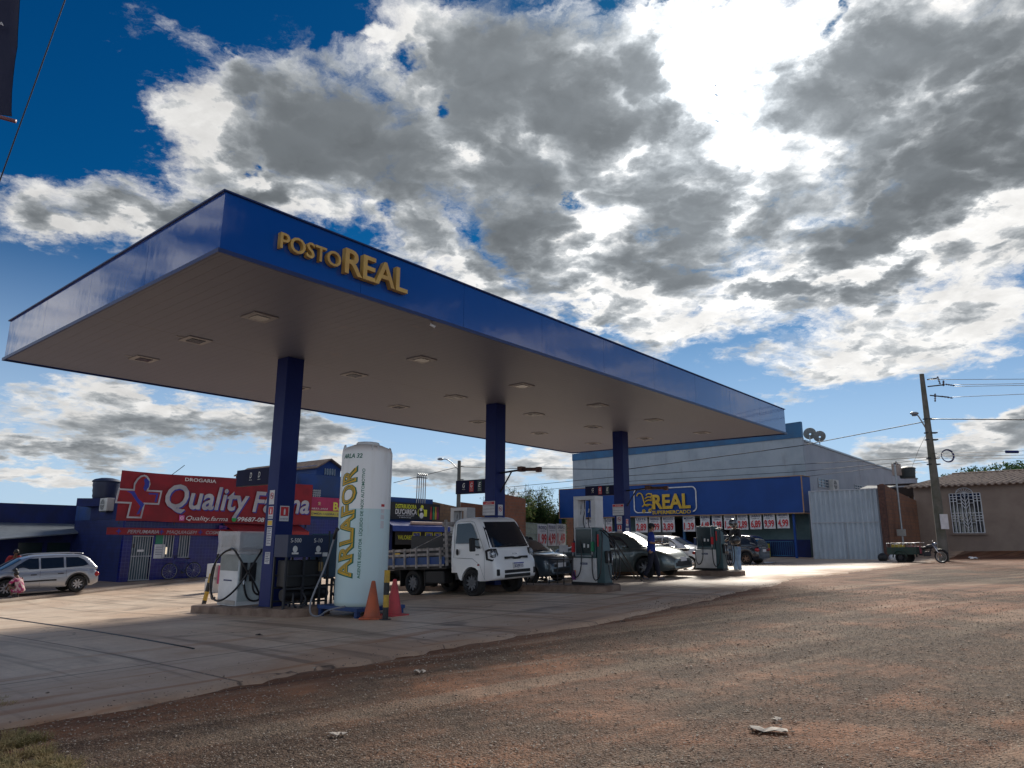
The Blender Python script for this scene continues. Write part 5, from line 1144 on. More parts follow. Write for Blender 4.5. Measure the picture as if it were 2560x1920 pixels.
# ================================================================== FORECOURT EQUIPMENT
HPF=HD-math.pi/2
M_PW1=mat('pale_pump_panel',(.74,.76,.78),.45,c2=(.60,.62,.64),scale=1.5); M_PLW=mat('old_pump_side',(.50,.58,.60),.45)
M_PWH=mat('pump_white_panel',(.62,.62,.63),.4,c2=(.50,.49,.48),scale=1.5); M_PGR=mat('pump_grey_green',(.035,.075,.085),.4,c2=(.045,.09,.10),scale=1.5)
M_SCR=mat('pump_display',(.015,.03,.035),.15); M_HOSE=mat('black_hose',(.010,.010,.014),.35); M_NZ=mat('nozzle_metal',(.45,.46,.48),.3,.8)
M_PNB=mat('pump_badge',(.03,.05,.15),.4)
def nozzle(t,x,y,z,col,s=1,top=None,drop=.75,side=0,rt=.016):
    """nozzle hanging by the pump edge with a hose that loops down and back up"""
    n_=MB(); n_.box(x-.03,x+.03,y-.07,y+.02,z-.12,z+.12,b=.01); nz_=n_.build('nozzle',col,t)
    MB().tube([(x,y-.04,z-.10),(x+.01,y-.06,z-.22)],.013).build('spout',M_NZ,nz_,smooth='all')
    tx,ty,tz=top; zb=z-drop
    P=[(x,y-.05,z-.2),(x+.02,y-.09,z-.45),(x+.06*s,y-.12,zb+.05),(x+.16*s,y-.13,zb-.04),(x+.28*s,y-.11,zb+.12),(x+.30*s,y-.08,z-.2),(tx+.10*s,ty-.06,z+.25),(tx,ty,tz)]
    MB().tube(P,rt,n=6,sm=2).build('hose',M_HOSE,t,smooth='all')
def pump(u,v,label,gantry=False,left=M_RED,mid=M_GRN,badge=True):
    p=UV(u,v); t=thing('fuel_pump',(p.x,p.y,IZ(u,v)-.005),HPF,label,'fuel pump',group='fuel pumps on the islands')
    W2,D2,H=.36,.20,1.42
    MB().box(-W2-.02,W2+.24,-D2-.01,D2+.01,0,.07).build('plinth',M_BLK,t)
    MB().box(-W2,W2,-D2,D2,.07,.66,b=.012).build('lower_panel',M_PWH,t)
    hd_=MB().box(-W2+.07,W2-.02,-D2+.02,D2-.02,.665,H,b=.012).build('head',M_PGR,t)
    MB().box(-W2+.11,W2-.14,-D2+.010,-D2+.018,.78,H-.06).build('display',M_SCR,hd_)
    mb=MB(); 
    for a_ in((-W2+.085,-W2+.105,.70,H-.02),(W2-.135,W2-.115,.70,H-.02)): mb.box(a_[0],a_[1],-D2+.004,-D2+.019,a_[2],a_[3])
    mb.box(-W2+.105,W2-.135,-D2+.004,-D2+.019,.70,.725); mb.box(-W2+.105,W2-.135,-D2+.004,-D2+.019,H-.04,H-.02); mb.build('display_frame',M_GALV,hd_)
    MB().box(-.02,.03,-D2+.006,-D2+.0095,.92,1.02).box(.10,.15,-D2+.006,-D2+.0095,.92,1.0).build('display_print',M_WTXT,hd_)
    # side column, wide at the bottom
    MB().prism([(W2+.005,.07),(W2+.24,.07),(W2+.22,.7),(W2+.13,H-.10),(W2+.01,H-.08)],-D2+.03,D2-.03).build('hose_column',M_PGR,t,bev=.01)
    MB().box(W2+.03,W2+.07,-D2+.02,-D2+.028,.95,1.25).build('caution_label',M_RED,t)
    if badge: 
        b_=MB().box(-.12,.10,-D2-.004,-D2+.0,.50,.55).build('badge',M_PNB,t); text('COMBUSTÍVEL',-.10,-D2-.004,.515,.02,M_WTXT,b_,'small_lettering',w=.18,ext=.001)
    nozzle(t,-W2+.03,-D2+.02,.92,left,1,top=(-W2+.12,-D2+.1,1.34),drop=.72)
    nozzle(t,W2-.08,-D2,.95,mid,1,top=(W2+.10,-D2+.08,1.33),drop=.80)
    for k,yy_ in enumerate((-.09,.07)):
        x=W2+.25; h_=MB().box(x-.02,x+.05,yy_-.05,yy_+.05,.55,.85,b=.01).build('holster',M_BLK,t)
        MB().tube([(x+.05,yy_,.78),(x+.06,yy_,.62),(x+.05,yy_,.5)],.014).build('nozzle',M_NZ,h_,smooth='all')
        MB().tube([(x+.05,yy_,.5),(x+.10,yy_-.02,.22),(x+.20,yy_-.03,.12),(x+.30,yy_,.40),(x+.24,yy_,1.0),(W2+.14,yy_,1.34),(W2+.05,yy_,1.36)],.016,n=6,sm=2).build('hose',M_HOSE,t,smooth='all')
    if gantry:
        mb=MB(); 
        for x in(-W2+.02,W2-.16): mb.box(x,x+.14,-.16,.20,H+.001,2.12)
        mb.box(-W2+.02,W2-.02,-.16,.20,2.121,2.22); mb.build('gantry',M_PWH,t,bev=.006)
        for k,x in enumerate((-.22,-.1,.05,.17)):
            MB().tube([(x,-.0,2.12),(x+.03,-.03,1.85),(x-.02,-.05,1.6),(x,-.02,H)],.013,n=6,sm=1).build('overhead_hose',M_HOSE,t,smooth='all')
            MB().tube([(x+.02,-.03,1.90),(x+.0,-.04,1.80)],.02,n=6).build('hose_coupling',M_NZ,t)
    return t
pump(PU[1],1.42,'grey-green fuel pump with white overhead frame before the sedan',gantry=True)
pb=pump(PU[1],5.95,'fuel pump with white overhead frame rising behind the truck load bed',gantry=True,mid=M_RED)
pump(PU[2]+.15,1.50,'fuel pump with red nozzle on the third island beside the helmeted rider',left=M_PNB,mid=M_RED)
pump(PU[2]+.15,6.3,'fuel pump at the far end of the third island, behind the sedan')
p=UV(PU[1],1.42); pz=IZ(PU[1],1.42)
q0=bpy.data.objects.get('fuel_pump')
MB().box(-.33,-.22,-.266,-.2605,.12,.36).build('tall_label',mat('orange_label',(.55,.20,.04),.5,c2=(.12,.03,.15),scale=5,lo=.48,hi=.52),q0)
# old pump under plastic on island 1
u,v=PU[0],6.05; p=UV(u,v)
t=thing('fuel_pump',(p.x,p.y,IZ(u,v)-.005),HPF,'old pale fuel pump with its head wrapped in clear plastic, left of the first pillar','fuel pump',group='fuel pumps on the islands')
MB().box(-.40,.40,-.28,.28,0,1.16,b=.012).build('body',M_PW1,t)
MB().box(.401,.412,-.26,.26,.10,1.10).build('side_panel',M_PLW,t)
MB().box(-.38,.38,-.288,-.281,.74,1.1).build('grey_plate',mat('grey_plate',(.25,.28,.28),.5),t)
MB().box(-.37,.37,-.288,-.281,.02,.12).build('base_vent',M_GALV,t)
MB().box(-.18,.16,-.2885,-.2815,.52,.55).build('maker_print',M_PNB,t)
hd_=MB().box(-.44,.44,-.32,.32,1.18,1.56,b=.015).build('head',M_GALV,t); MB().box(-.34,.26,-.326,-.321,1.24,1.5).build('display',M_SCR,hd_); MB().box(.441,.446,-.24,.24,1.24,1.5).build('display',M_PLW,hd_)
m=bpy.data.materials.new('clear_plastic_wrap'); m.use_nodes=True; nt=NT(m.node_tree); pr=nt.n['Principled BSDF']; pr.inputs['Base Color'].default_value=(.8,.8,.82,1); pr.inputs['Roughness'].default_value=.18; pr.inputs['Alpha'].default_value=.42
b=nt.new('ShaderNodeBump'); b.inputs['Strength'].default_value=1.; b.inputs['Distance'].default_value=.03; nt.con(nt.noise(nt.new('ShaderNodeTexCoord').outputs['Object'],5,4,.6,1.5),b.inputs['Height']); nt.con(b.outputs[0],pr.inputs['Normal'])
bm=bmesh.new(); bmesh.ops.create_cube(bm,size=1); bmesh.ops.subdivide_edges(bm,edges=bm.edges,cuts=7,use_grid_fill=True)
for vv in bm.verts:
    c=vv.co; c.x*=.92; c.y*=.68; c.z=c.z*.50+1.34; n_=noise.noise(Vector((c.x*4,c.y*4,c.z*5)))*.025; c.x+=n_*np.sign(c.x); c.y+=n_*np.sign(c.y)
    if c.z<1.12: c.x*=.97; c.z+=noise.noise(Vector((c.x*9,c.y*9,2)))*.05
mb=MB(); bm.verts.index_update(); mb.add([vv.co.copy() for vv in bm.verts],[[q.index for q in f.verts] for f in bm.faces if f.normal.z>-.5]); bm.free(); mb.build('plastic_wrap',m,hd_,smooth=True)
def loop(P,r=.020,nm='hose',par=t): return MB().tube(P,r,n=7,sm=3).build(nm,M_HOSE,par,smooth='all')
loop([(.16,-.34,1.22),(-.10,-.42,1.12),(-.30,-.50,.85),(-.34,-.52,.45),(-.16,-.52,.14),(.14,-.50,.10),(.44,-.38,.30),(.56,-.20,.62),(.62,.0,1.0),(.58,.14,1.18),(.44,.2,1.2)],.022)
loop([(.16,-.34,1.22),(.40,-.40,1.18),(.56,-.28,.90),(.66,-.06,.55),(.66,.12,.25),(.58,.18,.12),(.50,.02,.10),(.50,-.12,.22),(.48,-.18,.52)],.022)
loop([(-.40,-.30,1.20),(-.52,-.32,1.0),(-.60,-.34,.55),(-.58,-.34,.18),(-.46,-.36,.10),(-.38,-.34,.16)],.022)
loop([(.48,.02,.60),(.50,.04,.32),(.56,.14,.22),(.62,.22,.30),(.64,.24,.75),(.54,.28,1.16),(.44,.28,1.2)],.022)
for (x,y) in((.42,-.18),(.42,.04)):
    h_=MB().box(x-.02,x+.05,y-.06,y+.07,.52,.92,b=.01).build('holster',M_BLK,t); MB().tube([(x+.06,y,.56),(x+.07,y,.46)],.02).build('nozzle_tip',M_NZ,h_)
MB().box(-.47,-.405,-.22,-.10,.5,.78,b=.01).build('holster',M_BLK,t)
# far small cabinet with pink handle
p=at(468,1246,25.5); t=thing('small_cabinet',(p.x,p.y,gz(p.x,p.y)+.035),HPF,'small scuffed white cabinet standing behind the plastic-wrapped pump','cabinet')
MB().box(-.3,.3,-.25,.25,0,.45,b=.01).build('lower_case',M_PWH,t); MB().box(-.28,.28,-.24,.24,.5,.95,b=.02).build('upper_case',M_PWH,t); MB().tube([(.34,-.1,.3),(.36,-.1,.9)],.05).build('pink_holster',mat('pink_plastic',(.45,.05,.14),.4),t); MB().box(-.12,.05,-.256,-.251,.1,.4).build('front_mark',M_PNB,t)
# filter unit S-500 / S-10
u0,v0=PU[0]+.02,3.75; z0=IZ(u0,v0)
p=UV(u0,v0); t=thing('filter_unit',(p.x,p.y,z0-.005),HD,'dark blue diesel filter unit lettered S-500 and S-10 between pillar and white tank','filter unit',)
M_FB=mat('filter_unit_blue',(.010,.022,.075),.45); M_FT=mat('teal_cabinet',(.012,.06,.11),.5)
cab=MB().box(-.52,.44,-.28,.20,.98,1.42,b=.008).build('upper_cabinet',M_FB,t)
for x,s_ in((-.46,'S-500'),(.08,'S-10')):
    text(s_,x,-.281,1.27,.085,M_WTXT,cab,'lettering',w=.24 if s_=='S-500' else .20,ext=.002)
    MB().ball((x+.11,-.284,1.14),(.055,.004,.065),12,8).box(x+.04,x+.19,-.286,-.281,1.04,1.075).build('round_mark',M_WTXT,cab)
MB().box(.30,.42,-.287,-.281,.99,1.07).build('paper_tag',M_PAPER,cab)
mb=MB(); mb.tube([(.5,-.2,1.5),(.5,-.2,.1)],.02); mb.tube([(-.52,-.26,0),(-.52,-.26,.98)],.025)
for x in(-.5,-.1,.30,.48):
    for y in(-.24,.18): mb.box(x-.02,x+.02,y-.02,y+.02,0,.98)
for z in(.10,.36,.60): mb.box(-.5,.48,-.26,-.22,z,z+.035); mb.box(-.5,.48,.16,.20,z,z+.035)
mb.build('stand_frame',M_DK,t)
MB().box(-.44,.38,-.2,.16,.40,.92,b=.02).build('filter_box',M_BLK,t)
mb=MB(); mb.cyl((-.42,-.03,.25),(.55,-.03,.25),.11,n=16); mb.cyl((.0,-.03,.5),(.0,-.03,.2),.09); mb.ball((.55,-.03,.25),.11); mb.build('pump_motor',M_BLK,t,smooth=True)
mb=MB(); 
for P in([(.5,-.1,.55),(.75,-.1,.55),(.78,-.1,.4),(.78,-.1,.1)],[(.45,0,.4),(.9,0,.4),(1.0,0,.38)],[(.6,-.2,.30),(.72,-.25,.15),(.9,-.1,.12)],[(-.3,-.26,.3),(-.34,-.3,.12),(-.25,-.3,.0)],[(-.1,-.26,.3),(-.02,-.3,.15),(-.15,-.3,.02)]): mb.tube(P,.022,n=7,sm=1)
mb.build('pipework',M_DK,t,smooth='all'); MB().cyl((.32,-.22,.70),(.32,-.22,.88),.05).build('sight_glass',mat('amber_glass',(.20,.14,.06),.15),t)
tc=MB().box(.50,1.02,.02,.42,.55,1.45,b=.008).build('teal_cabinet',M_FT,t); MB().box(.52,1.0,.012,.019,.6,1.33).build('cabinet_door',M_FT,tc); MB().tube([(.62,.2,0),(.62,.2,.55)],.03).tube([(.92,.2,0),(.92,.2,.55)],.03).build('cabinet_legs',M_DK,tc)
# white additive tank on a blue stand
u0,v0=4.72,2.48; p=UV(u0,v0); gt_=GP(p.x,p.y); zt_=.262
t=thing('platform_stand',(p.x,p.y,gt_),HD,'low blue steel stand carrying the tall white tank','stand')
h_=zt_-gt_
MB().box(-.56,.62,-.62,.62,h_-.07,h_,b=.008).build('deck',M_FT if False else mat('stand_blue',(.012,.05,.18),.5),t)
for x in(-.50,.56):
    for y in(-.56,.56): pp_=p+A*x+B*y; MB().box(x-.04,x+.04,y-.04,y+.04,GP(pp_.x,pp_.y)-gt_,h_-.071).build('leg',mat('stand_leg_blue',(.012,.04,.15),.5),t)
m=bpy.data.materials.new('translucent_tank_plastic'); m.use_nodes=True; nt=NT(m.node_tree); pr=nt.n['Principled BSDF']
co=nt.new('ShaderNodeTexCoord').outputs['Object']; s_=nt.new('ShaderNodeSeparateXYZ'); nt.con(co,s_.inputs[0])
lvl=nt.ss(nt.m('ADD',s_.outputs[2],nt.m('MULTIPLY',nt.noise(co,1.2,2,.5),.01)),1.885,1.895,1,0)
c=nt.mix(lvl,(.86,.86,.85),(.58,.73,.75)); mp=nt.new('ShaderNodeMapping'); mp.inputs['Scale'].default_value=(1,1,.15); nt.con(co,mp.inputs[0])
c=nt.mix(nt.m('MULTIPLY',nt.ss(nt.noise(mp.outputs[0],3,5,.65),.5,.75),.30),c,(.40,.36,.28)); c=nt.mix(nt.ss(s_.outputs[2],3.0,3.15,0,.35),c,(.55,.36,.25)); c=nt.mix(nt.ss(s_.outputs[2],.0,.10,.5,0),c,(.35,.36,.20))
nt.con(c,pr.inputs['Base Color']); pr.inputs['Roughness'].default_value=.38; pr.inputs['Subsurface Weight'].default_value=.0
tk=thing('additive_tank',(p.x,p.y,zt_+.001),HD,'tall white cylindrical tank with large yellow and green vertical lettering','tank',sc=.975)
R=.52; body=MB().lathe([(R*.97,0),(R,.04),(R,3.02),(R*.985,3.07),(R*.93,3.13),(R*.60,3.20),(R*.58,3.205)],64).build('tank_shell',m,tk,smooth=True,ang=60)
MB().lathe([(.24,3.19),(.24,3.25),(.22,3.27),(.05,3.29)],32,(0,0,0)).build('hatch_lid',M_WHITE,tk,smooth=True)
for k in range(4):
    a_=R_(45+k*90+25); c_,s__=math.cos(a_),math.sin(a_); MB().tube([(c_*R*.96-s__*.07,s__*R*.96+c_*.07,3.06),(c_*R*.93-s__*.05,s__*R*.93+c_*.05,3.18),(c_*R*.93+s__*.05,s__*R*.93-c_*.05,3.18),(c_*R*.96+s__*.07,s__*R*.96-c_*.07,3.06)],.014,sm=1).build('lifting_eye',M_WHITE,tk)
def bend(ob,R_c,ang0):   # wrap a flat lettering mesh (x,z) round the shell; ang0 = direction of x=0
    for v_ in ob.data.vertices:
        a_=ang0+v_.co.x/R_c; r=R_c-v_.co.y; v_.co=Vector((math.cos(a_)*r,math.sin(a_)*r,v_.co.z))
    ob.data.update()
camd=(CAMP-Vector((p.x,p.y,CZ))); camd.z=0; aw_=math.atan2(camd.y,camd.x)-HD   # local direction facing the camera
M_TG=mat('tank_green_print',(.01,.16,.10),.5); M_TY=mat('tank_yellow_print',(.75,.42,.015),.5)
def vtext(s,x,z,cap,length,mm,shear,off,ext,nm):
    ob=text(s,0,0,0,cap,mm,tk,nm,w=length,ext=ext,shear=shear,off=off)
    co_=[(v_.co.x,v_.co.z,v_.co.y) for v_ in ob.data.vertices]   # rotate 90 deg: reading upwards
    for v_,(a_,b_,yy2) in zip(ob.data.vertices,co_): v_.co=Vector((x-b_,yy2,z+a_))
    # subdivide across the width so that it bends
    bm=bmesh.new(); bm.from_mesh(ob.data); bmesh.ops.triangulate(bm,faces=bm.faces)
    for _ in range(2): 
        ed=[e for e in bm.edges if abs(e.verts[0].co.x-e.verts[1].co.x)>.05]
        if ed: bmesh.ops.subdivide_edges(bm,edges=ed,cuts=1); bmesh.ops.triangulate(bm,faces=bm.faces)
    bm.to_mesh(ob.data); bm.free(); bend(ob,R+.001,aw_); return ob
vtext('ARLAFOR',-.20,.53,.38,2.22,M_TG,-.22,.05,.003,'green_outline_lettering'); vtext('ARLAFOR',-.215,.56,.345,2.16,M_TY,-.22,.022,.006,'yellow_lettering')
vtext('ARLAFOR',-.24,.585,.29,2.11,M_TG,-.22,-.012,.0075,'green_inline_lettering'); vtext('ARLAFOR',-.247,.59,.282,2.10,M_TY,-.22,-.028,.009,'yellow_inner_lettering')
vtext('AGENTE REDUTOR  LÍQUIDO DE NOX AUTOMOTIVO',-.03,.53,.06,2.15,M_TG,0,.012,.004,'small_green_lettering')
o=text('ARLA 32',-.56,0,2.90,.09,M_TG,tk,'small_green_lettering',w=.46,ext=.004,off=.02,shear=.2); 
bend(o,R+.001,aw_)
for (x,z,w_,hh_,mm) in((.39,1.93,.09,.05,M_RED),(.39,1.80,.09,.08,M_PAPER),(.39,1.68,.10,.09,M_PAPER),(.39,1.50,.09,.15,M_PAPER)):
    V=[]; 
    for zz in(z,z+hh_):
        for k in range(5): V.append((x-w_/2+w_*k/4,-.003,zz))
    ob=MB().add(V,[(k,k+1,k+6,k+5) for k in range(4)]).build('tank_sticker',mm,tk,fix=False); bend(ob,R+.001,aw_)
# hose with nozzle from the tank
def P_(px,py,dep): q=at(px,py,dep); return q
hz_=[P_(706,1318,14.0),P_(690,1332,13.6),P_(672,1330,13.55),P_(668,1312,13.5),P_(676,1285,13.5),P_(694,1245,13.5),P_(706,1215,13.5),P_(716,1182,13.45),P_(721,1165,13.4)]
hz_=[Vector((q.x,q.y,max(q.z,GP(q.x,q.y)+.02))) for q in hz_]
o0=hz_[0]; t=thing('tank_hose',o0,0,'pale grey hose with black nozzle rising from the ground left of the white tank','hose')
MB().tube([(q-o0) for q in [P_(745,1310,13.6)]+hz_],.017,n=7,sm=3).build('hose_tube',mat('pale_hose',(.22,.23,.26),.4),t,smooth='all')
q=hz_[-1]-o0; MB().tube([q,q+Vector((.03,0,.14)),q+Vector((.07,0,.20))],[.03,.035]).build('nozzle',M_BLK,t,smooth='all')
# bollards, cones
def bollard(px,py,h,lean,label,flip=0):
    p=onG(px,py); p.z=GP(p.x,p.y); t=thing('bollard',p,0,label,'bollard',group='yellow and black bollards')
    M=Matrix.Rotation(R_(lean),4,'Y'); nb=4
    for k in range(nb):
        mb=MB(); mb.cyl((0,0,h*k/nb),(0,0,h*(k+1)/nb),.052,n=18); mb.V=[tuple(M@Vector(v)) for v in mb.V]
        mb.build('yellow_band' if (k+flip)%2 else 'black_band',M_YB if (k+flip)%2 else M_BLK,t,smooth=True)
    MB().cyl((0,0,-.01),(0,0,.012),.11,n=16).build('foot_plate',M_DK,t)
M_YB=mat('bollard_yellow',(.55,.33,.02),.5,c2=(.38,.24,.04),scale=8)
bollard(832,1343,.86,0,'upright yellow and black bollard between the two cones'); bollard(437,1319,.84,10,'leaning yellow and black bollard at the left end of the island')
def cone(px,py,label,col,s=1.):
    p=onG(px,py); p.z=GP(p.x,p.y); t=thing('traffic_cone',p,rng.uniform(0,1),label,'traffic cone',group='traffic cones')
    MB().box(-.21*s,.21*s,-.21*s,.21*s,0,.035,b=.012).build('cone_base',col,t); MB().lathe([(.165*s,.035),(.150*s,.05),(.145*s,.09),(.035*s,.66*s),(.022*s,.67*s)],28).build('cone_body',col,t,smooth=True,ang=50)
cone(803,1341,'faded orange cone in front of the white tank, left of the bollard',mat('faded_orange',(.48,.10,.035),.6,c2=(.34,.085,.04),scale=4)); cone(850,1334,'pinkish red cone behind the bollard, right of the white tank',mat('pinkish_red',(.50,.05,.06),.6,c2=(.36,.05,.05),scale=4))
# black metal stand with card and small rail on island 2
u0,v0=PU[1]+.1,2.35; p=UV(u0,v0); t=thing('metal_stand',(p.x,p.y,IZ(u0,v0)-.005),HPF,'thin-legged black metal stand with a paper card left of the second pump','stand')
MB().box(-.30,.22,-.2,.2,.62,.65).build('top_plate',M_BLK,t)
for x in(-.28,.20):
    for y in(-.18,.18): MB().tube([(x,y,0),(x,y,.62)],.014).build('leg',M_BLK,t)
mb=MB(); mb.tube([(-.28,-.18,.15),(.20,-.18,.15)],.012); mb.tube([(-.28,.18,.15),(.20,.18,.15)],.012); mb.tube([(.0,.1,.65),(.0,.1,.85)],.012); mb.build('crossbars',M_BLK,t); MB().box(-.14,.14,.09,.10,.82,1.0).build('paper_card',M_PAPER,t)
u0,v0=PU[1]+.05,3.6; p=UV(u0,v0); t=thing('guard_rail',(p.x,p.y,IZ(u0,v0)-.005),HPF,'low black guard rail on the second island beside the truck nose','rail')
mb=MB(); [mb.tube([(x,-.2,0),(x,-.2,.30)],.012) for x in(-.5,-.25,0,.25,.5)]; mb.tube([(-.55,-.2,.30),(.55,-.2,.30)],.014); mb.build('rail_bars',M_BLK,t)
# loose hoses from the second pump down to the ground
for k,(a_,b_,lab) in enumerate((((1312,1152),(1387,1259),'black filler hose sagging from the second pump to the ground at right'),((1305,1160),(1376,1255),'second black hose from the second pump, slightly shorter'))):
    q0_=at(a_[0],a_[1],19.0); q1_=onG(*b_); q1_.z=GP(q1_.x,q1_.y)+.02; m_=q0_.lerp(q1_,.5); 
    tag(MB().tube([q0_,q0_.lerp(q1_,.25)+Vector((0,0,.06)),m_,q0_.lerp(q1_,.75)-Vector((0,0,.04)),q1_],.016,n=6,sm=2).build('filler_hose',M_HOSE,smooth='all'),lab,'hose','loose hoses at the second pump')
# ================================================================== VEHICLES
def interp(P,x):
    if x<=P[0][0]: return P[0][1]
    for (x0,y0),(x1,y1) in zip(P,P[1:]):
        if x<=x1:
            t=(x-x0)/(x1-x0) if x1>x0 else 0; return y0+(y1-y0)*t
    return P[-1][1]
def smoothp(P,x,w_=.10): return sum(interp(P,x+w_*k/3) for k in(-3,-2,-1,0,1,2,3))/7
M_CAR_BLK=mat('black_trim_plastic',(.015,.015,.017),.5); M_RIM=mat('alloy_rim',(.42,.43,.45),.3,.8); M_HL=mat('headlamp_glass',(.45,.48,.52),.08,.3,c2=(.10,.11,.13),scale=12,lo=.45,hi=.55); M_TL=mat('tail_lamp',(.35,.01,.015),.15)
def wheel(t,x,y,r,w_=.20,side=1,rim=None,spokes=5,label=None):
    o=MB().lathe([(r*.60,-w_/2),(r*.93,-w_/2),(r,-w_/2+.03),(r,w_/2-.03),(r*.93,w_/2),(r*.62,w_/2),(r*.62,-w_/2)],32,(x,y,r),'y',cap=False).build('wheel',M_TYRE,t,smooth=True)
    yo=y+side*(w_/2-.015); mb=MB(); R=r*.66
    mb.lathe([(R,-.06*side),(R,.012*side),(R*.90,.012*side),(R*.86,-.05*side)],28,(x,yo,r),'y',cap=False)
    mb.V=[(a,2*yo-b,c) if False else (a,b,c) for a,b,c in mb.V]
    for k in range(spokes):
        a_=2*math.pi*k/spokes+.3
        c,s=math.cos(a_),math.sin(a_); n1,n2=-s,c; p=[]
        for rr,hw in((R*.12,R*.14),(R*.93,R*.10)):
            for sg in(-1,1): p.append((c*rr+n1*hw*sg,s*rr+n2*hw*sg))
        ya,yb_=yo-side*.03,yo+side*.008
        vs=[(x+q[0],ya,r+q[1]) for q in p]+[(x+q[0],yb_,r+q[1]) for q in p]; mb.add(vs,[(0,1,3,2),(4,6,7,5),(0,4,5,1),(1,5,7,3),(3,7,6,2),(2,6,4,0)])
    mb.lathe([(R*.2,0),(R*.2,.02),(R*.1,.024)],14,(x,yo-.01 if side>0 else yo+.01,r),'y'); mb.build('rim',rim or M_RIM,o)
    MB().lathe([(R*.97,0),(R*.97,.004)],20,(x,yo-side*.06,r),'y').build('brake_shadow_plate',M_BLK,o)
    return o
def car(p,hd,label,cat,L,WD,prof,gh,wb,fo,r,body,zb=.20,wp=None,belt=.92,roofw=.56,sidewin=(),rear_x=0,screens=(),extra=None,grp=None,sc=1.,rim=None,spokes=5,arch=None,name='parked_car'):
    t=thing(name,p,hd,label,cat,grp,tilt=True,sc=sc)
    wh=WD/2; xf=L-fo; xr=xf-wb; ra=r+.055
    wp=wp or [(0,wh-.13),(.12,wh-.05),(.5,wh-.005),(L-.9,wh),(L-.35,wh-.06),(L-.10,wh-.18),(L,wh-.32)]
    xs=sorted(set([round(L*k/70,3) for k in range(71)]+[.02,.05,L-.05,L-.02]+[round(xc+ra*math.cos(a_*math.pi/14),3) for xc in(xf,xr) for a_ in range(15)]))
    secs=[]
    def W(x): return smoothp(wp,x,.08)
    for x in xs:
        w_=W(x); zt=smoothp(prof,x,.10); z0=zb+ (0.10*(1-min(1,x/.25)) if x<.25 else 0)+(0.06*(1-min(1,(L-x)/.3)) if L-x<.3 else 0); za=z0
        for xc in(xf,xr):
            if abs(x-xc)<ra: za=max(za,r*.98+math.sqrt(max(0,ra*ra-(x-xc)**2)))
        za=min(za,zt-.12)
        half=[(w_-.16,za+.0),(w_-.03,za),(w_,za+.03),(w_+.012,za+(zt-za)*.30),(w_+.012,za+(zt-za)*.52),(w_-.008,za+(zt-za)*.80),(w_-.045,zt-.035),(w_-.10,zt),(w_*.55,zt+.018),(0.0001,zt+.025)]
        ring=[(x,y,z) for y,z in half]+[(x,-y,z) for y,z in half[::-1][1:]]
        secs.append(ring)
    bo=MB().loft(secs).build('body',body,t,smooth=True,ang=50)
    mb=MB(); mb.box(.25,L-.28,-wh+.17,wh-.17,zb+.0,min(belt-.15,.62)); mb.build('underbody',M_CAR_BLK,t)
    for xc in(xf,xr): 
        MB().lathe([(ra-.004,-wh+.06),(ra-.004,wh-.06)],28,(xc,0,r),'y',cap=True).build('wheel_arch_liner',M_CAR_BLK,t) if False else None
        for sd in(-1,1): wheel(t,xc,sd*(wh-.115),r,.20,sd,rim,spokes)
    # greenhouse
    H=max(z for _,z in gh); x0,x1=gh[0][0],gh[-1][0]; rw=roofw
    def gy(z): return (wh-.045)+(rw-(wh-.045))*max(0,(z-belt))/(H-belt)
    xs2=[x0+(x1-x0)*k/56 for k in range(57)]; secs=[]
    def GT(x): return smoothp(gh,x,.07)
    for x in xs2:
        zt=max(GT(x),belt-.02); taper=1-.10*max(0,(x-(x1-.9))/.9)**2-.06*max(0,((x0+.5)-x)/.5)**2
        half=[((wh-.06)*taper,belt-.06),(gy(belt)*taper,belt-.01),(gy(max(belt,zt-.07))*taper,max(belt-.005,zt-.07)),((gy(zt)-.035)*taper,zt-.012),((gy(zt)-.11)*taper,zt+.006),((gy(zt))*.5*taper,zt+.022),(0.0001,zt+.030)]
        secs.append([(x,y,z) for y,z in half]+[(x,-y,z) for y,z in half[::-1][1:]])
    MB().loft(secs).build('cabin',body,t,smooth=True,ang=50)
    for poly in sidewin:
        for sd in(-1,1):
            def yy2(x,z): return (gy(z)*(1-.10*max(0,(x-(x1-.9))/.9)**2-.06*max(0,((x0+.5)-x)/.5)**2)+.006)*sd
            P=poly; vs=[(x,yy2(x,z),z) for x,z in P]; f=tuple(range(len(P)))
            MB().add(vs,[f if sd<0 else f[::-1]]).build('side_window',M_GLASS,t,fix=False)
    for (xa,xb,nm) in screens:
        n=8; V=[]
        for k in range(n+1):
            x=xa+(xb-xa)*k/n; zt=GT(x); taper=1-.10*max(0,(x-(x1-.9))/.9)**2-.06*max(0,((x0+.5)-x)/.5)**2; yw=(gy(zt)-.10)*taper
            for j in range(9):
                f=-1+j/4; V.append((x+(.008 if nm=='windscreen' else -.008),yw*f,zt+.006+.024*(1-f*f)+.020))
        MB().add(V,[(k*9+j,k*9+j+1,(k+1)*9+j+1,(k+1)*9+j) for k in range(n) for j in range(8)]).build(nm,M_GLASS,t,smooth='all')
    # door lines and sill
    mb=MB()
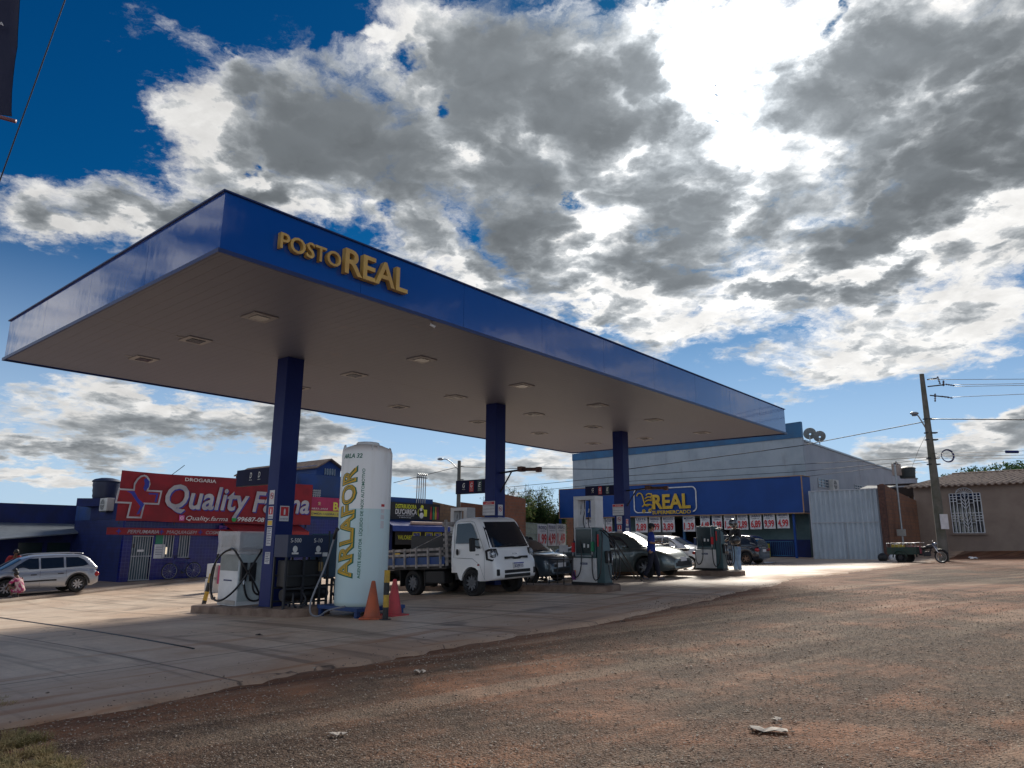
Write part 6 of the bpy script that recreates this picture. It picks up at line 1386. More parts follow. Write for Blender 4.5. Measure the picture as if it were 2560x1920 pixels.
    if extra and 'doors' in extra:
        for xd in extra['doors']:
            for sd in(-1,1):
                w_=W(xd)+.014; zt=smoothp(prof,xd)-.05; a=xd-.004
                mb.add([(xd-.004,sd*w_,.30),(xd+.004,sd*w_,.30),(xd+.004,sd*(w_-.004),zt*.7),(xd-.004,sd*(w_-.004),zt*.7),(xd+.004,sd*(w_-.03),zt),(xd-.004,sd*(w_-.03),zt)],[(0,1,2,3),(3,2,4,5)])
        for xd in extra['doors']: pass
        mb.build('door_gaps',M_CAR_BLK,t,fix=False)
        for xh in extra.get('handles',()):
            for sd in(-1,1): y=sd*(W(xh)+.010); MB().box(xh-.10,xh+.10,min(y,y+sd*.022),max(y,y+sd*.022),belt-.17,belt-.135,b=.006).build('door_handle',extra.get('hm',body),t)
    # mirrors
    if gh:
        xm=extra.get('mirror',x1-.55) if extra else x1-.55
        for sd in(-1,1): MB().ball((xm,sd*(wh+.07),belt+.07),(.07,.11,.07)).build('wing_mirror',(extra or {}).get('mm',body),t,smooth='all')
    # bumpers, lamps, plates
    wf=W(L-.03); zf=smoothp(prof,L-.05)
    MB().box(L-.10,L+.012,-wf+.10,wf-.10,zb+.12,zb+.24,b=.02).build('lower_grille',M_CAR_BLK,t)
    MB().box(L-.14,L+.012,-.38,.38,zf-.17,zf-.07,b=.015).build('grille',M_CAR_BLK,t)
    for sd in(-1,1):
        xh=L-.26; MB().ball((xh+.02,sd*(W(xh+.1)-.10),zf-.03),(.21,.13,.075),M=Matrix.Rotation(-sd*.55,4,'Z')@Matrix.Rotation(.12,4,'Y')).build('headlamp',M_HL,t,smooth='all')
        zr=smoothp(prof,.06)-.12; MB().ball((.10,sd*(W(.08)-.04),zr),(.14,.10,.11)).build('tail_lamp',M_TL,t,smooth='all')
    MB().box(L+.013,L+.025,-.20,.20,zb+.27,zb+.40).build('number_plate',M_PAPER,t); MB().box(-.03,.02,-.20,.20,zb+.42,zb+.55).build('number_plate',M_PAPER,t)
    return t,W,gy
def paint(n,c,m_=.3,r=.28): return mat(n,c,r,m_,c2=tuple(x*.92 for x in c),coat=.8)
PS=paint('grey_green_paint',(.10,.125,.125),.5,.28); PW=paint('white_car_paint',(.62,.62,.63),.0,.3); PD_=paint('black_car_paint',(.010,.013,.022),.2,.2); PB=paint('dark_blue_grey_paint',(.05,.075,.10),.4,.3); PV_=paint('silver_paint',(.40,.42,.46),.6,.33)
def carpos(u,v,dz=.035): p=UV(u,v); return Vector((p.x,p.y,gz(p.x,p.y)+dz))
HB=math.atan2(-B.y,-B.x)   # towards -B (right and nearer)
# sedan: local x from rear to front
def place(u_near,v_front,WD,L,hd=HB):  # car heading -B whose near side is at u_near and nose at v_front -> origin at rear centre
    return carpos(u_near+WD/2,v_front+L)
SED=[(0,.80),(.06,.93),(.25,1.00),(.85,1.02),(1.1,.96),(3.1,.94),(3.35,.95),(3.8,.89),(4.2,.78),(4.42,.66),(4.52,.56),(4.57,.50)]
GHS=[(.62,.98),(1.0,1.20),(1.35,1.37),(1.75,1.44),(2.3,1.465),(2.7,1.42),(3.1,1.22),(3.55,.95)]
car(place(15.85,1.62,1.75,4.57),HB,'grey-green four-door sedan parked nose right between second and third pump','car',4.57,1.75,SED,GHS,2.69,.92,.315,PS,
    sidewin=([(1.28,.97),(2.12,.96),(2.12,1.36),(1.75,1.37),(1.42,1.27),(1.15,1.12)],[(2.17,.96),(3.12,.95),(2.95,1.12),(2.70,1.29),(2.45,1.36),(2.17,1.36)]),screens=((2.72,3.45,'windscreen'),(.68,1.22,'rear_window')),
    extra=dict(doors=(1.12,2.14,3.16),handles=(1.5,2.45),mirror=3.02),spokes=7,grp='cars at the forecourt')
# white hatchback beyond island 3
HAT=[(0,.70),(.05,.90),(.2,.98),(1.0,.95),(2.85,.94),(3.1,.96),(3.5,.88),(3.75,.74),(3.85,.62),(3.9,.52)]
GHH=[(.04,.92),(.18,1.22),(.45,1.42),(1.1,1.50),(1.9,1.50),(2.3,1.44),(2.75,1.20),(3.25,.95)]
SWH=([(.42,1.02),(.75,.98),(1.18,.97),(1.18,1.37),(.75,1.36),(.50,1.26)],[(1.23,.97),(1.85,.96),(1.85,1.40),(1.23,1.38)],[(1.90,.96),(2.78,.95),(2.60,1.15),(2.35,1.32),(2.1,1.40),(1.90,1.40)])
wpnt=onG(1478,1223)
uu,vv_=toUV(wpnt)
car(place(uu,vv_-.75,1.68,3.9),HB,'white hatchback behind the sedan, close to the supermarket','car',3.9,1.68,HAT,GHH,2.45,.78,.29,PW,
    sidewin=SWH,screens=((2.42,3.12,'windscreen'),(.06,.38,'rear_window')),extra=dict(doors=(1.1,1.875,2.85),handles=(1.35,2.1),mirror=2.7),grp='cars at the forecourt')
# dark hatchback, heading away (rear to the right)
wpnt=onG(1612,1221); uu,vv_=toUV(wpnt); p=carpos(uu+.84,vv_-.68)
car(p,HB+math.pi,'black hatchback with dusty wheels parked before the supermarket, tail to the right','car',3.9,1.68,HAT,GHH,2.45,.78,.29,PD_,
    sidewin=SWH,screens=((2.42,3.12,'windscreen'),(.06,.38,'rear_window')),extra=dict(doors=(1.1,1.875,2.85),handles=(1.35,2.1),mirror=2.7),rim=mat('dusty_rim',(.34,.20,.13),.7),spokes=6,grp='cars at the forecourt')
# small dark car, nose showing right of the truck
SM=[(0,.70),(.05,.86),(.2,.92),(1.0,.90),(2.75,.90),(2.95,.92),(3.4,.86),(3.62,.76),(3.70,.62),(3.73,.5)]
GHM=[(.04,.88),(.18,1.15),(.45,1.33),(1.1,1.40),(1.9,1.40),(2.25,1.35),(2.65,1.12),(3.05,.91)]
p=carpos(13.45+.78,4.55+3.73)
t_,W_s,_=car(p,HB,'small dark blue-grey car whose nose shows right of the truck','car',3.73,1.6,SM,GHM,2.4,.70,.28,PB,belt=.88,
    sidewin=([(.5,.93),(1.6,.91),(1.6,1.28),(.6,1.22)],[(1.66,.91),(2.6,.90),(2.2,1.24),(1.66,1.30)]),screens=((2.35,2.95,'windscreen'),(.06,.36,'rear_window')),extra=dict(doors=(1.1,1.63,2.7),handles=(1.9,),mirror=2.55,mm=M_CAR_BLK),grp='cars at the forecourt')
# silver estate on the left
WAG=[(0,.55),(.04,.80),(.12,.96),(1.0,.95),(3.0,.93),(3.25,.94),(3.7,.88),(4.0,.76),(4.12,.64),(4.2,.5)]
GHW=[(.06,.94),(.18,1.12),(.40,1.36),(.62,1.455),(1.5,1.49),(2.3,1.47),(2.65,1.38),(3.1,1.12),(3.45,.94)]
wpnt=onG(167,1279,.13); uu,vv_=toUV(wpnt); rr_=.76
p=UV(uu+rr_*.87,vv_+.83*.87); hdw=HD+math.pi
tw,Ww,gyw=car(Vector((p.x,p.y,gz(p.x,p.y)+.13)),hdw,'silver estate car with black side mouldings parked by the pharmacy','car',4.2,1.66,WAG,GHW,2.44,.98,.325,PV_,zb=.24,
    sidewin=([(.40,1.06),(.62,1.0),(1.22,.98),(1.22,1.38),(.78,1.37),(.56,1.26)],[(1.30,.98),(2.10,.97),(2.10,1.38),(1.30,1.385)],[(2.17,.97),(3.08,.97),(2.88,1.14),(2.62,1.31),(2.48,1.37),(2.17,1.38)]),screens=((2.72,3.38,'windscreen'),(.12,.36,'rear_window')),sc=.87,
    extra=dict(doors=(1.22,2.13,3.10),handles=(1.42,2.35),hm=M_CAR_BLK,mirror=3.0,mm=M_CAR_BLK),spokes=8,rim=mat('pale_rim',(.50,.50,.52),.4,.5))
for sd in(-1,1):
    MB().tube([(.55,sd*.50,1.50),(.8,sd*.52,1.545),(2.2,sd*.52,1.545),(2.5,sd*.50,1.49)],.018,sm=1).build('roof_rail',PV_,tw,smooth='all')
    y=sd*(.83+.022); MB().box(1.55,2.95,min(y,y-sd*.03),max(y,y-sd*.03),.50,.56,b=.008).build('side_moulding',M_CAR_BLK,tw)
    for xc in(.78,3.22):
        mb=MB(); P=[(xc+math.cos(a_)*.415,sd*(.835),.32+math.sin(a_)*.415) for a_ in[math.pi*k/16 for k in range(17)]]; mb.tube(P,.035,n=6).build('arch_moulding',M_CAR_BLK,tw,smooth='all')
# ---------------------------------------------------------------- truck
tdir=-B.copy(); thd=math.atan2(tdir.y,tdir.x)
wf=onG(1020,1288,.035); 
# near front wheel contact sits at local (xf, -y)
TW=.84; sc_=.985
# near side (camera side) is local -Y
ln=Vector((math.sin(thd),-math.cos(thd),0))   # local -Y in world
pos=Vector((wf.x,wf.y,0)); pos=pos*(18.6/wf.y)  # keep the bearing, at the lane's distance
XF=3.60+.74; org=pos-tdir*(XF*sc_)-ln*(TW*sc_); org.z=gz(org.x,org.y)+.030
tr=thing('flatbed_truck',org,thd,'white cab-over flatbed truck with slatted wooden sides, refuelling nose right','truck',tilt=True,sc=sc_)
M_TRW=mat('truck_white_paint',(.82,.82,.83),.3,coat=.6,c2=(.78,.78,.78),scale=.8); M_TRB=mat('truck_chassis_black',(.012,.012,.014),.6)
XB=3.60     # back of the cab
prof=[(0,.66),(.30,.66),(.62,1.0),(.62,.66),(0,.66)]
# silhouette of the cab in (x,z), from rear bottom, clockwise seen from -Y
cabp=[(.0,.72),(.0,1.35),(.02,1.80),(.10,1.93),(.28,1.985),(.60,2.0),(.88,1.975),(1.00,1.90),(1.13,1.70),(1.33,1.30),(1.40,1.16),(1.50,.92),(1.545,.82),(1.56,.62),(1.55,.46),(1.50,.40),(1.30,.38)]
arc=[(.74+.36*math.cos(a_)-.0,.34+.40*math.sin(a_)) for a_ in[R_(8+k*164/12) for k in range(13)]]
sil=cabp+arc+[(.40,.40),(.36,.72)]
def chk(P):
    o=[P[0]]
    for a_,b_ in zip(P,P[1:]): o+=[(a_[0]*.8+b_[0]*.2,a_[1]*.8+b_[1]*.2),(a_[0]*.2+b_[0]*.8,a_[1]*.2+b_[1]*.8)]
    return o+[P[-1]]
cabp=chk(cabp)
sil=cabp+[(1.18,.38)]+[q for q in arc if True]+[(.30,.44),(.24,.60),(.0,.60)]
def cabsec(y,ins,ztop=1.): 
    cx_c,cz_c=.80,1.15; out=[]
    for x,z in sil:
        xx,zz=x,z
        if ins:
            if z>1.0: zz=z-ins*.9*(z-1.0)
            if x>1.0: xx=x-ins*min(1,(x-1.0)/.1)
            if x<.1: xx=x+ins*.3
        if x>.9: xx+=.05*(1-min(1,abs(y)/.8)**2)*min(1,(x-.9)/.3)
        # upper body leans inwards
        yy3=y*(1-(.115*max(0,z-1.15)/.85))
        out.append((XB+xx,yy3,zz))
    return out
_q=[(.847,.14),(.843,.095),(.832,.060),(.812,.032),(.785,.013),(.745,.003),(.68,0),(.5,0),(.25,0)]
secs=[cabsec(-a_,b_) for a_,b_ in _q]+[cabsec(0,0)]+[cabsec(a_,b_) for a_,b_ in _q[::-1]]
secs=[[( x,y,z) for x,y,z in s] for s in secs]
cb_=MB().loft(secs).build('cab',M_TRW,tr,smooth=True,ang=62)
def ysd(z): return .847*(1-(.115*max(0,z-1.15)/.85))
MB().box(XB+.06,XB+1.42,-.74,.74,.42,.62).build('cab_floor',M_TRB,tr)
for sd in(-1,1):
    W1=[(XB+.20,1.34),(XB+.78,1.33),(XB+.98,1.18),(XB+1.09,1.19),(XB+.92,1.56),(XB+.78,1.80),(XB+.70,1.85),(XB+.22,1.85)]
    vs=[(x,sd*(ysd(z)+.007),z) for x,z in W1]; f=tuple(range(8)); MB().add(vs,[f[::-1] if sd<0 else f]).build('side_window',M_GLASS,tr,fix=False)
    # door outline
    D=[(XB+.14,1.90),(XB+.12,.98),(XB+.30,.97),(XB+.80,.94),(XB+1.05,.78),(XB+1.16,.50),(XB+1.20,.42),(XB+1.22,1.12),(XB+1.02,1.52),(XB+.84,1.86),(XB+.70,1.90)]
    MB().tube([(x,sd*(ysd(z)-.001),z) for x,z in D],.006,n=4,closed=True).build('door_gap',M_GALV,tr)
    MB().ball((XB+.26,sd*(.848),1.12),(.045,.02,.085)).build('door_handle',M_TRB,tr,smooth='all')
    MB().ball((XB+1.0,sd*(.848),.78),(.045,.012,.022)).build('side_marker',M_TL,tr,smooth='all')
    MB().box(XB+.92,XB+1.04,min(sd*.848,sd*.853),max(sd*.848,sd*.853),1.02,1.055).build('model_badge',M_GALV,tr)
    m_=MB(); m_.box(XB+.98,XB+1.08,min(sd*1.0,sd*1.16),max(sd*1.0,sd*1.16),1.12,1.46,b=.03); m_.tube([(XB+1.05,sd*.80,1.22),(XB+1.03,sd*1.02,1.24)],.02); m_.tube([(XB+1.0,sd*.78,1.42),(XB+1.03,sd*1.02,1.42)],.02); m_.build('wing_mirror',M_TRB,tr)
    # headlamp wrapping round the corner
    H1=[(XB+1.385,sd*.865,1.17),(XB+1.425,sd*.62,1.17),(XB+1.50,sd*.58,.90),(XB+1.47,sd*.86,.86),(XB+1.28,sd*.868,.90),(XB+1.26,sd*.868,1.13)]
    mb=MB(); c_=Vector((XB+1.40,sd*.74,1.02)); k=len(H1)
    H2=[(Vector(q)-c_)*.72+c_+Vector((.035,sd*.02,0)) for q in H1]
    mb.add([tuple(Vector(q)+Vector((.012,sd*.004,0))) for q in H1]+[tuple(q) for q in H2],[(i,(i+1)%k,(i+1)%k+k,i+k) for i in range(k)]).build('headlamp_bezel',M_TRB,tr)
    MB().ball((XB+1.415,sd*.745,1.02),(.095,.105,.135),M=Matrix.Rotation(sd*-.5,4,'Z')).build('headlamp',M_HL,tr,smooth='all')
    MB().box(XB+1.535,XB+1.575,min(sd*.66,sd*.77),max(sd*.66,sd*.77),.50,.66,b=.015).build('fog_lamp_recess',M_TRB,tr)
# windscreen following the raked front
V=[];n=8
wsl=[(1.36,1.20),(1.13,1.68),(1.035,1.86)]
for k in range(n+1):
    z=1.20+(1.86-1.20)*k/n; x=interp([(1.20,1.378),(1.30,1.33),(1.70,1.13),(1.90,1.0)],z) if False else np.interp(z,[1.16,1.30,1.70,1.90],[1.40,1.33,1.13,1.0])
    for j in range(11):
        f=-1+j/5; yw=.80-.10*(z-1.2)/.66; V.append((XB+x+.030+.05*(1-min(1,abs(yw*f)/.8)**2)*min(1,(x-.9)/.3)-.05*abs(f)**6,yw*f,z))
MB().add(V,[(k*11+j,k*11+j+1,(k+1)*11+j+1,(k+1)*11+j) for k in range(n) for j in range(10)]).build('windscreen',M_GLASS,tr,smooth='all')
mb=MB(); 
for y0_,y1_ in((-.55,-.05),(.1,.62)): mb.tube([(XB+1.47,y0_,1.215),(XB+1.45,y1_,1.26)],.012,n=5)
mb.build('wipers',M_TRB,tr)
fxx=XB+1.545
mb=MB(); mb.prism([(-.44,.80),(-.20,.82),(-.10,.79),(.10,.79),(.20,.82),(.44,.80),(.42,.86),(.16,.86),(.08,.84),(-.08,.84),(-.16,.86),(-.42,.86)],XB+1.47,XB+1.60,axis='x'); mb.V=[(x,y,z+.10) for x,y,z in mb.V]; mb.build('grille',M_TRB,tr)
for z0_,z1_ in((.44,.52),(.55,.63)): MB().box(XB+1.50,XB+1.612,-.50,.50,z0_,z1_,b=.01).build('bumper_intake',M_TRB,tr)
MB().box(XB+1.565,XB+1.64,-.20,.20,.66,.80).build('number_plate',M_PAPER,tr)
MR=Matrix.Translation((XB+1.641,0,0))@Matrix.Rotation(R_(90),4,'Z')
pl=MB().box(-.20,.20,-.003,.0,.775,.80,M=MR).build('plate_band',M_BANB,tr); text('SOJ9F15',-.17,-.0,.685,.075,M_BTXT,tr,'plate_lettering',w=.34,ext=.004,Mx=MR)
text('KIA',-.09,-.0,.0,.05,M_CHROME,tr,'front_badge',w=.18,ext=.006,Mx=Matrix.Translation((XB+1.525,0,1.0))@Matrix.Rotation(R_(90),4,'Z')@Matrix.Rotation(R_(-16),4,'X'))
for x in(XB+.74,XB+.74-2.3):
    for sd in(-1,1): 
        w_=wheel(tr,x,sd*(.74 if x>XB else .68),.345,.20,sd,mat('steel_rim',(.16,.17,.19),.5,.5),10)
# chassis
mb=MB(); mb.box(.0,XB+1.3,-.42,-.30,.50,.66); mb.box(.0,XB+1.3,.30,.42,.50,.66); 
for x in(.1,.9,1.9,2.8,3.5): mb.box(x,x+.08,-.30,.30,.52,.64)
mb.box(2.5,3.3,-.80,-.45,.32,.66,b=.03); mb.box(2.5,3.3,.45,.80,.32,.66,b=.03); mb.cyl((2.04,-.6,.345),(2.04,.6,.345),.09); mb.tube([(2.95,-.62,.66),(2.95,-.62,.30)],.03); mb.ball((2.04,0,.345),.17); mb.box(0,.08,-.75,.75,.42,.52); mb.box(.35,.9,-.70,.70,.36,.60,b=.04)
mb.build('chassis',M_TRB,tr)
for x in (XB-2.05,XB-1.05): 
    for sd in(-1,1): MB().box(x,x+.02,min(sd*.5,sd*.82),max(sd*.5,sd*.82),.25,.70).build('mud_flap',M_TRB,tr)
M_WD=mat('whitewashed_wood',(.42,.39,.38),.7,c2=(.20,.18,.17),scale=6,bump=.3); M_BBL=mat('blue_side_board',(.015,.06,.24),.6,c2=(.03,.08,.20),scale=3)
MB().box(.0,XB-.12,-.90,.90,.70,.78).build('load_bed',M_TRB,tr)
def sideb(y,sd):
    o=MB().box(.0,XB-.16,min(y,y+sd*.03),max(y,y+sd*.03),.83,1.02).build('blue_board',M_BBL,tr)
    mb=MB(); ya,yb_=sorted((y+sd*.031,y+sd*.055)); 
    for z in(.78,1.06,1.19): mb.box(.0,XB-.16,ya,yb_,z,z+(.05 if z<1 else .065))
    k=0; x=.02
    while x<XB-.2: mb.box(x,x+.045,ya+sd*.025*(sd>0)-.026*(sd<0),yb_+.026*(sd>0),.74,1.27); x+=.47
    mb.build('slatted_side',M_WD,tr)
sideb(-.90,-1); sideb(.87,1)
mb=MB(); 
for y in(-.88,-.45,.40,.83): mb.box(XB-.16,XB-.10,y,y+.06,.78,1.98)
for z in(.86,1.0,1.14,1.28,1.42,1.56): mb.box(XB-.20,XB-.165,-.90,.90,z,z+.07)
mb.box(XB-.20,XB-.09,-.92,.92,1.80,1.92); mb.build('headboard',M_WD,tr)
mb=MB(); [mb.box(.0,.04,-.88,.88,z,z+.07) for z in(.85,1.0,1.15)]; mb.build('tailboard',M_WD,tr)
# black crate load leaning on the headboard
p=Matrix.Translation(org)@Matrix.Rotation(thd,4,'Z')@Vector((2.55*sc_,.1,.79*sc_))
ld=thing('black_crate',(p.x,p.y,p.z),thd,'large black crate standing on the truck bed behind the cab','crate'); MB().box(-1.25,.72,-.35,.35,0,.88,b=.03).build('crate_body',mat('black_crate_plastic',(.010,.010,.012),.5),ld); MB().tube([(-.75,-.95,.42),(.2,-.4,.95),(.62,-.1,1.1)],.012).build('tie_rope',M_WD,ld)
# ---------------------------------------------------------------- two-wheelers
def bwheel(t,x,z,r,m=None,tw=.025,spk=14,y=0.,nm='wheel'):
    o=MB(); P=[(x+math.cos(a_)*r,y,z+math.sin(a_)*r) for a_ in[2*math.pi*k/28 for k in range(28)]]; w_=o.tube(P,tw,n=7,closed=True).build(nm,M_TYRE,t,smooth='all')
    mb=MB(); P=[(x+math.cos(a_)*(r-tw),y,z+math.sin(a_)*(r-tw)) for a_ in[2*math.pi*k/28 for k in range(28)]]; mb.tube(P,tw*.5,n=6,closed=True)
    for k in range(spk): a_=2*math.pi*k/spk; mb.tube([(x,y+.02*(-1)**k,z),(x+math.cos(a_)*(r-tw),y,z+math.sin(a_)*(r-tw))],.0025,n=4)
    mb.tube([(x,y-.05,z),(x,y+.05,z)],.025); mb.build('rim',m or M_RIM,w_); return w_
def bicycle(p,hd,label,m):
    t=thing('bicycle',p,hd,label,'bicycle',tilt=True); r=.33
    bwheel(t,0,.34,r,tw=.02); bwheel(t,1.05,.34,r,tw=.02)
    mb=MB(); 
    for P in([(.0,0,.34),(.45,0,.30)],[(.45,0,.30),(.33,0,.80)],[(.35,0,.72),(.86,0,.78)],[(.45,0,.30),(.88,0,.68)],[(.0,0,.34),(.34,0,.75)],[(.86,0,.82),(.90,0,.66)]): mb.tube(P,.017,n=6)
    mb.build('frame',m,t); mb=MB(); mb.tube([(.89,.03,.66),(1.05,.04,.34)],.012,n=6); mb.tube([(.89,-.03,.66),(1.05,-.04,.34)],.012,n=6); mb.build('fork',m,t)
    MB().tube([(.84,-.28,.98),(.86,-.1,.99),(.87,0,.86),(.86,.1,.99),(.84,.28,.98)],.012,n=6).build('handlebar',M_BLK,t,smooth='all'); MB().ball((.30,0,.86),(.13,.06,.035)).tube([(.30,0,.84),(.33,0,.74)],.014).build('saddle',M_BLK,t,smooth='all')
    MB().lathe([(.09,-.005),(.09,.005)],16,(.45,-.04,.30),'y').tube([(.45,-.06,.30),(.52,-.10,.18)],.01).tube([(.45,.06,.30),(.38,.10,.42)],.01).build('crank',M_DK,t); return t
p=onG(402,1255,.13); bq=UV(toUV(p)[0]+1.15,VF-.42); e_=gz(bq.x,bq.y)+.13; bicycle((bq.x,bq.y,e_),HD+math.pi,'blue bicycle leaning against the tiled pharmacy wall below the window',mat('bicycle_blue',(.02,.04,.16),.35))
def motorbike(p,hd,label,body,lean=0,rider=False):
    t=thing('motorcycle',p,hd,label,'motorcycle',tilt=True)
    bwheel(t,0,.29,.26,tw=.045,spk=10); bwheel(t,1.25,.29,.26,tw=.038,spk=10)
    MB().ball((.68,0,.78),(.26,.14,.14)).build('fuel_tank',body,t,smooth='all'); MB().box(.0,.50,-.11,.11,.74,.84,b=.035).build('seat',M_BLK,t)
    mb=MB(); mb.box(.45,.80,-.14,.14,.30,.58,b=.04); mb.tube([(.42,0,.74),(.55,0,.35),(.8,0,.32),(1.0,0,.82)],.025); mb.tube([(0,-.1,.29),(.5,-.1,.40)],.025); mb.tube([(0,.1,.29),(.5,.1,.40)],.025); mb.build('engine_frame',M_DK,t)
    MB().tube([(.75,-.14,.35),(.4,-.17,.24),(-.1,-.18,.34)],.035).build('exhaust',M_CHROME,t,smooth='all')
    mb=MB(); 
    for y in(-.08,.08): mb.tube([(1.25,y,.29),(1.02,y,.88)],.022)
    mb.build('fork',M_CHROME,t,smooth='all'); MB().tube([(.92,-.34,1.02),(1.0,-.12,1.0),(1.0,.12,1.0),(.92,.34,1.02)],.014).build('handlebar',M_BLK,t,smooth='all')
    MB().ball((1.10,0,.90),(.09,.10,.10)).build('headlamp',M_HL,t,smooth='all'); mb=MB(); 
    P=[(1.25+math.cos(a_)*.33,0,.29+math.sin(a_)*.33) for a_ in[R_(20+k*12) for k in range(11)]]; mb.loft([[(x,-.05,z) for x,_,z in P]+[(x*1.0,.05,z) for x,_,z in P[::-1]],[(x,-.05,z+.008) for x,_,z in P]+[(x,.05,z+.008) for x,_,z in P[::-1]]]); mb.build('front_mudguard',body,t)
    MB().ball((-.22,0,.68),(.08,.08,.06)).build('tail_lamp',M_TL,t,smooth='all')
    for y in(-.30,.30): MB().tube([(.95,y,1.02),(.97,y*1.1,1.15)],.006).ball((.97,y*1.15,1.19),(.01,.06,.04)).build('mirror',M_BLK,t,smooth='all')
    return t
mbp=UV(PU[2]+1.6,2.9); motorbike((mbp.x,mbp.y,gz(mbp.x,mbp.y)+.035),HB+math.pi,'dark motorcycle standing behind the third pump with its front wheel to the left',mat('motorcycle_dark_paint',(.02,.025,.03),.2,coat=.8))
# cargo tricycle
pr_=onG(1957,1216); pf_=onG(2014,1212); td=Vector((.60,-.80,0)); 
tc=thing('cargo_tricycle',(pr_.x,pr_.y,gz(pr_.x,pr_.y)+.0),math.atan2(td.y,td.x),'green motor tricycle with open cargo box parked beside the utility pole','cargo tricycle',tilt=True,sc=.98)
M_TGR=mat('dull_green_paint',(.012,.045,.036),.6,c2=(.02,.035,.028),scale=4)
for y in(-.42,.42): wheel(tc,0,y,.28,.12,1 if y>0 else -1,M_DK,8)
bwheel(tc,1.72,.30,.28,tw=.04,spk=12)
MB().box(-.62,.80,-.48,.48,.42,.46).build('cargo_floor',M_TGR,tc)
mb=MB(); mb.box(-.62,.80,-.50,-.47,.42,.78); mb.box(-.62,.80,.47,.50,.42,.78); mb.box(.77,.80,-.47,.47,.42,.78); mb.box(-.62,-.59,-.47,.47,.42,.78); mb.build('cargo_box',M_TGR,tc)
mb=MB(); 
for y in(-.49,.49):
    mb.tube([(-.62,y,.98),(.80,y,.98)],.012)
    for k in range(8): x=-.6+1.38*k/7; mb.tube([(x,y,.78),(x,y,.98)],.008)
mb.tube([(.8,-.49,.98),(.8,.49,.98)],.012); mb.tube([(-.62,-.49,.98),(-.62,.49,.98)],.012); mb.build('cargo_rails',M_GALV,tc)
for sd in(-1,1): MB().tube([(math.cos(a_)*.34,sd*.54,.28+math.sin(a_)*.34) for a_ in[math.pi*k/10 for k in range(11)]],.035,n=6).build('mudguard',M_TGR,tc,smooth='all')
mb=MB(); mb.tube([(.7,0,.40),(1.15,0,.36),(1.35,0,.80)],.03); mb.tube([(.8,0,.62),(1.35,0,.76)],.03); mb.box(.95,1.22,-.12,.12,.32,.55,b=.03); mb.build('frame',M_DK,tc)
MB().box(.82,1.12,-.12,.12,.70,.79,b=.03).build('seat',M_BLK,tc); MB().ball((1.24,0,.78),(.18,.11,.11)).build('fuel_tank',M_DK,tc,smooth='all')
mb=MB(); [mb.tube([(1.72,y,.30),(1.42,y,.95)],.022) for y in(-.08,.08)]; mb.build('fork',M_CHROME,tc,smooth='all'); MB().tube([(1.30,-.32,1.08),(1.40,0,1.02),(1.30,.32,1.08)],.014).build('handlebar',M_BLK,tc,smooth='all'); MB().ball((1.52,0,.90),(.09,.09,.09)).build('headlamp',M_HL,tc,smooth='all')
MB().tube([(1.72+math.cos(a_)*.34,0,.30+math.sin(a_)*.34) for a_ in[R_(20+k*13) for k in range(11)]],.035,n=6).build('front_mudguard',M_BLK,tc,smooth='all')
MT=Matrix.Translation(tc.location)@Matrix.Rotation(math.atan2(td.y,td.x),4,'Z')@Matrix.Scale(.98,4)
p=MT@Vector((-.35,.1,.47)); MB().box(-.2,.2,-.25,.25,0,.42,b=.03).build('can_body',mat('yellow_can',(.45,.32,.03),.5),thing('yellow_container',p,.2,'yellow container in the tricycle cargo box, left','container'))
for k,x in enumerate((.38,.52,.66)):
    p=MT@Vector((x,-.1+.05*k,.47)); tb=thing('drink_crate',p,.1,('left','middle','right')[k]+'most red bottle crate in the tricycle cargo box','crate','crates in the tricycle'); MB().box(-.06,.06,-.2,.2,0,.36,b=.01).build('crate_body',mat('crate_red',(.25,.04,.06),.5),tb)
# ================================================================== PEOPLE
def skin(name,pts,edges,m,parent,sub=1,root=None):
    """pts: list of (xyz, radius); one continuous skinned surface"""
    me=bpy.data.meshes.new(name); me.from_pydata([p for p,_ in pts],edges,[]); o=bpy.data.objects.new(name,me); COL.objects.link(o)
    md=o.modifiers.new('s','SKIN'); md.use_smooth_shade=True; md.branch_smoothing=.4
    for v,(_,r) in zip(me.skin_vertices[0].data,pts): v.radius=(r,r) if not isinstance(r,tuple) else r
    me.skin_vertices[0].data[root or 0].use_root=True
    if sub: ms=o.modifiers.new('u','SUBSURF'); ms.levels=sub; ms.render_levels=sub
    dg=bpy.context.evaluated_depsgraph_get(); m2_=bpy.data.meshes.new_from_object(o.evaluated_get(dg)); bpy.data.objects.remove(o)
    m2_.name=name; m2_.materials.clear(); m2_.materials.append(m); m2_.polygons.foreach_set('use_smooth',[True]*len(m2_.polygons))
    ob=bpy.data.objects.new(name,m2_); link(ob,parent); return ob
V3=Vector
def lerp(a,b,t): return tuple(V3(a).lerp(V3(b),t))
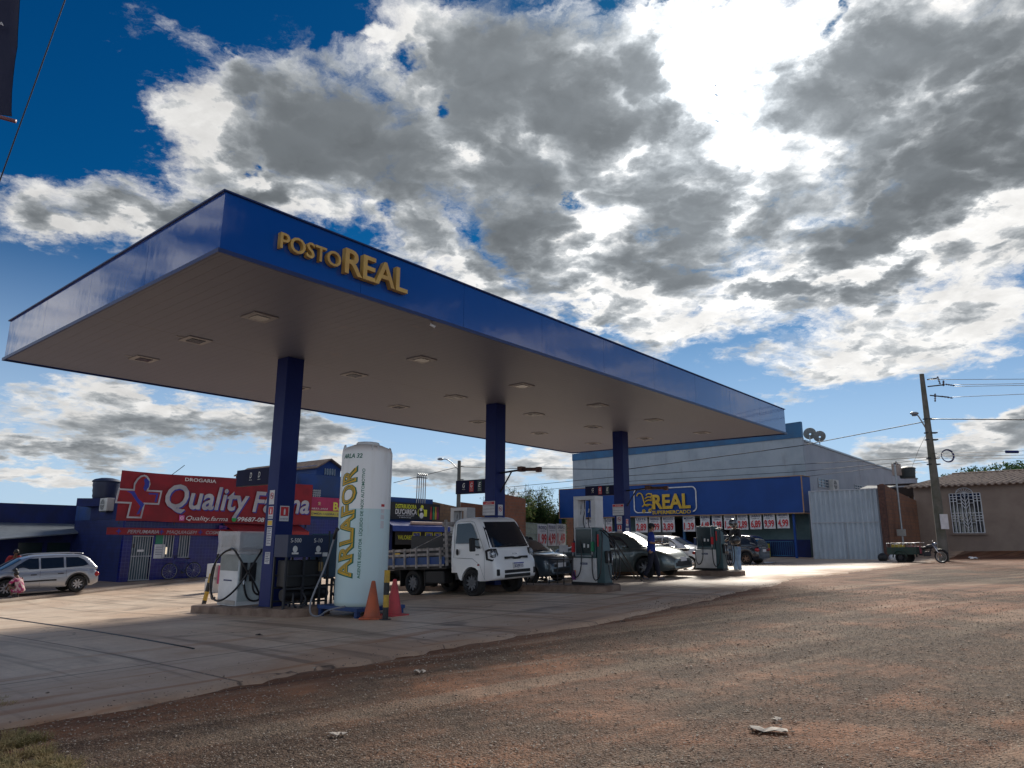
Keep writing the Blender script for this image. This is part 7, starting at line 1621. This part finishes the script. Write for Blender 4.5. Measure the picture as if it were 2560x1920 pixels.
def person(p,hd,label,J,shirt,pants,shoe,skinm,hair,cat='person',helmet=None,cap=None,dress=None,sleeve=.5,sc=1.,female=False,parts=True):
    """J: joint dict in local space (x forward, y left, z up)"""
    t=thing('person',p,hd,label,cat,sc=sc)
    pel,ch,nk,hd_=J['pelvis'],J['chest'],J['neck'],J['head']
    pts=[];ed=[];ix={}
    def add(n,c,r,par=None):
        ix[n]=len(pts); pts.append((tuple(c),r)); 
        if par is not None: ed.append((ix[par],ix[n]))
    add('pel',pel,(.125,.10)); add('bel',lerp(pel,ch,.5),(.115,.09),'pel'); add('ch',ch,(.13,.095),'bel'); add('nk0',lerp(ch,nk,.75),.075,'ch'); add('nk',nk,.052,'nk0')
    up=(V3(hd_)-V3(nk)).normalized(); fwd=V3(J.get('face',(1,0,0))).normalized()
    add('jaw',tuple(V3(nk).lerp(V3(hd_),.45)+fwd*.015),.068,'nk'); add('hd',hd_,.092,'jaw'); add('top',tuple(V3(hd_)+up*.07),.062,'hd')
    add('nose',tuple(V3(hd_)+fwd*.108-up*.02),.012,'hd')
    for s in('L','R'):
        sh,el,wr,hp,kn,an=J['sh'+s],J['el'+s],J['wr'+s],J['hip'+s],J['kn'+s],J['an'+s]
        add('sh'+s,sh,.062,'ch'); add('el'+s,el,.043,'sh'+s); add('wr'+s,wr,.027,'el'+s)
        d_=(V3(wr)-V3(el)).normalized(); d_=V3(J.get('hand'+s,d_)).normalized(); sd=d_.cross(V3((0,0,1))); sd=sd.normalized() if sd.length>.1 else V3((0,1,0)); nm=sd.cross(d_).normalized()
        pm=V3(wr)+d_*.07; add('pm'+s,tuple(pm),(.036,.018),'wr'+s)
        for k,(off,ln_) in enumerate(((-.027,.062),(-.009,.075),(.010,.070),(.028,.055))):
            a=pm+sd*off+d_*.035; b_=a+d_*ln_*.6-nm*.008; c=b_+d_*ln_*.3-nm*.03
            add('f%s%d'%(s,k),tuple(a),.009,'pm'+s); add('g%s%d'%(s,k),tuple(b_),.008,'f%s%d'%(s,k)); add('h%s%d'%(s,k),tuple(c),.007,'g%s%d'%(s,k))
        add('t0'+s,tuple(V3(wr)+d_*.03-sd*.035),.012,'wr'+s); add('t1'+s,tuple(V3(wr)+d_*.075-sd*.05-nm*.015),.009,'t0'+s)
        add('hp'+s,hp,.088,'pel'); add('kn'+s,kn,.052,'hp'+s); add('an'+s,an,.036,'kn'+s)
        ft=V3(J.get('ft'+s,tuple(V3(an)+V3((.13,0,-.05))))); add('ft'+s,tuple(ft),.03,'an'+s)
    skin('body',pts,ed,skinm,t)
    # shirt
    dn=V3(pel)+(V3(pel)-V3(ch)).normalized()*.13; sp=[(tuple(dn),(.175,.145)),(pel,(.178,.145)),(lerp(pel,ch,.5),(.175,.14)),(ch,(.180,.135)),(lerp(ch,nk,.62),.105)]; se=[(0,1),(1,2),(2,3),(3,4)]
    for s in('L','R'):
        k=len(sp); sp.append((J['sh'+s],.090)); se.append((3,k)); e=lerp(J['sh'+s],J['el'+s],min(1,sleeve*2)); sp.append((e,.072 if sleeve<.6 else .062)); se.append((k,k+1))
        if sleeve>.5: sp.append((lerp(J['el'+s],J['wr'+s],.9),.042)); se.append((k+1,k+2))
    skin('shirt' if not dress else 'dress_top',sp,se,shirt,t)
    if pants:
        pp=[(tuple(V3(pel)+(V3(ch)-V3(pel))*.35),(.150,.120)),(tuple(V3(pel)+V3((0,0,-.04))),(.155,.13))]; pe=[(0,1)]
        for s in('L','R'):
            k=len(pp); pp+=[(J['hip'+s],.115),(J['kn'+s],.086),(lerp(J['kn'+s],J['an'+s],.55),.074),(lerp(J['kn'+s],J['an'+s],.97),.072)]; pe+=[(1,k),(k,k+1),(k+1,k+2),(k+2,k+3)]
        skin('trousers',pp,pe,pants,t)
    for s in('L','R'):
        an=V3(J['an'+s]); ft=V3(J.get('ft'+s,tuple(an+V3((.13,0,-.05))))); bk=an-(ft-an).normalized()*.05; bk.z=min(bk.z,an.z-.02)
        skin('shoe',[(tuple(bk+V3((0,0,-.02))),.042),(tuple(an.lerp(ft,.5)+V3((0,0,-.02))),.045),(tuple(ft),(.042,.034)),(tuple(ft+(ft-bk).normalized()*.04),.03)],[(0,1),(1,2),(2,3)],shoe,t)
    H=V3(hd_)
    q=V3((0,0,1)).rotation_difference(up).to_matrix().to_4x4()
    if hair: 
        b=MB().ball(tuple(H-fwd*.022+up*.028),(.098,.088,.098),14,10,M=q); b.build('hair',hair,t,smooth='all')
    for sd in(-1,1):
        side=up.cross(fwd).normalized(); MB().ball(tuple(H+side*sd*.088-up*.015),(.022,.012,.032),8,6).build('ear',skinm,t,smooth='all')
        MB().ball(tuple(H+side*sd*.033+fwd*.082+up*.008),(.010,.010,.007),8,6).build('eye',M_BLK,t,smooth='all')
    MB().ball(tuple(H+fwd*.085-up*.052),(.008,.024,.006),8,6).build('mouth',mat('lips',(.22,.07,.06),.5),t,smooth='all')
    if cap:
        c_=MB().ball(tuple(H+up*.045-fwd*.008),(.105,.098,.078),16,10,M=q).build('cap',cap,t,smooth='all'); side=up.cross(fwd).normalized()
        a=H+up*.035+fwd*.08; MB().add([tuple(a+side*.07),tuple(a-side*.07),tuple(a-side*.055+fwd*.085-up*.015),tuple(a+side*.055+fwd*.085-up*.015),tuple(a+side*.07-up*.008),tuple(a-side*.07-up*.008),tuple(a-side*.055+fwd*.085-up*.023),tuple(a+side*.055+fwd*.085-up*.023)],[(0,1,2,3),(7,6,5,4),(0,4,5,1),(1,5,6,2),(2,6,7,3),(3,7,4,0)]).build('cap_peak',cap,c_)
    if helmet:
        c_=MB().ball(tuple(H+up*.015),(.145,.135,.15),18,12).build('helmet',helmet,t,smooth='all'); MB().ball(tuple(H+fwd*.055+up*.0),(.105,.115,.06),14,8).build('visor',M_GLASS,c_,smooth='all')
    return t
M_SHIRT=mat('royal_blue_shirt',(.010,.035,.26),.8,c2=(.008,.025,.18),scale=8,bump=.3); M_JEAN=mat('dark_jeans',(.008,.010,.025),.85,bump=.3,scale=12); M_JNL=mat('pale_jeans',(.22,.35,.50),.85,c2=(.14,.22,.36),scale=7,bump=.3); M_SHOE=mat('grey_shoes',(.10,.09,.10),.6)
# man in blue walking right (local x forward)
bb_=ray(1409,1247); bb_=Vector((bb_.x/bb_.y,1,0)); k_=(15.25-(-(NN.dot(A))))/1.
k_=(15.25+NN.dot(A))/bb_.dot(A); p=bb_*k_; p.z=GP(p.x,p.y)
JW=dict(pelvis=(0,0,.93),chest=(.01,0,1.27),neck=(.0,0,1.48),head=(.03,0,1.60),face=(.92,.25,.05),
 shL=(0,.20,1.40),elL=(.02,.28,1.13),wrL=(.24,.16,1.16),shR=(0,-.20,1.40),elR=(-.02,-.29,1.12),wrR=(.22,-.20,1.10),
 hipL=(.02,.09,.88),knL=(.16,.10,.50),anL=(.20,.10,.09),ftL=(.34,.11,.045),hipR=(-.01,-.10,.88),knR=(-.04,-.11,.48),anR=(-.24,-.11,.11),ftR=(-.12,-.12,.045))
person(p,R_(-12),'man in royal blue shirt, dark trousers and cap walking right past the sedan',JW,M_SHIRT,M_JEAN,M_SHOE,M_SKIN,M_HAIR,cap=mat('navy_cap',(.008,.010,.02),.7),sc=.985)
# helmeted rider standing behind pump 3, facing left, spare helmet on the arm
p=onG(1572,1229); uu,vv_=toUV(p); p=UV(PU[2]+1.15,.92); p.z=GP(p.x,p.y)
JR=dict(pelvis=(0,0,.93),chest=(.02,0,1.27),neck=(.04,0,1.48),head=(.08,0,1.60),face=(.9,.1,-.35),
 shL=(.0,.20,1.40),elL=(.06,.28,1.14),wrL=(.28,.16,1.08),shR=(.0,-.20,1.40),elR=(.04,-.30,1.14),wrR=(.26,-.22,1.05),
 hipL=(0,.09,.88),knL=(.05,.12,.48),anL=(.0,.13,.09),hipR=(0,-.10,.88),knR=(.04,-.13,.48),anR=(-.02,-.14,.09))
cs=(CAMP-p); rid=person(p,math.atan2(.1,-1)+.35,'person in helmet, black jacket and pale jeans standing behind the third pump',JR,mat('black_jacket',(.012,.012,.015),.7,bump=.3,scale=8),M_JNL,M_SHOE,M_SKIN,None,helmet=mat('silver_black_helmet',(.14,.15,.17),.3,.2,c2=(.02,.02,.025),scale=5,lo=.48,hi=.52,coat=1.),sleeve=1.,sc=1.03)
h0=p+Vector((-.16,-.34,1.10)); hl=thing('spare_helmet',h0,0,'dark glossy helmet carried on the arm of the helmeted person','helmet'); MB().ball((0,0,0),(.19,.17,.16),18,12).build('helmet_shell',mat('dark_helmet_gloss',(.02,.025,.03),.3,coat=.3),hl,smooth='all'); MB().ball((-.05,-.06,-.01),(.13,.11,.06),12,8).build('visor',M_GLASS,hl,smooth='all')
# attendant bending over the small car
p=at(1172,1235,24.6); p=Vector((p.x,p.y,GP(p.x,p.y)))
JA=dict(pelvis=(-.10,0,.90),chest=(.18,0,1.12),neck=(.34,0,1.24),head=(.44,0,1.30),face=(.8,0,-.6),
 shL=(.24,.19,1.20),elL=(.40,.24,.98),wrL=(.58,.14,.92),shR=(.24,-.19,1.20),elR=(.40,-.26,.98),wrR=(.58,-.16,.90),
 hipL=(-.08,.10,.86),knL=(.02,.12,.48),anL=(-.10,.12,.09),hipR=(-.08,-.10,.86),knR=(.04,-.12,.48),anR=(-.06,-.12,.09))
person(p,R_(200),'attendant in blue uniform bending forward between truck and small car',JA,M_SHIRT,mat('blue_uniform_trousers',(.010,.03,.20),.8),M_SHOE,M_SKIN2,M_HAIR,sleeve=.5,sc=1.0)
# crouching woman in patterned dress, far left
p=onG(36,1297,.035); p.z=GP(p.x,p.y)+(.09 if toUV(p)[1]>17.8 else 0)
JC=dict(pelvis=(-.12,0,.30),chest=(.04,0,.62),neck=(.12,0,.80),head=(.20,0,.90),face=(.8,0,-.6),
 shL=(.06,.17,.72),elL=(.26,.22,.52),wrL=(.42,.12,.40),shR=(.06,-.17,.72),elR=(.26,-.24,.50),wrR=(.44,-.14,.36),
 hipL=(-.06,.11,.28),knL=(.30,.16,.46),anL=(.12,.14,.09),hipR=(-.06,-.11,.28),knR=(.30,-.17,.46),anR=(.12,-.15,.09))
M_DRS=mat('pink_patterned_cloth',(.34,.02,.12),.8,c2=(.50,.36,.34),scale=9,lo=.48,hi=.54)
t=person(p,R_(170),'crouching person in pink and cream patterned dress beside the silver estate car',JC,M_DRS,None,M_SHOE,M_SKIN2,M_HAIR,dress=True,sleeve=.5,sc=.8)
skin('dress_skirt',[((-.16,0,.34),.20),((-.05,0,.26),(.26,.22)),((.14,0,.26),(.24,.20)),((.26,0,.34),.17),((-.02,0,.45),.19)],[(0,1),(1,2),(2,3),(1,4)],M_DRS,t)
# person in red at the left frame edge
p=onG(2,1287,.0); q=p+Vector((.0,.35,0)); q.z=gz(q.x,q.y)+.13
JS=dict(pelvis=(0,0,.90),chest=(.12,0,1.20),neck=(.20,0,1.38),head=(.27,0,1.49),face=(.9,0,-.4),
 shL=(.12,.19,1.32),elL=(.16,.26,1.04),wrL=(.26,.20,.84),shR=(.12,-.19,1.32),elR=(.16,-.27,1.04),wrR=(.24,-.22,.82),
 hipL=(0,.09,.86),knL=(.08,.11,.47),anL=(-.02,.12,.09),hipR=(0,-.10,.86),knR=(.02,-.12,.47),anR=(-.08,-.12,.09))
person(q,R_(-40),'person in red top leaning forward at the left picture edge',JS,mat('red_top',(.30,.015,.02),.8),M_JNL,M_SHOE,M_SKIN2,M_HAIR,sleeve=.45,sc=.92)
# ================================================================== VEGETATION
def leafmat(name,c,c2,c3):
    m=bpy.data.materials.new(name); m.use_nodes=True; t=NT(m.node_tree); p=t.n['Principled BSDF']
    g=t.new('ShaderNodeNewGeometry'); r=t.new('ShaderNodeValToRGB'); t.con(g.outputs['Random Per Island'],r.inputs[0]); cr=r.color_ramp
    cr.elements[0].color=(*c,1); cr.elements[1].color=(*c3,1); e=cr.elements.new(.55); e.color=(*c2,1)
    big=t.noise(g.outputs['Position'],.7,3,.5); t.con(t.mix(t.m('MULTIPLY',t.ss(big,.35,.65),.6),r.outputs[0],(c[0]*.6,c[1]*.55,c[2]*.5)),p.inputs['Base Color']); p.inputs['Roughness'].default_value=.8; p.inputs['Specular IOR Level'].default_value=.2
    tr=t.new('ShaderNodeBsdfTranslucent'); t.con(r.outputs[0],tr.inputs[0]); mx_=t.new('ShaderNodeMixShader'); mx_.inputs[0].default_value=.35
    t.con(p.outputs[0],mx_.inputs[1]); t.con(tr.outputs[0],mx_.inputs[2]); t.con(mx_.outputs[0],t.n['Material Output'].inputs[0]); return m
ML1=leafmat('bush_leaf',(.045,.09,.03),(.09,.14,.045),(.20,.19,.07)); ML2=leafmat('tree_leaf_dark',(.02,.055,.022),(.04,.09,.03),(.09,.12,.04)); M_TRK=mat('bark',(.07,.05,.04),.9,bump=.5,scale=6)
def leaves(blobs,n,size,m,parent,nm='foliage',sparse=.0):
    tot=sum(b[3]*b[4]*b[5] for b in blobs); V=[];F=[]
    for (cx,cy,cz,rx,ry,rz) in blobs:
        k=int(n*rx*ry*rz/tot)
        d=rng.normal(0,1,(k,3)); d/=np.linalg.norm(d,axis=1)[:,None]; r=rng.random(k)**.45
        P=d*r[:,None]*np.array([rx,ry,rz])+np.array([cx,cy,cz])
        nz_=np.array([noise.noise(Vector(q)*1.6) for q in P]); P=P[nz_>-.12-sparse*0]
        for q in P:
            a=rng.normal(0,1,3); a/=np.linalg.norm(a); b=np.cross(a,rng.normal(0,1,3)); b/=np.linalg.norm(b); s=size*rng.uniform(.6,1.4)
            o_=len(V); V+=[tuple(q-a*s),tuple(q+b*s*.42),tuple(q+a*s),tuple(q-b*s*.42)]; F.append((o_,o_+1,o_+2,o_+3))
    return MB().add(V,F).build(nm,m,parent,fix=False)
def shrub(px,dep,pytop,w_,label,n=1500,seed=0,m=None,twigs=6):
    p=at(px,1200,dep); g_=gz(p.x,p.y); zt=at(px,pytop,dep).z-g_; t=thing('shrub',(p.x,p.y,g_),rng.uniform(0,3),label,'shrub','bushes on the boundary wall')
    rs_=random.Random(seed); st=MB(); blobs=[]
    for k in range(7): 
        a_=rs_.uniform(0,6.28); r_=rs_.uniform(0,w_*.55); h_=zt*rs_.uniform(.45,.85); blobs.append((math.cos(a_)*r_,math.sin(a_)*r_*.6,h_,w_*rs_.uniform(.35,.55),w_*rs_.uniform(.3,.4),zt*rs_.uniform(.13,.22)))
        st.tube([(0,0,0),(math.cos(a_)*r_*.4,math.sin(a_)*r_*.3,h_*.5),(math.cos(a_)*r_,math.sin(a_)*r_*.6,h_)],[.05,.03,.02],n=6)
    blobs.append((0,0,zt*.35,w_*.7,w_*.4,zt*.3)); blobs.append((0,0,zt*.6,w_*.6,w_*.4,zt*.25))
    st.build('stems',M_TRK,t); leaves(blobs,n,.085,m or ML1,t)
    if twigs:
        mb=MB(); tips=[]
        for k in range(twigs):
            x=rs_.uniform(-w_*.7,w_*.7); y=rs_.uniform(-.3,.3); z0=zt*.8; h_=rs_.uniform(.35,1.1); dx=rs_.uniform(-.3,.3); mb.tube([(x,y,z0),(x+dx*.4,y,z0+h_*.5),(x+dx,y,z0+h_)],.011,n=4)
            for q in range(3): f=rs_.uniform(.4,.9); e=rs_.choice((-1,1))*rs_.uniform(.1,.3); mb.tube([(x+dx*f,y,z0+h_*f),(x+dx*f+e,y,z0+h_*f+.2)],.007,n=4); tips.append((x+dx*f+e,y,z0+h_*f+.2,.13,.1,.13))
            tips.append((x+dx,y,z0+h_,.1,.1,.16))
        mb.build('twigs',M_TRK,t); leaves(tips,130*max(1,twigs//5),.045,m or ML1,t,'tip_leaves')
    return t
shrub(1104,53.5,1042,1.45,'green shrub directly right of the middle pillar, over the brick wall',4200,1,twigs=6)
shrub(1142,56,1046,1.5,'broad shrub in the middle of the overgrown wall, with bare twigs on top',4400,2,twigs=9)
shrub(1180,58.5,1050,1.5,'shrub with thin bare twigs left of the supermarket',4200,3,twigs=9)
shrub(1215,60.5,1060,1.2,'darker green shrub touching the left end of the supermarket fascia',3200,4,m=ML2,twigs=5)
shrub(1124,54,1085,1.5,'low dense bush below the shrubs, right of the middle pillar',3600,5,twigs=0); shrub(1165,57,1085,1.6,'low dense bush behind the tall fence posters',3600,6,m=ML2,twigs=0); shrub(1200,59,1088,1.4,'low dark bush between fence posters and supermarket',2800,7,m=ML2,twigs=0)
shrub(1120,54.5,1052,1.6,'tall leafy shrub between the two left shrubs on the overgrown wall',4200,9,twigs=8); shrub(1162,57.5,1056,1.7,'tall leafy shrub filling the gap left of the bare-twigged one',4200,10,twigs=8)
shrub(1062,50,1064,.9,'thin twiggy shrub left of the middle pillar behind the tan brick wall',500,8,twigs=8)
def tree(px,dep,pytop,r,label,seed,n=2600):
    p=at(px,1170,dep); g_=gz(p.x,p.y); zt=at(px,pytop,dep).z-g_; t=thing('tree',(p.x,p.y,g_),0,label,'tree','trees behind the tiled house'); rs_=random.Random(seed)
    st=MB(); st.tube([(0,0,0),(.1,0,zt*.35),(.0,.1,zt*.62)],[.20,.16,.12],n=8); bl=[]
    for k in range(9):
        a_=k*2.4+rs_.random(); rr=r*rs_.uniform(.25,.8); h_=zt*rs_.uniform(.66,.93)-.25*rr; bl.append((math.cos(a_)*rr,math.sin(a_)*rr,h_,r*rs_.uniform(.28,.5),r*rs_.uniform(.3,.45),zt*rs_.uniform(.06,.11))); st.tube([(0,.05,zt*.5),(math.cos(a_)*rr*.5,math.sin(a_)*rr*.5,h_*.85),(math.cos(a_)*rr,math.sin(a_)*rr,h_)],[.08,.05,.02],n=6)
    st.build('trunk',M_TRK,t); leaves(bl,n,.15,ML2,t,'crown'); return t
tree(2185,66,978,4.2,'dark leafy tree rising highest behind the tiled roof at the right edge',1,4200); tree(2120,70,1003,3.0,'lower rounded tree left of the tall one behind the tiled roof',2,2600); tree(2240,62,990,3.2,'tree partly cut by the right picture edge behind the tiled roof',3,2400)
# ================================================================== SMALL THINGS
def scrap(px,py,w_,d_,h_,label,m,nm='litter',seed=0):
    p=onG(px,py); up=.04 if toUV(p)[1]>-2.2 else .012; rs_=random.Random(seed); n=6; V=[];F=[]
    for i in range(n):
        for j in range(4): V.append((w_*(i/(n-1)-.5)+rs_.uniform(-.02,.02),d_*(j/3-.5)+rs_.uniform(-.02,.02)*(1+i*.3),h_*rs_.random()))
    V+=[(a,b,c+.003) for a,b,c in V[:]]
    for i in range(n-1):
        for j in range(3): q=i*4+j; F+=[(q,q+1,q+5,q+4),(q+24,q+28,q+29,q+25)]
    o=MB().add(V,F).build(nm,m); o.location=(p.x,p.y,gz(p.x,p.y)+up); o.rotation_euler=(0,0,rs_.uniform(-.4,.4)); tag(o,label,'litter','litter on the ground'); return o
M_LIT2=mat('crumpled_paper',(.50,.44,.38),.8)
scrap(1662,1583,.26,.10,.03,'largest crumpled pale paper on the gravel, lower right',M_LIT2,seed=1); scrap(1678,1560,.06,.04,.02,'small paper scrap just behind the largest crumpled paper',M_LIT2,seed=2)
scrap(905,1455,.10,.05,.03,'small curled paper at the edge of the slab in the middle foreground',M_LIT2,seed=3); scrap(560,1378,.08,.05,.02,'dark scrap on the slab before the first island',M_BLK,seed=4)
scrap(730,1590,.10,.03,.015,'pale sliver on the gravel near the bottom centre',M_LIT2,seed=5); scrap(1345,1345,.09,.05,.02,'dark scrap near the slab edge right of the truck',M_BLK,seed=6)
scrap(1660,1219,.8,.5,.10,'pale plastic sheet lying by the kerb before the supermarket',M_PAPER,seed=7); scrap(2105,1208,.5,.3,.12,'white plastic bag on the dirt right of the utility pole',M_PAPER,seed=8)
p=onG(1926,1213); t=thing('rubbish_bag',(p.x,p.y,gz(p.x,p.y)),0,'white plastic bag beside a dark one left of the cargo tricycle','bag'); mb=MB().ball((.1,0,.18),(.24,.2,.2)); mb.build('white_bag',M_PAPER,t,smooth='all')
t=thing('rubbish_bag',(p.x-.45,p.y,gz(p.x,p.y)),0,'dark rubbish bag by the gate, left of the white one','bag'); MB().ball((0,0,.2),(.26,.2,.24)).build('dark_bag',M_BLK,t,smooth='all')
# drain channel strip across the near slab
d0=onG(0,1338); d1=onG(418,1408); d0_=toUV(d0); d1_=toUV(d1)
pts=[UV(d0_[0]+(d1_[0]-d0_[0])*k/14,d0_[1]+(d1_[1]-d0_[1])*k/14) for k in range(15)]; pts=[(q.x,q.y,GP(q.x,q.y)+.002) for q in pts]
o=MB().tube(pts,.016,n=5).build('floor_pipe',M_BLK,smooth='all'); tag(o,'thin dark cable lying across the slab in the left foreground','cable')
